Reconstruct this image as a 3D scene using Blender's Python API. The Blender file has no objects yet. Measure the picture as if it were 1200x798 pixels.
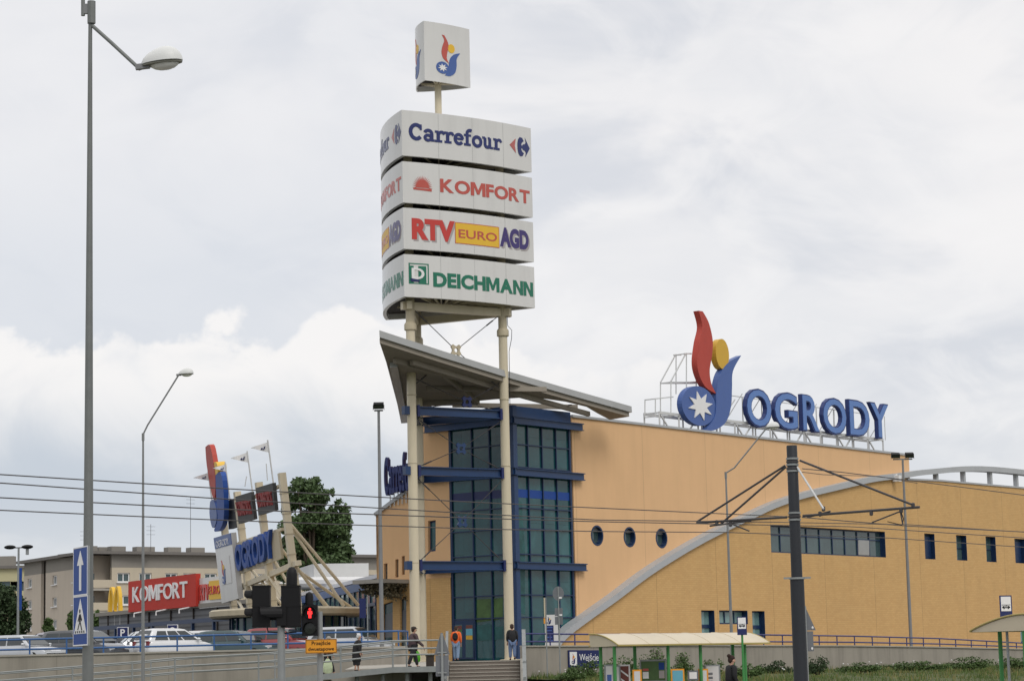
import bpy, bmesh, math, random
from mathutils import Vector, Matrix
from mathutils.geometry import tessellate_polygon
random.seed(7)
SC = bpy.context.scene
COL = SC.collection
R = math.radians

# ------------------------------------------------------------ camera
F_PX, H_Y, ROLL, CAM_Z = 2700.0, 785.0, 0.0225, 1.6
PITCH = math.atan((H_Y - 399.0) / F_PX)
cd = bpy.data.cameras.new('camera'); cam = bpy.data.objects.new('camera', cd); COL.objects.link(cam)
cd.sensor_width = 36.0; cd.sensor_fit = 'HORIZONTAL'; cd.lens = 36.0 * F_PX / 1200.0
cd.clip_start = 0.5; cd.clip_end = 5000
_f = Vector((0, math.cos(PITCH), math.sin(PITCH))); _r0 = Vector((1, 0, 0)); _u0 = _r0.cross(_f)
_ca, _sa = math.cos(ROLL), math.sin(ROLL)
_r = _r0 * _ca - _u0 * _sa; _u = _u0 * _ca + _r0 * _sa
CAM = Vector((0, 0, CAM_Z))
cam.matrix_world = Matrix(((_r.x, _u.x, -_f.x, CAM.x), (_r.y, _u.y, -_f.y, CAM.y), (_r.z, _u.z, -_f.z, CAM.z), (0, 0, 0, 1)))
SC.camera = cam

# ------------------------------------------------------------ light and sky
SUN_EL, SUN_AZ = R(48), R(150)            # azimuth clockwise from +Y: behind the camera, to the right
SC.view_settings.view_transform = 'Standard'; SC.view_settings.look = 'None'
SC.view_settings.exposure = 0.0; SC.view_settings.gamma = 1.0; SC.view_settings.use_curve_mapping = False
sd = bpy.data.lights.new('sun', 'SUN'); sd.energy = 1.2; sd.angle = R(25); sd.color = (1, 0.96, 0.9)
so = bpy.data.objects.new('sun', sd); COL.objects.link(so)
_sdir = Vector((math.sin(SUN_AZ) * math.cos(SUN_EL), math.cos(SUN_AZ) * math.cos(SUN_EL), math.sin(SUN_EL)))
so.rotation_euler = _sdir.to_track_quat('Z', 'Y').to_euler(); so.location = (30, -60, 80)

class NT:
    def __init__(s, nt): s.nt = nt
    def n(s, t, **kw):
        o = s.nt.nodes.new(t)
        for k, v in kw.items(): setattr(o, k, v)
        return o
    def l(s, a, b): s.nt.links.new(a, b)
    def put(s, sock, v):
        if isinstance(v, (int, float)): sock.default_value = v
        elif isinstance(v, (tuple, list)): sock.default_value = tuple(v) + ((1,) if len(v) == 3 and sock.type == 'RGBA' else ())
        else: s.l(v, sock)
    def m(s, op, a, b=0.0, c=0.0):
        o = s.n('ShaderNodeMath', operation=op)
        for i, v in enumerate((a, b, c)): s.put(o.inputs[i], v)
        return o.outputs[0]
    def xyz(s, x, y, z=0.0):
        o = s.n('ShaderNodeCombineXYZ')
        for i, v in enumerate((x, y, z)): s.put(o.inputs[i], v)
        return o.outputs[0]
    def noise(s, vec, scale, detail=5, rough=0.55, dist=0.0):
        o = s.n('ShaderNodeTexNoise'); s.l(vec, o.inputs['Vector'])
        o.inputs['Scale'].default_value = scale; o.inputs['Detail'].default_value = detail
        o.inputs['Roughness'].default_value = rough; o.inputs['Distortion'].default_value = dist
        return o.outputs[0]
    def ss(s, v, a, b, lo=0.0, hi=1.0):
        o = s.n('ShaderNodeMapRange', interpolation_type='SMOOTHSTEP'); s.put(o.inputs[0], v)
        for i, k in enumerate((a, b, lo, hi)): s.put(o.inputs[i + 1], k)
        return o.outputs[0]
    def mix(s, f, a, b, bt='MIX'):
        o = s.n('ShaderNodeMix', data_type='RGBA', blend_type=bt, clamp_factor=True)
        s.put(o.inputs[0], f); s.put(o.inputs[6], a); s.put(o.inputs[7], b)
        return o.outputs[2]

W = bpy.data.worlds.new('World'); SC.world = W; W.use_nodes = True
W.node_tree.nodes.clear(); w = NT(W.node_tree)
sky = w.n('ShaderNodeTexSky', sky_type='NISHITA', sun_disc=False); sky.sun_elevation = SUN_EL; sky.sun_rotation = SUN_AZ
tc = w.n('ShaderNodeTexCoord'); sp = w.n('ShaderNodeSeparateXYZ'); w.l(tc.outputs['Generated'], sp.inputs[0])
az = w.m('MULTIPLY', w.m('ARCTAN2', sp.outputs[0], sp.outputs[1]), 57.2958)       # degrees right of +Y
el = w.m('MULTIPLY', w.m('ARCSINE', sp.outputs[2]), 57.2958)
P2 = w.xyz(az, el)
P2w = w.xyz(w.m('MULTIPLY', az, 0.45), el)
veil = w.noise(P2w, 0.22, 6, 0.5, 0.4)
patch = w.noise(w.xyz(w.m('MULTIPLY', az, 0.5), el, 9.6), 0.19, 5, 0.55, 0.6)
mott = w.noise(w.xyz(w.m('MULTIPLY', az, 0.55), el, 3.9), 0.55, 5, 0.55, 0.8)
CW, CG, CB = (9.5, 9.3, 9.25), (8.4, 8.4, 8.6), (5.3, 5.75, 6.5)
base = w.mix(w.ss(veil, 0.36, 0.62), CG, CW)
base = w.mix(w.m('MULTIPLY', w.ss(patch, 0.48, 0.66), 0.85), base, (7.0, 7.2, 7.7))
base = w.mix(w.m('MULTIPLY', w.ss(mott, 0.42, 0.68), 0.55), base, (9.6, 9.45, 9.4))
# clear strip of blue haze low on the left, grey bellies
lowleft = w.m('MULTIPLY', w.ss(el, 9.3, 4.5), w.ss(az, -3.0, -9.0))
base = w.mix(w.m('MULTIPLY', w.ss(az, 3.0, -5.0), 0.35), base, (7.7, 7.9, 8.4))
base = w.mix(w.m('MULTIPLY', w.m('MULTIPLY', w.ss(az, -1.5, -7.0), w.ss(el, 14.0, 9.5)), 0.55), base, (7.0, 7.35, 7.95))
# cumulus bank rising on the left
bl = w.noise(w.xyz(az, w.m('MULTIPLY', el, 1.15), 2.1), 0.42, 7, 0.52, 0.1)
bl2 = w.noise(w.xyz(az, el, 11.7), 0.16, 2, 0.5)
edge = w.m('ADD', w.m('ADD', 8.55, w.m('MULTIPLY', w.m('SUBTRACT', bl, 0.5), 4.4)), w.m('MULTIPLY', w.m('SUBTRACT', bl2, 0.5), 2.6))
edge = w.m('SUBTRACT', edge, w.m('MULTIPLY', w.ss(az, -3.5, 9.0), 2.6))
bank = w.ss(w.m('SUBTRACT', edge, el), 0.0, 0.4)
bank = w.m('MULTIPLY', bank, w.ss(az, 13.0, -2.0, 0.25, 1.0))
shade = w.noise(w.xyz(w.m('MULTIPLY', az, 0.7), el, 4.4), 0.33, 5, 0.55, 0.5)
belly = w.ss(w.m('ADD', el, w.m('MULTIPLY', w.m('SUBTRACT', shade, 0.5), 5.0)), 7.6, 4.3)
bcol = w.mix(w.m('MULTIPLY', belly, 0.92), (9.7, 9.45, 9.3), (5.5, 6.05, 6.85))
bcol = w.mix(w.m('MULTIPLY', w.ss(shade, 0.48, 0.68), 0.6), bcol, (7.7, 7.9, 8.3))
cl = w.mix(bank, base, bcol)
cl = w.mix(w.m('MULTIPLY', w.ss(el, 4.6, 2.2), 0.6), cl, (7.9, 8.0, 8.2))
# the cloud deck overhead and behind the camera is brighter than the part in view
cl = w.mix(w.ss(el, 19, 50), cl, (12.0, 11.8, 11.7))
cl = w.mix(w.ss(el, -0.5, -3), cl, (2.2, 2.2, 2.1))
fin = w.mix(0.93, sky.outputs[0], cl)
bg = w.n('ShaderNodeBackground'); bg.inputs['Strength'].default_value = 0.1; w.l(fin, bg.inputs[0])
wo = w.n('ShaderNodeOutputWorld'); w.l(bg.outputs[0], wo.inputs[0])

# ------------------------------------------------------------ pixel <-> world
def ray(px, py): return _r * ((px - 600) / F_PX) + _u * ((399 - py) / F_PX) + _f
def P(px, py, Y):
    d = ray(px, py); return CAM + d * (Y / d.y)
def hit(px, py, o, n):
    d = ray(px, py); return CAM + d * ((o - CAM).dot(n) / d.dot(n))
class PL:
    """a plane with 2D coordinates (u along ex, v along ey, d along its normal)"""
    def __init__(s, o, ex, ey=None, n=None):
        s.o = Vector(o); s.ex = Vector(ex).normalized(); s.ey = Vector(ey).normalized() if ey is not None else Vector((0, 0, 1))
        s.n = s.ex.cross(s.ey).normalized() if n is None else Vector(n)
    def __call__(s, u, v, d=0.0): return s.o + s.ex * u + s.ey * v + s.n * d
    def uv(s, px, py):
        q = hit(px, py, s.o, s.n) - s.o
        a, b, c = s.ex.dot(s.ex), s.ex.dot(s.ey), s.ey.dot(s.ey); x, y = q.dot(s.ex), q.dot(s.ey); D = a * c - b * b
        return ((x * c - y * b) / D, (y * a - x * b) / D)
    def off(s, d): return PL(s.o + s.n * d, s.ex, s.ey, s.n)
def ground_xy(px, Y): 
    q = P(px, 780, Y); return q.x, q.y
def z_at(px, py, Y): return P(px, py, Y).z

# ------------------------------------------------------------ objects
ORG = {}
def tag(o, label=None, cat=None, group=None, kind=None):
    if label: o['label'] = label
    if cat: o['category'] = cat
    if group: o['group'] = group
    if kind: o['kind'] = kind
    return o
def thing(name, label, cat, loc, group=None):
    o = bpy.data.objects.new(name, None); COL.objects.link(o); o.location = loc; o.empty_display_size = 0.3
    ORG[o.name] = Vector(loc); return tag(o, label, cat, group)
def place(o, loc, rz=0.0):
    o.location = loc; o.rotation_euler = (0, 0, rz); return o
def dup(root, loc, rz=None, label=None):
    c = root.copy(); COL.objects.link(c); c.location = loc
    if rz is not None: c.rotation_euler = (0, 0, rz)
    if label: c['label'] = label
    def rec(a, b):
        for ch in a.children:
            k = ch.copy(); COL.objects.link(k); k.parent = b; rec(ch, k)
    rec(root, c); return c

class MB:
    def __init__(s): s.v = []; s.f = []; s.uv = {}
    def add(s, vs, fs, uvs=None):
        b = len(s.v); s.v += [Vector(q) for q in vs]; s.f += [tuple(i + b for i in f) for f in fs]
        if uvs:
            for i, q in enumerate(uvs): s.uv[b + i] = q
        return s
    def box(s, c, size, ex=(1, 0, 0), ey=None, ez=(0, 0, 1)):
        c = Vector(c); ex = Vector(ex).normalized(); ez = Vector(ez).normalized(); ey = Vector(ey).normalized() if ey is not None else ez.cross(ex)
        a, b, d = [q / 2 for q in size]
        vs = [c + ex * (a * i) + ey * (b * j) + ez * (d * k) for i in (-1, 1) for j in (-1, 1) for k in (-1, 1)]
        return s.add(vs, [(0, 1, 3, 2), (4, 6, 7, 5), (0, 4, 5, 1), (2, 3, 7, 6), (0, 2, 6, 4), (1, 5, 7, 3)])
    def bar(s, a, b, w, h=None, up=(0, 0, 1)):
        a = Vector(a); b = Vector(b); ex = (b - a); L = ex.length; ex.normalize(); up = Vector(up)
        if abs(ex.dot(up)) > 0.99: up = Vector((0, 1, 0))
        ey = up.cross(ex).normalized(); ez = ex.cross(ey)
        return s.box((a + b) / 2, (L, w, h or w), ex, ey, ez)
    def tube(s, pts, r, n=8, cap=True):
        pts = [Vector(p) for p in pts]; rs = r if isinstance(r, (list, tuple)) else [r] * len(pts); b = len(s.v); px = None
        for i, p in enumerate(pts):
            t = (pts[min(i + 1, len(pts) - 1)] - pts[max(i - 1, 0)]).normalized()
            if px is None: px = t.orthogonal().normalized()
            px = (px - t * px.dot(t)).normalized(); py = t.cross(px)
            for k in range(n):
                a = 2 * math.pi * k / n; s.v.append(p + (px * math.cos(a) + py * math.sin(a)) * rs[i])
        for i in range(len(pts) - 1):
            for k in range(n):
                k2 = (k + 1) % n; s.f.append((b + i * n + k, b + i * n + k2, b + (i + 1) * n + k2, b + (i + 1) * n + k))
        if cap: s.f.append(tuple(b + k for k in range(n))[::-1]); s.f.append(tuple(b + (len(pts) - 1) * n + k for k in range(n)))
        return s
    def lathe(s, prof, o=(0, 0, 0), ax=(0, 0, 1), n=16, sx=1.0, ref=None):
        o = Vector(o); az_ = Vector(ax).normalized(); ux = Vector(ref).normalized() if ref is not None else az_.orthogonal().normalized(); uy = az_.cross(ux); b = len(s.v)
        for r, h in prof:
            for k in range(n):
                a = 2 * math.pi * k / n; s.v.append(o + az_ * h + ux * (r * math.cos(a) * sx) + uy * (r * math.sin(a)))
        for i in range(len(prof) - 1):
            for k in range(n):
                k2 = (k + 1) % n; s.f.append((b + i * n + k, b + i * n + k2, b + (i + 1) * n + k2, b + (i + 1) * n + k))
        if prof[0][0] > 1e-4: s.f.append(tuple(b + k for k in range(n))[::-1])
        if prof[-1][0] > 1e-4: s.f.append(tuple(b + (len(prof) - 1) * n + k for k in range(n)))
        return s
    def ell(s, c, rx, ry, rz, n=10, m=6, ex=(1, 0, 0), ey=(0, 1, 0)):
        c = Vector(c); ex = Vector(ex); ey = Vector(ey); ez = ex.cross(ey); b = len(s.v)
        for j in range(m + 1):
            t = math.pi * j / m - math.pi / 2
            for k in range(n):
                a = 2 * math.pi * k / n
                s.v.append(c + ex * (rx * math.cos(t) * math.cos(a)) + ey * (ry * math.cos(t) * math.sin(a)) + ez * (rz * math.sin(t)))
        for j in range(m):
            for k in range(n):
                k2 = (k + 1) % n; s.f.append((b + j * n + k, b + j * n + k2, b + (j + 1) * n + k2, b + (j + 1) * n + k))
        return s
    def poly(s, loops, mp, d0=0.0, d1=0.1, back=True):
        """outline (first loop) with holes (others), extruded between d0 and d1 of the plane map mp"""
        if not isinstance(loops[0][0], (tuple, list, Vector)): loops = [loops]
        flat = [q for L in loops for q in L]; N = len(flat); b = len(s.v)
        tris = tessellate_polygon([[Vector((q[0], q[1], 0)) for q in L] for L in loops])
        for d in (d1, d0):
            for q in flat: s.uv[len(s.v)] = (q[0], q[1]); s.v.append(mp(q[0], q[1], d))
        for t in tris:
            p0, p1, p2 = (flat[i] for i in t)
            if (p1[0] - p0[0]) * (p2[1] - p0[1]) - (p1[1] - p0[1]) * (p2[0] - p0[0]) < 0: t = (t[0], t[2], t[1])
            s.f.append(tuple(b + i for i in t))
            if back: s.f.append(tuple(b + N + i for i in t)[::-1])
        k = 0
        for L in loops:
            n = len(L)
            for i in range(n):
                a0, a1 = b + k + i, b + k + (i + 1) % n; s.f.append((a0, a0 + N, a1 + N, a1))
            k += n
        return s
    def flat(s, v2, f2, mp, d0, d1):
        """a flat 2D mesh given thickness"""
        b = len(s.v); N = len(v2); cnt = {}
        for d in (d1, d0):
            for q in v2: s.uv[len(s.v)] = (q[0], q[1]); s.v.append(mp(q[0], q[1], d))
        for f in f2:
            s.f.append(tuple(b + i for i in f))
            for i in range(len(f)):
                e = (f[i], f[(i + 1) % len(f)]); cnt[e] = 1
        for (i, j) in cnt:
            if (j, i) not in cnt: s.f.append((b + i, b + N + i, b + N + j, b + j))
        return s
    def build(s, name, m, parent=None, loc=None, smooth=False):
        if parent is not None: base = ORG[parent.name]
        elif loc is not None: base = Vector(loc)
        else:
            xs = [q.x for q in s.v]; ys = [q.y for q in s.v]; zs = [q.z for q in s.v]
            base = Vector(((min(xs) + max(xs)) / 2, (min(ys) + max(ys)) / 2, min(zs)))
        me = bpy.data.meshes.new(name); me.from_pydata([q - base for q in s.v], [], s.f); me.validate()
        if s.uv:
            ul = me.uv_layers.new(name='UVMap')
            for lp in me.loops: ul.data[lp.index].uv = s.uv.get(lp.vertex_index, (0, 0))
        bm = bmesh.new(); bm.from_mesh(me); bmesh.ops.recalc_face_normals(bm, faces=bm.faces); bm.to_mesh(me); bm.free()
        me.materials.append(m)
        if smooth:
            me.shade_smooth()
            try: me.set_sharp_from_angle(angle=R(45))
            except Exception: pass
        o = bpy.data.objects.new(name, me); COL.objects.link(o)
        if parent is not None: o.parent = parent
        else: o.location = base
        ORG[o.name] = base; return o

# ------------------------------------------------------------ materials
def mat(name, col, rough=0.6, metal=0.0, var=0.12, scale=2.0, bump=0.0, dirt=0.0, spec=0.4, streak=False, emit=None, coat=0.0, trans=0.0, pattern=None):
    m = bpy.data.materials.new(name); m.use_nodes = True; t = NT(m.node_tree); b = m.node_tree.nodes['Principled BSDF']
    c = t.n('ShaderNodeTexCoord'); ob = c.outputs['Object']
    n1 = t.noise(ob, scale, 6, 0.6)
    colr = t.mix(n1, tuple(q * (1 - var) for q in col), tuple(min(1, q * (1 + var)) for q in col))
    if dirt or streak:
        mp = t.n('ShaderNodeMapping'); t.l(ob, mp.inputs[0]); mp.inputs['Scale'].default_value = (1, 1, 0.12) if streak else (1, 1, 1)
        n2 = t.noise(mp.outputs[0], 1.3 if streak else 0.7, 5, 0.65)
        colr = t.mix(t.m('MULTIPLY', t.ss(n2, 0.42, 0.75), dirt or 0.3), colr, tuple(q * 0.45 for q in col))
    if pattern: colr, bh = pattern(t, c, colr)
    else: bh = None
    t.l(colr, b.inputs['Base Color'])
    rr = t.m('ADD', rough - 0.06, t.m('MULTIPLY', n1, 0.12)); t.l(rr, b.inputs['Roughness'])
    b.inputs['Metallic'].default_value = metal; b.inputs['Specular IOR Level'].default_value = spec
    b.inputs['Coat Weight'].default_value = coat; b.inputs['Coat Roughness'].default_value = 0.05
    if trans: b.inputs['Transmission Weight'].default_value = trans
    if emit: b.inputs['Emission Color'].default_value = tuple(emit[:3]) + (1,); b.inputs['Emission Strength'].default_value = emit[3]
    if bump or bh is not None:
        bp = t.n('ShaderNodeBump'); bp.inputs['Strength'].default_value = bump or 0.4; bp.inputs['Distance'].default_value = 0.03
        t.l(bh if bh is not None else t.noise(ob, scale * 8, 4, 0.6), bp.inputs['Height']); t.l(bp.outputs[0], b.inputs['Normal'])
    return m

def pat_brick(bw, bh_, mortar, dk=0.78, ms=0.02):
    def f(t, c, col):
        br = t.n('ShaderNodeTexBrick'); t.l(c.outputs['UV'], br.inputs['Vector']); br.inputs['Scale'].default_value = 1.0
        br.inputs['Brick Width'].default_value = bw; br.inputs['Row Height'].default_value = bh_; br.inputs['Mortar Size'].default_value = ms; br.inputs['Bias'].default_value = 0
        t.l(col, br.inputs['Color1']); t.l(t.mix(0.5, col, t.mix(1.0, col, (0.86, 0.8, 0.74), 'MULTIPLY')), br.inputs['Color2'])
        t.l(t.mix(1.0, col, mortar, 'MULTIPLY'), br.inputs['Mortar'])
        # expansion joints every few metres
        s = t.n('ShaderNodeSeparateXYZ'); t.l(c.outputs['UV'], s.inputs[0])
        j = t.m('LESS_THAN', t.m('FLOORED_MODULO', s.outputs[0], 6.3), 0.05)
        return t.mix(t.m('MULTIPLY', j, 0.35), br.outputs[0], (0.12, 0.07, 0.03)), t.m('SUBTRACT', 1.0, br.outputs[1])
    return f
def pat_joint(step, ox=0.0, k=0.3, vstep=None, w_=0.05):
    def f(t, c, col):
        s = t.n('ShaderNodeSeparateXYZ'); t.l(c.outputs['UV'], s.inputs[0])
        j = t.m('LESS_THAN', t.m('FLOORED_MODULO', t.m('ADD', s.outputs[0], ox), step), w_)
        if vstep: j = t.m('MAXIMUM', j, t.m('LESS_THAN', t.m('FLOORED_MODULO', s.outputs[1], vstep), w_))
        return t.mix(t.m('MULTIPLY', j, k), col, (0.05, 0.04, 0.03)), t.m('SUBTRACT', 1.0, j)
    return f
def pat_ribs(step, dk=0.55):
    def f(t, c, col):
        s = t.n('ShaderNodeSeparateXYZ'); t.l(c.outputs['UV'], s.inputs[0])
        q = t.m('FLOORED_MODULO', t.m('DIVIDE', s.outputs[1], step), 1.0)
        g = t.m('LESS_THAN', q, 0.35)
        return t.mix(g, col, t.mix(1.0, col, (dk, dk, dk), 'MULTIPLY')), t.m('ABSOLUTE', t.m('SUBTRACT', q, 0.5))
    return f

def pat_panes(pu, pv):
    def f(t, c, col):
        s = t.n('ShaderNodeSeparateXYZ'); t.l(c.outputs['UV'], s.inputs[0])
        cell = t.xyz(t.m('FLOOR', t.m('DIVIDE', s.outputs[0], pu)), t.m('FLOOR', t.m('DIVIDE', s.outputs[1], pv)))
        wn = t.n('ShaderNodeTexWhiteNoise', noise_dimensions='2D'); t.l(cell, wn.inputs['Vector'])
        big = t.noise(c.outputs['Object'], 0.22, 4, 0.6, 0.6)
        col = t.mix(t.m('MULTIPLY', wn.outputs[0], 0.55), col, tuple(q * 0.45 for q in (0.014, 0.072, 0.082)))
        col = t.mix(t.ss(big, 0.48, 0.66), col, (0.03, 0.125, 0.135))
        tilt = t.m('ADD', t.m('MULTIPLY', s.outputs[0], t.m('MULTIPLY', t.m('SUBTRACT', wn.outputs[0], 0.5), 0.35)), t.m('MULTIPLY', t.noise(c.outputs['Object'], 0.6, 2, 0.5), 0.9))
        return col, tilt
    return f
M = {}
M['plaster'] = mat('apricot plaster', (0.69, 0.435, 0.232), 0.85, var=0.07, scale=0.5, dirt=0.08, streak=True, pattern=pat_joint(6.6, 1.0, 0.22), bump=0.15)
M['brick'] = mat('yellow brick', (0.585, 0.372, 0.158), 0.85, var=0.10, scale=0.8, dirt=0.08, streak=True, pattern=pat_brick(0.36, 0.125, (0.87, 0.84, 0.79), ms=0.013), bump=0.15)
M['glass'] = mat('teal glazing', (0.014, 0.076, 0.086), 0.04, var=0.6, scale=0.35, spec=0.55, pattern=pat_panes(1.28, 1.62), bump=0.5)
M['glass2'] = mat('window glass', (0.045, 0.08, 0.085), 0.05, var=0.5, scale=0.8, spec=0.65)
M['glasst'] = mat('pale window glass', (0.14, 0.25, 0.25), 0.06, var=0.4, scale=0.8, spec=0.65)
M['carglass'] = mat('car window glass', (0.02, 0.028, 0.03), 0.03, var=0.3, spec=0.9)
M['bluef'] = mat('blue frame paint', (0.008, 0.026, 0.078), 0.4, var=0.2)
M['blueb'] = mat('blue beam paint', (0.015, 0.043, 0.120), 0.35, var=0.15)
M['bluebright'] = mat('bright blue panel', (0.018, 0.06, 0.26), 0.5, var=0.1, spec=0.2)
M['navy'] = mat('navy sign', (0.010, 0.018, 0.095), 0.4, var=0.15)
M['letterblue'] = mat('letter blue', (0.055, 0.11, 0.32), 0.4, var=0.08)
M['letterside'] = mat('letter side blue', (0.015, 0.032, 0.14), 0.45, var=0.1)
M['bluerail'] = mat('blue railing paint', (0.035, 0.105, 0.27), 0.4, var=0.2, scale=5)
M['purplerail'] = mat('dark blue railing paint', (0.045, 0.05, 0.16), 0.45, var=0.2, scale=5)
M['cream'] = mat('cream steel paint', (0.60, 0.53, 0.39), 0.45, var=0.06, scale=1.2, dirt=0.18, streak=True)
M['creamdirty'] = mat('weathered cream steel', (0.47, 0.41, 0.29), 0.55, var=0.12, scale=1.5, dirt=0.35, streak=True)
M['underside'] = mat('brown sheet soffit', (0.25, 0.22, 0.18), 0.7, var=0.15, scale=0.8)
M['signwhite'] = mat('white acrylic sign face', (0.62, 0.615, 0.605), 0.22, var=0.04, scale=0.6, dirt=0.14, streak=True)
M['wingblue'] = mat('wing fascia blue', (0.04, 0.10, 0.27), 0.45, var=0.1)
M['brightletter'] = mat('saturated blue letter', (0.025, 0.075, 0.30), 0.5, var=0.08, spec=0.25)
M['letterlt'] = mat('light blue letter face', (0.095, 0.195, 0.47), 0.4, var=0.08, dirt=0.1)
M['signdark'] = mat('dark sign inside', (0.035, 0.028, 0.024), 0.8)
M['zinc'] = mat('zinc fascia', (0.36, 0.365, 0.36), 0.45, 0.3, var=0.1, scale=1.0, dirt=0.2)
M['arcgrey'] = mat('grey arch cladding', (0.40, 0.415, 0.43), 0.55, 0.1, var=0.06, dirt=0.12)
M['roofgrey'] = mat('roof felt', (0.16, 0.16, 0.17), 0.9)
M['galv'] = mat('galvanised steel', (0.27, 0.285, 0.285), 0.5, 0.35, var=0.18, scale=4, dirt=0.15)
M['galvdk'] = mat('weathered galvanised pole', (0.17, 0.18, 0.175), 0.55, 0.25, var=0.22, scale=5, dirt=0.25, streak=True)
M['polegrey'] = mat('grey pole paint', (0.20, 0.205, 0.21), 0.5, var=0.12, scale=3)
M['trampole'] = mat('graphite pole paint', (0.018, 0.021, 0.027), 0.55, var=0.2, scale=3)
M['armdark'] = mat('dark bracket steel', (0.05, 0.047, 0.05), 0.5, var=0.2)
M['wire'] = mat('contact wire', (0.05, 0.045, 0.045), 0.5, var=0.1)
M['white'] = mat('white paint', (0.72, 0.72, 0.72), 0.45, var=0.04)
M['whitesteel'] = mat('white steel frame', (0.55, 0.56, 0.56), 0.5, var=0.06)
M['lampwhite'] = mat('lamp hood white', (0.62, 0.63, 0.62), 0.4, var=0.05)
M['lampglass'] = mat('lamp bowl', (0.62, 0.62, 0.58), 0.2, var=0.05)
M['lampdk'] = mat('lamp inside', (0.16, 0.16, 0.13), 0.5)
M['black'] = mat('matt black plastic', (0.006, 0.006, 0.007), 0.6, var=0.2, spec=0.25)
M['rubber'] = mat('tyre rubber', (0.012, 0.012, 0.012), 0.8)
M['red'] = mat('red sign paint', (0.50, 0.045, 0.035), 0.24, var=0.06)
M['redflame'] = mat('red flame paint', (0.43, 0.062, 0.045), 0.5, var=0.08, spec=0.25, dirt=0.12, streak=True)
M['redmat'] = mat('matt red panel', (0.47, 0.045, 0.032), 0.6, var=0.06, spec=0.15, dirt=0.1, streak=True)
M['redsoft'] = mat('faded red', (0.46, 0.085, 0.065), 0.24, var=0.08)
M['yellow'] = mat('yellow sign paint', (0.72, 0.44, 0.035), 0.45, var=0.05)
M['yellowdk'] = mat('ochre yellow', (0.58, 0.35, 0.035), 0.5, var=0.06)
M['orange'] = mat('orange sign', (0.72, 0.30, 0.02), 0.5, var=0.04)
M['green'] = mat('green lettering', (0.01, 0.15, 0.09), 0.24, var=0.1)
M['greenpost'] = mat('green shelter post', (0.045, 0.22, 0.055), 0.45, var=0.15, scale=4)
M['purple'] = mat('indigo lettering', (0.045, 0.03, 0.15), 0.24, var=0.1)
M['carrblue'] = mat('dark blue lettering', (0.018, 0.028, 0.13), 0.24, var=0.1)
M['fadedred'] = mat('rose lettering', (0.42, 0.12, 0.11), 0.24)
M['shadow'] = mat('grey letter edge', (0.36, 0.33, 0.33), 0.6)
M['concrete'] = mat('stained concrete', (0.30, 0.275, 0.235), 0.9, var=0.14, scale=0.9, dirt=0.45, streak=True, pattern=pat_joint(5.2, 0.7, 0.25, w_=0.04), bump=0.2)
M['concretelt'] = mat('pale concrete', (0.36, 0.34, 0.30), 0.9, var=0.12, scale=1.4, dirt=0.3, bump=0.2)
M['step'] = mat('stair concrete', (0.19, 0.165, 0.14), 0.9, var=0.15, scale=2, dirt=0.3)
M['nosing'] = mat('stair nosing', (0.36, 0.33, 0.29), 0.85, var=0.1)
M['asphalt'] = mat('asphalt', (0.05, 0.05, 0.052), 0.9, var=0.2, scale=1.5)
M['paving'] = mat('paving', (0.2, 0.19, 0.175), 0.9, var=0.15, scale=2)
M['grassbase'] = mat('grass soil', (0.07, 0.085, 0.03), 0.95, var=0.35, scale=1.2)
M['grass'] = mat('grass blades', (0.085, 0.13, 0.03), 0.8, var=0.4, scale=0.6)
M['grassdry'] = mat('dry grass', (0.22, 0.19, 0.07), 0.85, var=0.3, scale=0.6)
M['leaf'] = mat('shrub leaves', (0.062, 0.105, 0.028), 0.7, var=0.5, scale=0.9)
M['leafpop'] = mat('poplar leaves', (0.068, 0.112, 0.04), 0.65, var=0.5, scale=0.45)
M['leafdk'] = mat('dark tree leaves', (0.035, 0.062, 0.022), 0.7, var=0.5, scale=0.6)
M['leafivy'] = mat('dry climber leaves', (0.10, 0.085, 0.05), 0.8, var=0.5, scale=1.2)
M['bark'] = mat('bark', (0.09, 0.07, 0.05), 0.95, var=0.3, scale=5)
M['aptwall'] = mat('beige render', (0.50, 0.44, 0.365), 0.9, var=0.06, scale=0.3, dirt=0.12, streak=True)
M['aptwall2'] = mat('pale beige render', (0.50, 0.44, 0.34), 0.9, var=0.06, scale=0.3, dirt=0.1, streak=True)
M['aptgrey'] = mat('grey attic cladding', (0.24, 0.225, 0.2), 0.85, var=0.08)
M['aptroof'] = mat('roof edge sheet', (0.15, 0.14, 0.13), 0.7)
M['aptyel'] = mat('pale yellow render', (0.47, 0.44, 0.27), 0.9, var=0.05)
M['ribgrey'] = mat('grey ribbed cladding', (0.15, 0.155, 0.165), 0.6, 0.1, var=0.08, scale=0.6, pattern=pat_ribs(0.42))
M['shelterroof'] = mat('cream polycarbonate', (0.53, 0.465, 0.345), 0.4, var=0.10, scale=1.5, dirt=0.2)
M['shelteredge'] = mat('ochre eave rail', (0.36, 0.29, 0.10), 0.5, var=0.1)
M['silver'] = mat('silver car paint', (0.50, 0.52, 0.54), 0.3, 0.35, var=0.03, coat=1)
M['carwhite'] = mat('white car paint', (0.66, 0.67, 0.68), 0.3, var=0.02, coat=1)
M['cargraph'] = mat('graphite car paint', (0.055, 0.06, 0.068), 0.3, 0.3, var=0.03, coat=1)
M['carteal'] = mat('dark teal car paint', (0.025, 0.06, 0.068), 0.3, 0.2, var=0.03, coat=1)
M['carred'] = mat('red car paint', (0.24, 0.02, 0.022), 0.3, var=0.03, coat=1)
M['carlilac'] = mat('lilac grey car paint', (0.33, 0.32, 0.36), 0.3, 0.3, var=0.03, coat=1)
M['tail'] = mat('tail light red', (0.20, 0.01, 0.012), 0.2, coat=1)
M['headl'] = mat('headlight', (0.55, 0.57, 0.58), 0.1, coat=1)
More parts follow.
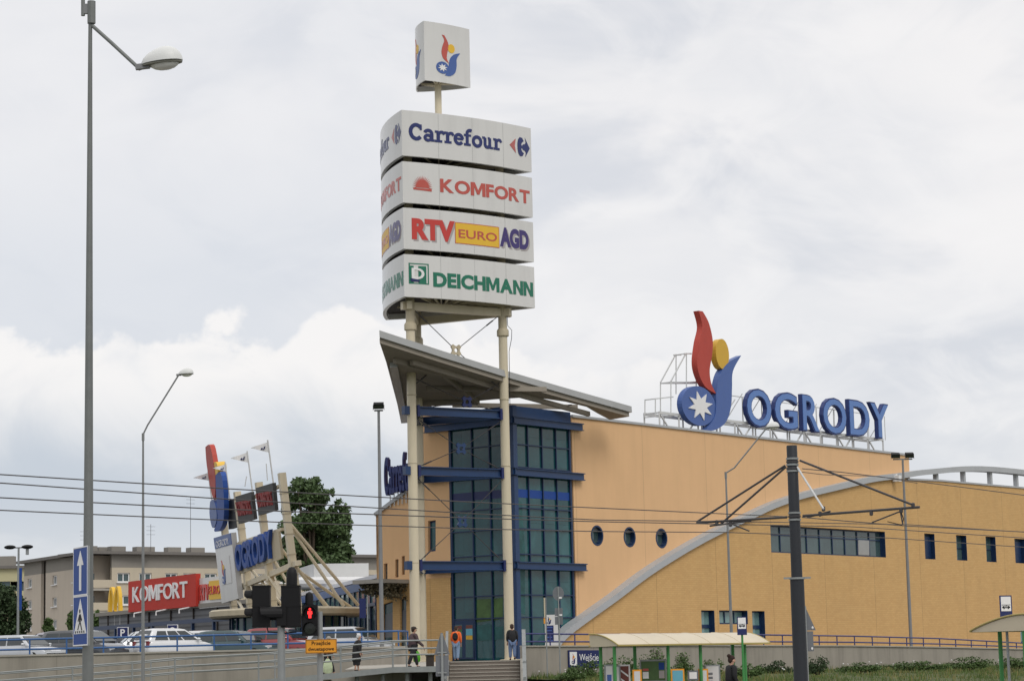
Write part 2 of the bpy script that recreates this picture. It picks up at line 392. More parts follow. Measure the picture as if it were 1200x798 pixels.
M['redlamp'] = mat('lit red signal', (0.9, 0.02, 0.02), 0.4, emit=(1, 0.03, 0.03, 1.6))
M['lensdk'] = mat('unlit signal lens', (0.02, 0.025, 0.02), 0.2)
M['signback'] = mat('grey sign back', (0.16, 0.17, 0.185), 0.5, 0.3, var=0.1)
M['skin'] = mat('skin', (0.48, 0.28, 0.20), 0.6, var=0.05)
M['posterR'] = mat('brown red poster', (0.15, 0.04, 0.03), 0.5, var=0.3, scale=3)
M['posterG'] = mat('green poster', (0.06, 0.12, 0.035), 0.5, var=0.9, scale=1.6)
M['posterT'] = mat('teal display', (0.018, 0.085, 0.085), 0.4, var=0.9, scale=1.6)
M['posterB'] = mat('light blue poster', (0.12, 0.36, 0.45), 0.5, var=0.2)
M['led'] = mat('dark display panel', (0.045, 0.047, 0.05), 0.6, var=0.2)
M['reddim'] = mat('dull red display lettering', (0.24, 0.03, 0.03), 0.6)
def cloth(name, c): return mat(name, c, 0.9, var=0.2, scale=6)

# ------------------------------------------------------------ text and logo shapes
_TX = {}
def text2d(s, bold=0.0):
    if (s, bold) in _TX: return _TX[(s, bold)]
    c = bpy.data.curves.new('t', 'FONT'); c.body = s; c.offset = bold; c.resolution_u = 4; c.size = 1.0; c.fill_mode = 'FRONT'
    o = bpy.data.objects.new('t', c); COL.objects.link(o); dg = bpy.context.evaluated_depsgraph_get(); dg.update()
    me = bpy.data.meshes.new_from_object(o.evaluated_get(dg)); v = [(q.co.x, q.co.y) for q in me.vertices]; f = [tuple(p.vertices) for p in me.polygons]
    # weld and orient
    bm = bmesh.new(); bm.from_mesh(me); bmesh.ops.remove_doubles(bm, verts=bm.verts, dist=1e-5); bm.verts.ensure_lookup_table()
    v = [(q.co.x, q.co.y) for q in bm.verts]; f = []
    for q in bm.faces:
        t = [k.index for k in q.verts]; ar = sum(v[t[i]][0] * v[t[(i + 1) % len(t)]][1] - v[t[(i + 1) % len(t)]][0] * v[t[i]][1] for i in range(len(t)))
        f.append(tuple(t) if ar > 0 else tuple(t[::-1]))
    bm.free(); bpy.data.objects.remove(o); bpy.data.curves.remove(c); bpy.data.meshes.remove(me)
    _TX[(s, bold)] = (v, f); return v, f
def text_fit(mb, s, mp, u0, v0, u1, v1, d0, d1, bold=0.0, shear=0.0, ref=None):
    """text stretched to the rectangle; ref: string whose height is taken as the box height"""
    v, f = text2d(s, bold)
    x0, x1 = min(q[0] for q in v), max(q[0] for q in v); y0, y1 = min(q[1] for q in v), max(q[1] for q in v)
    if ref: r = text2d(ref, bold)[0]; y0, y1 = min(q[1] for q in r), max(q[1] for q in r)
    g = [(u0 + (q[0] - x0) / (x1 - x0) * (u1 - u0) + shear * (q[1] - y0), v0 + (q[1] - y0) / (y1 - y0) * (v1 - v0)) for q in v]
    return mb.flat(g, f, mp, d0, d1)
def word_fit(mb, s, mp, u0, v0, u1, v1, d0, d1, bold=0.03, gap=0.035):
    """a bold word set letter by letter; M and N drawn as outlines of their own"""
    own = {'M': ([(0, 0), (0, .7), (.22, .7), (.40, .30), (.58, .7), (.80, .7), (.80, 0), (.62, 0), (.62, .46), (.46, .08), (.34, .08), (.18, .46), (.18, 0)], .80),
           'N': ([(0, 0), (0, .7), (.20, .7), (.47, .26), (.47, .7), (.65, .7), (.65, 0), (.46, 0), (.18, .45), (.18, 0)], .65)}
    L = []; x = 0
    for c in s:
        if c in own: L.append((c, x, own[c][1])); x += own[c][1] + gap; continue
        v = text2d(c, bold)[0]; wd = max(q[0] for q in v) - min(q[0] for q in v); L.append((c, x, wd)); x += wd + gap
    k = (u1 - u0) / (x - gap)
    for c, x, wd in L:
        a = u0 + x * k
        if c in own: mb.poly([[(a + q[0] * k, v0 + q[1] / 0.7 * (v1 - v0)) for q in own[c][0]]], mp, d0, d1)
        else: text_fit(mb, c, mp, a, v0, a + wd * k, v1, d0, d1, bold)
    return mb
def circ(cx, cy, rx, ry=None, n=28): 
    ry = ry or rx; return [(cx + rx * math.cos(2 * math.pi * k / n), cy + ry * math.sin(2 * math.pi * k / n)) for k in range(n)]
def star(cx, cy, ro, ri, n=8, ph=0.2): return [(cx + (ro if k % 2 == 0 else ri) * math.cos(math.pi * k / n + ph), cy + (ro if k % 2 == 0 else ri) * math.sin(math.pi * k / n + ph)) for k in range(2 * n)]
def smooth(pts, n=3):
    out = []; N = len(pts)
    for i in range(N - 1):
        p0, p1, p2, p3 = pts[max(i - 1, 0)], pts[i], pts[i + 1], pts[min(i + 2, N - 1)]
        for k in range(n):
            t = k / n
            out.append(tuple(0.5 * (2 * p1[j] + (p2[j] - p0[j]) * t + (2 * p0[j] - 5 * p1[j] + 4 * p2[j] - p3[j]) * t * t + (3 * p1[j] - p0[j] - 3 * p2[j] + p3[j]) * t ** 3) for j in (0, 1)))
    out.append(pts[-1]); return out
# emblem outline in a unit box (x 0..1, y 0..1.32): drawn after the roof sign seen square-on
FLAME = smooth([(0.29, 1.98), (0.40, 1.70), (0.32, 1.38), (0.26, 1.02), (0.34, 0.66), (0.60, 0.42)]) + smooth([(0.60, 0.42), (0.50, 0.70), (0.54, 1.05), (0.60, 1.40), (0.53, 1.70), (0.40, 1.97)])[1:]
LEAF = smooth([(1.18, 1.12), (0.86, 0.98), (0.66, 0.70), (0.60, 0.36), (0.56, 0.02), (0.40, -0.28)]) + smooth([(0.40, -0.28), (0.66, -0.28), (0.90, -0.04), (0.98, 0.36), (0.99, 0.76), (1.18, 1.12)])[1:-1]
def emblem(mp, x0, y0, sc, d0, d1, parent, mats=None, star_mat=None, wide=1.0):
    """flame, sun, leaf and star disc, each its own piece"""
    mt = mats or (M['red'], M['yellow'], M['letterblue'], M['letterblue'], M['white'])
    T = lambda L: [(x0 + p[0] * sc * wide, y0 + (p[1] + 0.28) * sc) for p in L]
    for nm, L, m_ in (('flame', FLAME, mt[0]), ('sun_disc', circ(0.73, 1.28, 0.17, 0.25), mt[1]), ('leaf', LEAF, mt[2]), ('star_disc', circ(0.30, 0.13, 0.30, 0.34), mt[3])):
        MB().poly([T(L)], mp, d0, d1).build(nm, m_, parent)
    MB().poly([T(star(0.30, 0.13, 0.23, 0.11))], mp, d1, d1 + max(0.01, (d1 - d0) * 0.1)).build('star', mt[4], parent)
# ============================================================ SETTING
Z = Vector((0, 0, 1))
ZP = 2.1                                            # mall forecourt level
O3 = P(605, 700, 128.0); O0 = Vector((O3.x, O3.y, 0))
FU = Vector((0.633, 0.774, 0)).normalized()         # right facade, going away to the right
FV = Vector((-FU.y, FU.x, 0))                       # left facade, going away to the left
PR = PL(O0, FU, Z)                                  # normal = FU x Z
if PR.n.y > 0: PR.n = -PR.n
PLF = PL(O0, -FV, Z)                                # left facade: u negative towards the left
if PLF.n.y > 0: PLF.n = -PLF.n
GRID = lambda x0, x1, y0, y1, nx, ny: [(x0 + (x1 - x0) * i / nx, y0 + (y1 - y0) * j / ny) for j in range(ny + 1) for i in range(nx + 1)]

mb = MB(); mb.add([(-900, -300, -0.02), (900, -300, -0.02), (900, 1500, -0.02), (-900, 1500, -0.02)], [(0, 1, 2, 3)])
tag(mb.build('ground', M['grassbase'], loc=(0, 0, 0)), kind='structure')
# street and tram platforms follow the direction of the facade
def strip(name, px, Y, w0, w1, z0, z1, m, L0=-60, L1=160):
    c = P(px, 780, Y); c.z = 0
    nn = Vector((FU.y, -FU.x, 0)); mb = MB()
    a = [c + FU * l + nn * w_ for l, w_ in ((L0, w0), (L1, w0), (L1, w1), (L0, w1))]
    mb.add([q + Z * z0 for q in a] + [q + Z * z1 for q in a], [(3, 2, 1, 0), (4, 5, 6, 7), (0, 1, 5, 4), (1, 2, 6, 5), (2, 3, 7, 6), (3, 0, 4, 7)])
    return tag(mb.build(name, m, loc=c), kind='structure')
strip('road', 600, 25, -22, 16, -0.3, 0.01, M['asphalt'])
strip('pavement', 600, 25, -27, -22.01, -0.3, 0.13, M['paving'])
strip('track_bed', 928, 62, -4, 4, -0.3, 0.012, M['concretelt'])
strip('tram_platform', 928, 62, -9.5, -4.01, -0.3, 0.22, M['paving'])
strip('tram_platform', 928, 62, 4.01, 8, -0.3, 0.22, M['paving'])

# wall lines: left wall at constant distance, right wall running off along the facade
LW_Y, LW_Z = 108.0, 2.75
lwx0, lwx1 = P(-60, 765, LW_Y).x, P(478, 765, LW_Y).x
RWALL = [(613, 113.0, 757.2), (700, 116.0, 757.0), (800, 121.0, 756.3), (1000, 132.0, 756.8), (1100, 139.0, 758.3), (1240, 150.0, 761.5), (1430, 165.0, 766.5)]
RW = [P(a, c, b) for a, b, c in RWALL]
# forecourt slab
st_l, st_r = P(527, 775, 112).x, P(609, 775, 112).x
out = [(-75, LW_Y + 0.25), (lwx1, LW_Y + 0.25), (lwx1 + 0.02, 112.0), (st_l - 0.35, 112.0), (st_r + 0.35, 112.0)] + [(q.x, q.y + 0.25) for q in RW] + [(RW[-1].x + 60, RW[-1].y + 70), (RW[-1].x + 60, 520), (-150, 520), (-150, LW_Y + 0.25)]
mb = MB().poly([out], lambda u, v, d: Vector((u, v, d)), 0.0, ZP)
tag(mb.build('plaza', M['paving'], loc=(0, 120, 0)), kind='structure')
mb = MB().poly([[(-74.9, LW_Y + 0.3), (lwx1 - 1.5, LW_Y + 0.3), (-9.5, 120), (-16, 172), (-74.9, 172)]], lambda u, v, d: Vector((u, v, d)), ZP + 0.004, ZP + 0.28)
tag(mb.build('car_park', M['asphalt'], loc=(-30, 140, ZP)), kind='structure')

# grass bank in front of the right wall
mb = MB(); rnd = random.Random(3)
bank_n = 48; bank_rows = 9; pts = []
def rwall_at(t):
    k = t * (len(RW) - 1); i = min(int(k), len(RW) - 2); return RW[i].lerp(RW[i + 1], k - i)
def bank_pt(i, j):
    q = rwall_at(i / bank_n); t = j / bank_rows
    z0 = 1.2 - 0.25 * max(0, (i / bank_n - 0.6)); y = q.y - 30 * t - 0.0
    return Vector((q.x + 9 * t, y, max(0.0, z0 * (1 - t ** 1.6))))
for j in range(bank_rows + 1):
    for i in range(bank_n + 1):
        q = bank_pt(i, j); q.z += rnd.uniform(-0.05, 0.05) if 0 < j < bank_rows else 0; pts.append(q)
mb.add(pts, [(j * (bank_n + 1) + i, j * (bank_n + 1) + i + 1, (j + 1) * (bank_n + 1) + i + 1, (j + 1) * (bank_n + 1) + i) for j in range(bank_rows) for i in range(bank_n)])
tag(mb.build('grass_bank', M['grassbase'], loc=(15, 110, 0), smooth=True), kind='structure')
def blades(mb, rnd, c, n, spread, h, w_):
    for _ in range(n):
        a = rnd.uniform(0, 6.283); r_ = spread * math.sqrt(rnd.random()); b = Vector((c.x + r_ * math.cos(a), c.y + r_ * math.sin(a), c.z - 0.03))
        a2 = rnd.uniform(0, 6.283); s = Vector((math.cos(a2), math.sin(a2), 0)) * w_; hh = h * rnd.uniform(0.4, 1.1); ln = Vector((rnd.uniform(-1, 1), rnd.uniform(-1, 1), 0)) * hh * 0.35
        k = len(mb.v); mb.v += [b - s, b + s, b + ln + Z * hh]; mb.f.append((k, k + 1, k + 2))
g1, g2 = MB(), MB()
for _ in range(5200):
    i, j = rnd.uniform(0, bank_n), rnd.uniform(0, 1) ** 1.3 * 9; q = bank_pt(i, j)
    blades(g1 if rnd.random() < 0.78 else g2, rnd, q, 9, 0.5, rnd.choice((0.18, 0.25, 0.4)), 0.02)
tag(g1.build('grass', M['grass'], loc=(15, 110, 0)), kind='stuff')
tag(g2.build('dry_grass', M['grassdry'], loc=(15, 110, 0)), kind='stuff')

# retaining walls
mb = MB().poly([[(lwx0, 0), (lwx1, 0), (lwx1, LW_Z), (lwx0, LW_Z)]], lambda u, v, d: Vector((u, LW_Y + d, v)), 0, 0.25)
o = mb.build('retaining_wall', M['concrete']); tag(o, 'long stained concrete retaining wall below the parked cars and their bright blue railing', 'wall')
cp = MB().box(((lwx0 + lwx1) / 2, LW_Y + 0.125, LW_Z + 0.04), (lwx1 - lwx0, 0.36, 0.08)).build('coping', M['concretelt'], o)
root = thing('retaining_wall', 'grey concrete retaining wall with pale stains above the grass bank, carrying the entrance sign', 'wall', (RW[0].x, RW[0].y, 0))
mb = MB(); mc = MB()
acc = 0
for a, b in zip(RW[:-1], RW[1:]):
    dx = Vector((b.x - a.x, b.y - a.y, 0)); L = dx.length; dx.normalize(); nn = Vector((dx.y, -dx.x, 0))
    mp = lambda u, v, d, a=a, dx=dx, nn=nn: Vector((a.x, a.y, 0)) + dx * (u - acc) - nn * d + Z * v
    mb.poly([[(acc, 0.5), (acc + L, 0.5), (acc + L, b.z), (acc, a.z)]], mp, 0, 0.25)
    mc.bar(a + Z * 0.02 - nn * 0.1, b + Z * 0.02 - nn * 0.1, 0.34, 0.06); acc += L
mb.build('wall', M['concrete'], root); mc.build('coping', M['concretelt'], root)

# ============================================================ MALL BUILDING
mall = thing('shopping_mall', 'apricot and yellow brick shopping mall with blue glazed corner tower and grey sweeping arch', 'building', (O0.x, O0.y, ZP))
def zc(pl, px, py): return pl.uv(px, py)
s_gl = PR.uv(672.5, 600)[0]                       # glass edge
topL, topR = PR.uv(680, 489.7), PR.uv(1065, 534)
ztop = (topL[1] + topR[1]) / 2
def pr_px(pl, L): return [pl.uv(*q) for q in L]
def ell_px(pl, x, y, rx, ry, n=24):
    c = pl.uv(x, y); a = abs(pl.uv(x + rx, y)[0] - c[0]); return circ(c[0], c[1], ry / F_PX * hit(x, y, pl.o, pl.n).y, None, n), c
rounds = [ell_px(PR, *q) for q in ((699.7, 627.3, 7.3, 11.7), (737.8, 629, 7.2, 11.8), (775.2, 630.5, 7, 11.6))]
s_end = topR[0]
wallR = [(s_gl, ZP), (s_end, ZP), (s_end, topR[1]), (s_gl, PR.uv(672.5, 488.9)[1])]
MB().poly([wallR] + [r_[0] for r_ in rounds], PR, -0.35, 0.0).build('plaster_wall', M['plaster'], mall)
mb = MB().bar(PR(s_gl, wallR[3][1] + 0.06, -0.15), PR(s_end + 0.05, wallR[2][1] + 0.06, -0.15), 0.5, 0.14)
mb.build('parapet_cap', M['arcgrey'], mall)
for L, c in rounds:
    r_ = 0.56
    wn = MB().poly([circ(c[0], c[1], 0.60, None, 24), circ(c[0], c[1], 0.50, None, 24)[::-1]], PR, -0.33, 0.012).build('round_window', M['bluef'], mall)
    MB().poly([circ(c[0], c[1], 0.54, None, 24)], PR, -0.36, -0.30).build('pane', M['glass2'], wn)
# --- glazed corner
zl = {k: PR.uv(640, y)[1] for k, y in (('b1', 497), ('b2', 556), ('b3', 663.5), ('t1', 523.5), ('t1b', 549.5), ('bandt', 575), ('bandb', 584.5), ('t2', 596.5), ('t3', 620.5), ('t4', 650), ('t5', 697), ('t6', 723), ('top', 484))}
mR = [PR.uv(x, 600)[0] for x in (604.6, 620.8, 637.5, 653.9, 671.0)]; mR[0] = 0.0
sL = [PLF.uv(x, 600)[0] for x in (527.0, 553.5, 574.3, 590.0)] + [0.0]
def glazing(pl, ss, zs, nm):
    g = MB().poly([[(ss[0], ZP), (ss[-1], ZP), (ss[-1], zl['top'] + 0.15), (ss[0], zl['top'] + 0.15)]], pl, -0.25, -0.10).build(nm, M['glass'], mall)
    fr = MB(); T = zl['top'] + 0.15
    for i, s in enumerate(ss):
        w_ = 0.16 if i in (0, len(ss) - 1) else 0.07
        fr.box(pl(s + (w_ / 2 if s == ss[0] else -w_ / 2 if s == ss[-1] else 0), (ZP + T) / 2, -0.05), (w_, 0.10, T - ZP), pl.ex, pl.n)
    for z_ in zs:
        fr.box(pl((ss[0] + ss[-1]) / 2, z_, -0.052), (abs(ss[-1] - ss[0]) - 0.02, 0.09, 0.06), pl.ex, pl.n)
    fr.build('mullions', M['bluef'], g)
    MB().poly([[(ss[0] + 0.1, zl['bandb']), (ss[-1] - 0.1, zl['bandb']), (ss[-1] - 0.1, zl['bandt']), (ss[0] + 0.1, zl['bandt'])]], pl, -0.098, -0.085).build('spandrel_band', M['bluebright'] if pl is PR else M['navy'], g)
    return g
gR = glazing(PR, mR, [zl[k] for k in ('t1', 't1b', 't2', 't3', 't4', 't5', 't6')], 'glazing')
gL = glazing(PLF, sL, [zl[k] for k in ('t1', 't1b', 't2', 't3', 't4', 't5', 't6')], 'glazing')
# corner post
MB().box(O0 + Z * (ZP + (zl['top'] + 0.2 - ZP) / 2) + (PR.n + PLF.n) * 0.06, (0.34, 0.34, zl['top'] + 0.2 - ZP), FU).build('corner_post', M['blueb'], mall)
# I-beams across the right glazing, blue fascia across the left
def ibeam(mb, a, b, h=0.42, w_=0.26):
    a = Vector(a); b = Vector(b); d = (b - a).normalized()
    mb.bar(a, b, 0.05, h - 0.1); mb.bar(a + Z * (h / 2 - 0.025), b + Z * (h / 2 - 0.025), w_, 0.05); mb.bar(a - Z * (h / 2 - 0.025), b - Z * (h / 2 - 0.025), w_, 0.05)
    return mb
for k in ('b1', 'b2', 'b3'):
    ibeam(MB(), PR(-0.35, zl[k], 0.22), PR(mR[-1] + 0.85, zl[k], 0.22)).build('blue_beam', M['blueb'], mall)
    ibeam(MB(), PLF(sL[0] - 1.6, zl[k], 0.22), PLF(0.35, zl[k], 0.22)).build('blue_beam', M['blueb'], mall)
MB().poly([[(mR[0], zl['b1'] - 0.1), (mR[-1], zl['b1'] - 0.1), (mR[-1], zl['top'] + 0.2), (mR[0], zl['top'] + 0.2)]], PR, -0.3, 0.02).build('roof_fascia', M['blueb'], mall)
MB().poly([[(sL[0], zl['b1'] - 0.1), (0, zl['b1'] - 0.1), (0, zl['top'] + 0.2), (sL[0], zl['top'] + 0.2)]], PLF, -0.3, 0.02).build('roof_fascia', M['blueb'], mall)
# shop interior showing dimly: displays behind the left glass, doors with posters
def quad_px(mb, pl, L, d0, d1): return mb.poly([[pl.uv(*q) for q in L]], pl, d0, d1)
for L, mm in (((( 557.5, 702), (574, 701), (574, 727), (557.5, 729)), 'posterG'), (((577.5, 701), (588, 700), (588, 724), (577.5, 727)), 'posterG'), (((558, 732), (575, 731.5), (575, 750), (558, 751)), 'posterT'), (((578.5, 734), (588, 733.5), (588, 748), (578.5, 750)), 'posterT')):
    quad_px(MB(), PLF, L, -0.097, -0.09).build('window_poster', M[mm], gL)
dr = quad_px(MB(), PLF, ((532, 727), (555, 726), (555.5, 772), (532, 772)), -0.09, -0.02).build('entrance_door', M['bluef'], mall)
for x0, x1 in ((533.5, 541.5), (545.5, 554)):
    quad_px(MB(), PLF, ((x0, 732), (x1, 731.5), (x1, 770), (x0, 770)), -0.018, -0.012).build('door_pane', M['glass'], dr)
for L, mm in ((((534, 733), (541, 732.6), (541, 737), (534, 737.4)), 'posterR'), (((534, 737.6), (541, 737.2), (541, 740), (534, 740)), 'posterG'), (((546, 732.3), (553.5, 732), (553.5, 736), (546, 736.3)), 'posterR'), (((546, 736.6), (553.5, 736.2), (553.5, 744), (546, 744)), 'posterB'), (((546, 744.3), (553.5, 744.2), (553.5, 749), (546, 749)), 'yellowdk')):
    quad_px(MB(), PLF, L, -0.010, -0.004).build('door_poster', M[mm], dr)
# teal column seen inside the right glazing
MB().poly([[PR.uv(*q) for q in ((606.5, 586), (613, 588), (616.5, 640), (617, 720), (606.5, 716))]], PR, -0.098, -0.094).build('blind', M['posterT'], gR)

# --- left plaster and brick wall
ub = PLF.uv(500, 678)[1]
TL = [(sL[0], zl['top'] + 0.3), (PLF.uv(492, 560)[0], zl['top'] + 0.3), (PLF.uv(484, 560)[0], PLF.uv(484, 572)[1]), PLF.uv(477, 577), PLF.uv(466, 583.5), PLF.uv(454, 592.5), PLF.uv(440.5, 604.5)]
sle = TL[-1][0]
win = [[(501.5, 610.5), (510.6, 609.2), (510.6, 645.5), (501.5, 646.5)], [(450, 660.5), (454, 659.6), (454, 685.5), (450, 686)], [(463.2, 655.4), (466.8, 654.6), (466.8, 676), (463.2, 676.6)], [(470.8, 651.6), (474.2, 651), (474.2, 673), (470.8, 673.4)]]
holes = [[PLF.uv(*q) for q in L] for L in win]
zb_l = ub
MB().poly([[(sL[0], zb_l), (sL[0], TL[0][1])] + TL[1:] + [(sle, ZP), (sle + 0.02, ZP), (sle + 0.02, zb_l - 0.0)]] + holes, PLF, -0.35, 0.0).build('plaster_wall', M['plaster'], mall)
for L in win:
    wn = quad_px(MB(), PLF, L, -0.34, -0.2).build('window', M['navy'], mall)
    c = [PLF.uv(*q) for q in L]; cx = sum(q[0] for q in c) / 4; cy = sum(q[1] for q in c) / 4
    MB().poly([[(cx + (q[0] - cx) * 0.72, cy + (q[1] - cy) * 0.9) for q in c]], PLF, -0.198, -0.19).build('pane', M['glass'], wn)
gh = [[PLF.uv(*q) for q in L] for L in (((449, 708), (461, 704), (461, 771), (449, 770.5)), ((469.5, 702), (477, 699), (477, 772), (469.5, 771.5)))]
MB().poly([[(sL[0], ZP), (sL[0], zb_l), (sle + 0.02, zb_l), (sle + 0.02, ZP)]] + gh, PLF, -0.3, 0.06).build('brick_wall', M['brick'], mall)
for L in gh:
    wn = MB().poly([L], PLF, -0.29, -0.12).build('shop_window', M['bluef'], mall)
    cx = sum(q[0] for q in L) / 4; cy = sum(q[1] for q in L) / 4
    MB().poly([[(cx + (q[0] - cx) * 0.84, cy + (q[1] - cy) * 0.97) for q in L]], PLF, -0.118, -0.11).build('pane', M['glass2'], wn)
    MB().poly([[(cx + (q[0] - cx) * 0.8, cy + (q[1] - cy) * (0.62 if q[1] > cy else 0.25)) for q in L]], PLF, -0.108, -0.10).build('poster', M['signback'], wn)
MB().bar(PLF(TL[3][0], TL[3][1] + 0.08, -0.1), PLF(TL[-1][0], TL[-1][1] + 0.08, -0.1), 0.5, 0.2).build('parapet_cap', M['arcgrey'], mall)
# entrance awning with climbing plants on the left facade
aw0, aw1 = PLF.uv(446, 705)[0], PLF.uv(480, 680)[0]; za = PLF.uv(462, 682)[1]
MB().box(PLF((aw0 + aw1) / 2, za, 1.2), (aw1 - aw0, 2.3, 0.22), PLF.ex, PLF.n).build('awning', M['concretelt'], mall)
# --- brick wing with windows
PB = PR.off(0.45)
ATOP = [(645, 757), (660, 739), (692, 715), (719.6, 695.5), (754, 669.5), (789, 647), (824, 627), (858.5, 610), (880, 600), (905, 588.5), (937.5, 577.5), (975, 568.5), (1000, 562.7), (1025, 557.5), (1057, 553.8), (1075, 551), (1094, 549.2), (1126, 546.5), (1158.6, 546.8), (1200, 550.8), (1235, 556.0), (1290, 566.5), (1350, 580.5), (1420, 600.5)]
at = smooth([PB.uv(*q) for q in ATOP], 3)
ktop = [PB.uv(x, y) for x, y in ((1063, 562.2), (1100, 563.6), (1150, 568), (1200, 572.2), (1245, 577.5), (1330, 588.5), (1424, 601.5))]
s_far = ktop[-1][0]
low = [q for q in at if q[0] < ktop[0][0]]
wt = 0.36
base_in = [(q[0], q[1] - 0.25) for q in low if q[1] - 0.25 > ZP]
bw = [(base_in[0][0] - 0.15, ZP)] + base_in + ktop + [(s_far, ZP)]
W1 = [(903, 615), (1037, 622.4), (1038, 652.6), (903.4, 647.3)]
WS = [[(1083.6, 624.7), (1095.3, 625.4), (1095.8, 655.2), (1083.8, 654.8)], [(1120.8, 626.6), (1132.6, 627.3), (1133.2, 656.6), (1121, 656.2)], [(1155.4, 628.2), (1166.7, 628.9), (1167.4, 658.4), (1155.8, 658)], [(1189.2, 630.8), (1201, 631.5), (1201.6, 660), (1189.6, 659.4)],
      [(821.9, 714.8), (837.2, 714.8), (838, 752), (822.6, 752)], [(842.8, 714.7), (876, 715.2), (876.2, 731.2), (843, 730.8)], [(881.4, 715.4), (896, 715.8), (897, 753), (882.4, 752.6)], [(1195, 719.5), (1207, 720), (1208, 753), (1196, 752)]]
def rect_uv(L):
    q = [PB.uv(*p) for p in L]; u0 = (q[0][0] + q[3][0]) / 2; u1 = (q[1][0] + q[2][0]) / 2; v1 = (q[0][1] + q[1][1]) / 2; v0 = (q[2][1] + q[3][1]) / 2
    return u0, max(v0, ZP + 0.05), u1, v1
RC = [rect_uv(L) for L in [W1] + WS]
hl = [[(a, b), (c, b), (c, d), (a, d)] for a, b, c, d in RC]
MB().poly([bw] + hl, PB, -0.43, 0.0).build('brick_wall', M['brick'], mall)
for i, (a, b, c, d) in enumerate(RC):
    fr = MB(); f_ = 0.09; D0, D1 = -0.42, -0.30
    fr.poly([[(a, b), (c, b), (c, d), (a, d)], [(a + f_, b + f_), (a + f_, d - f_), (c - f_, d - f_), (c - f_, b + f_)]], PB, D0, D1)
    # painted reveal on the far side
    fr.box(PB(c - 0.02, (b + d) / 2, -0.145), (0.035, 0.31, d - b - 0.02), PB.ex, PB.n)
    n = 9 if i == 0 else 3 if i == 6 else 1
    for k in range(1, n): fr.box(PB(a + (c - a) * k / n, (b + d) / 2, -0.34), (0.07, 0.08, d - b - 0.2), PB.ex, PB.n)
    if i == 0: fr.box(PB((a + c) / 2, b + (d - b) * 0.66, -0.345), (c - a - 0.2, 0.07, 0.07), PB.ex, PB.n)
    elif i not in (6,): fr.box(PB((a + c) / 2, b + (d - b) * 0.5, -0.345), (c - a - 0.2, 0.07, 0.22 if i >= 5 else 0.06), PB.ex, PB.n)
    wn = fr.build('window', M['bluef'], mall)
    MB().poly([[(a + 0.05, b + 0.05), (c - 0.05, b + 0.05), (c - 0.05, d - 0.05), (a + 0.05, d - 0.05)]], PB, -0.41, -0.37).build('pane', M['glasst'] if i >= 5 else M['glass2'], wn)
    if i in (0, 1, 4):   # a vent tilted open
        k0, k1 = ((a + (c - a) * 7.05 / 9, a + (c - a) * 7.95 / 9) if i == 0 else (a + 0.1, c - 0.1))
        top_ = b + (d - b) * (0.64 if i == 0 else 0.9)
        mp = lambda u, v, dd: PB(u, v, dd - 0.30 + 0.0) 
        q = MB(); q.add([PB(k0, b + 0.12, -0.30), PB(k1, b + 0.12, -0.30), PB(k1, top_, -0.52 + 0.25), PB(k0, top_, -0.52 + 0.25), PB(k0, b + 0.12, -0.34), PB(k1, b + 0.12, -0.34), PB(k1, top_, -0.31), PB(k0, top_, -0.31)], [(0, 1, 2, 3), (4, 5, 6, 7), (0, 1, 5, 4), (2, 3, 7, 6), (0, 3, 7, 4), (1, 2, 6, 5)])
        q.build('tilted_vent', M['zinc'] if i == 0 else M['bluef'], wn)
# arch band
band = MB()
nrm = []
for i in range(len(at)):
    a, b = at[max(i - 1, 0)], at[min(i + 1, len(at) - 1)]; L = math.hypot(b[0] - a[0], b[1] - a[1]); nrm.append((-(b[1] - a[1]) / L, (b[0] - a[0]) / L))
def band_t(i): return 0.38
inner = [(at[i][0] - nrm[i][0] * band_t(i), at[i][1] - nrm[i][1] * band_t(i)) for i in range(len(at))]
nb = len(at)
vs = []
for d in (0.22, -0.5):
    vs += [PB(q[0], q[1], d) for q in at] + [PB(q[0], q[1], d) for q in inner]
fs = []
for i in range(nb - 1):
    fs += [(i, i + 1, nb + i + 1, nb + i), (2 * nb + i, 2 * nb + i + 1, 3 * nb + i + 1, 3 * nb + i), (i, i + 1, 2 * nb + i + 1, 2 * nb + i), (nb + i, nb + i + 1, 3 * nb + i + 1, 3 * nb + i)]
fs += [(0, nb, 3 * nb, 2 * nb)]
band.add(vs, fs).build('arch', M['arcgrey'], mall)
def arch_z(s):
    for i in range(nb - 1):
        if inner[i][0] <= s <= inner[i + 1][0]:
            t = (s - inner[i][0]) / (inner[i + 1][0] - inner[i][0]); return inner[i][1] + (inner[i + 1][1] - inner[i][1]) * t
    return inner[-1][1]
for x, y in ((1099, 564), (1131, 566.5), (1162.5, 569), (1193, 571.5), (1224, 575), (1256, 579.5), (1288, 583.5)):
    s, v = PB.uv(x, y); zt = arch_z(s) + 0.05
    MB().box(PB(s, (v + zt) / 2, -0.15), (0.28, 0.3, zt - v), PB.ex, PB.n).build('arch_post', M['arcgrey'], mall)
for a, b in zip(ktop[:-1], ktop[1:]):
    pass
cap = MB()
for a, b in zip(ktop[:-1], ktop[1:]): cap.bar(PB(a[0], a[1] + 0.05, -0.2), PB(b[0], b[1] + 0.05, -0.2), 0.55, 0.12)
cap.build('parapet_cap', M['arcgrey'], mall)
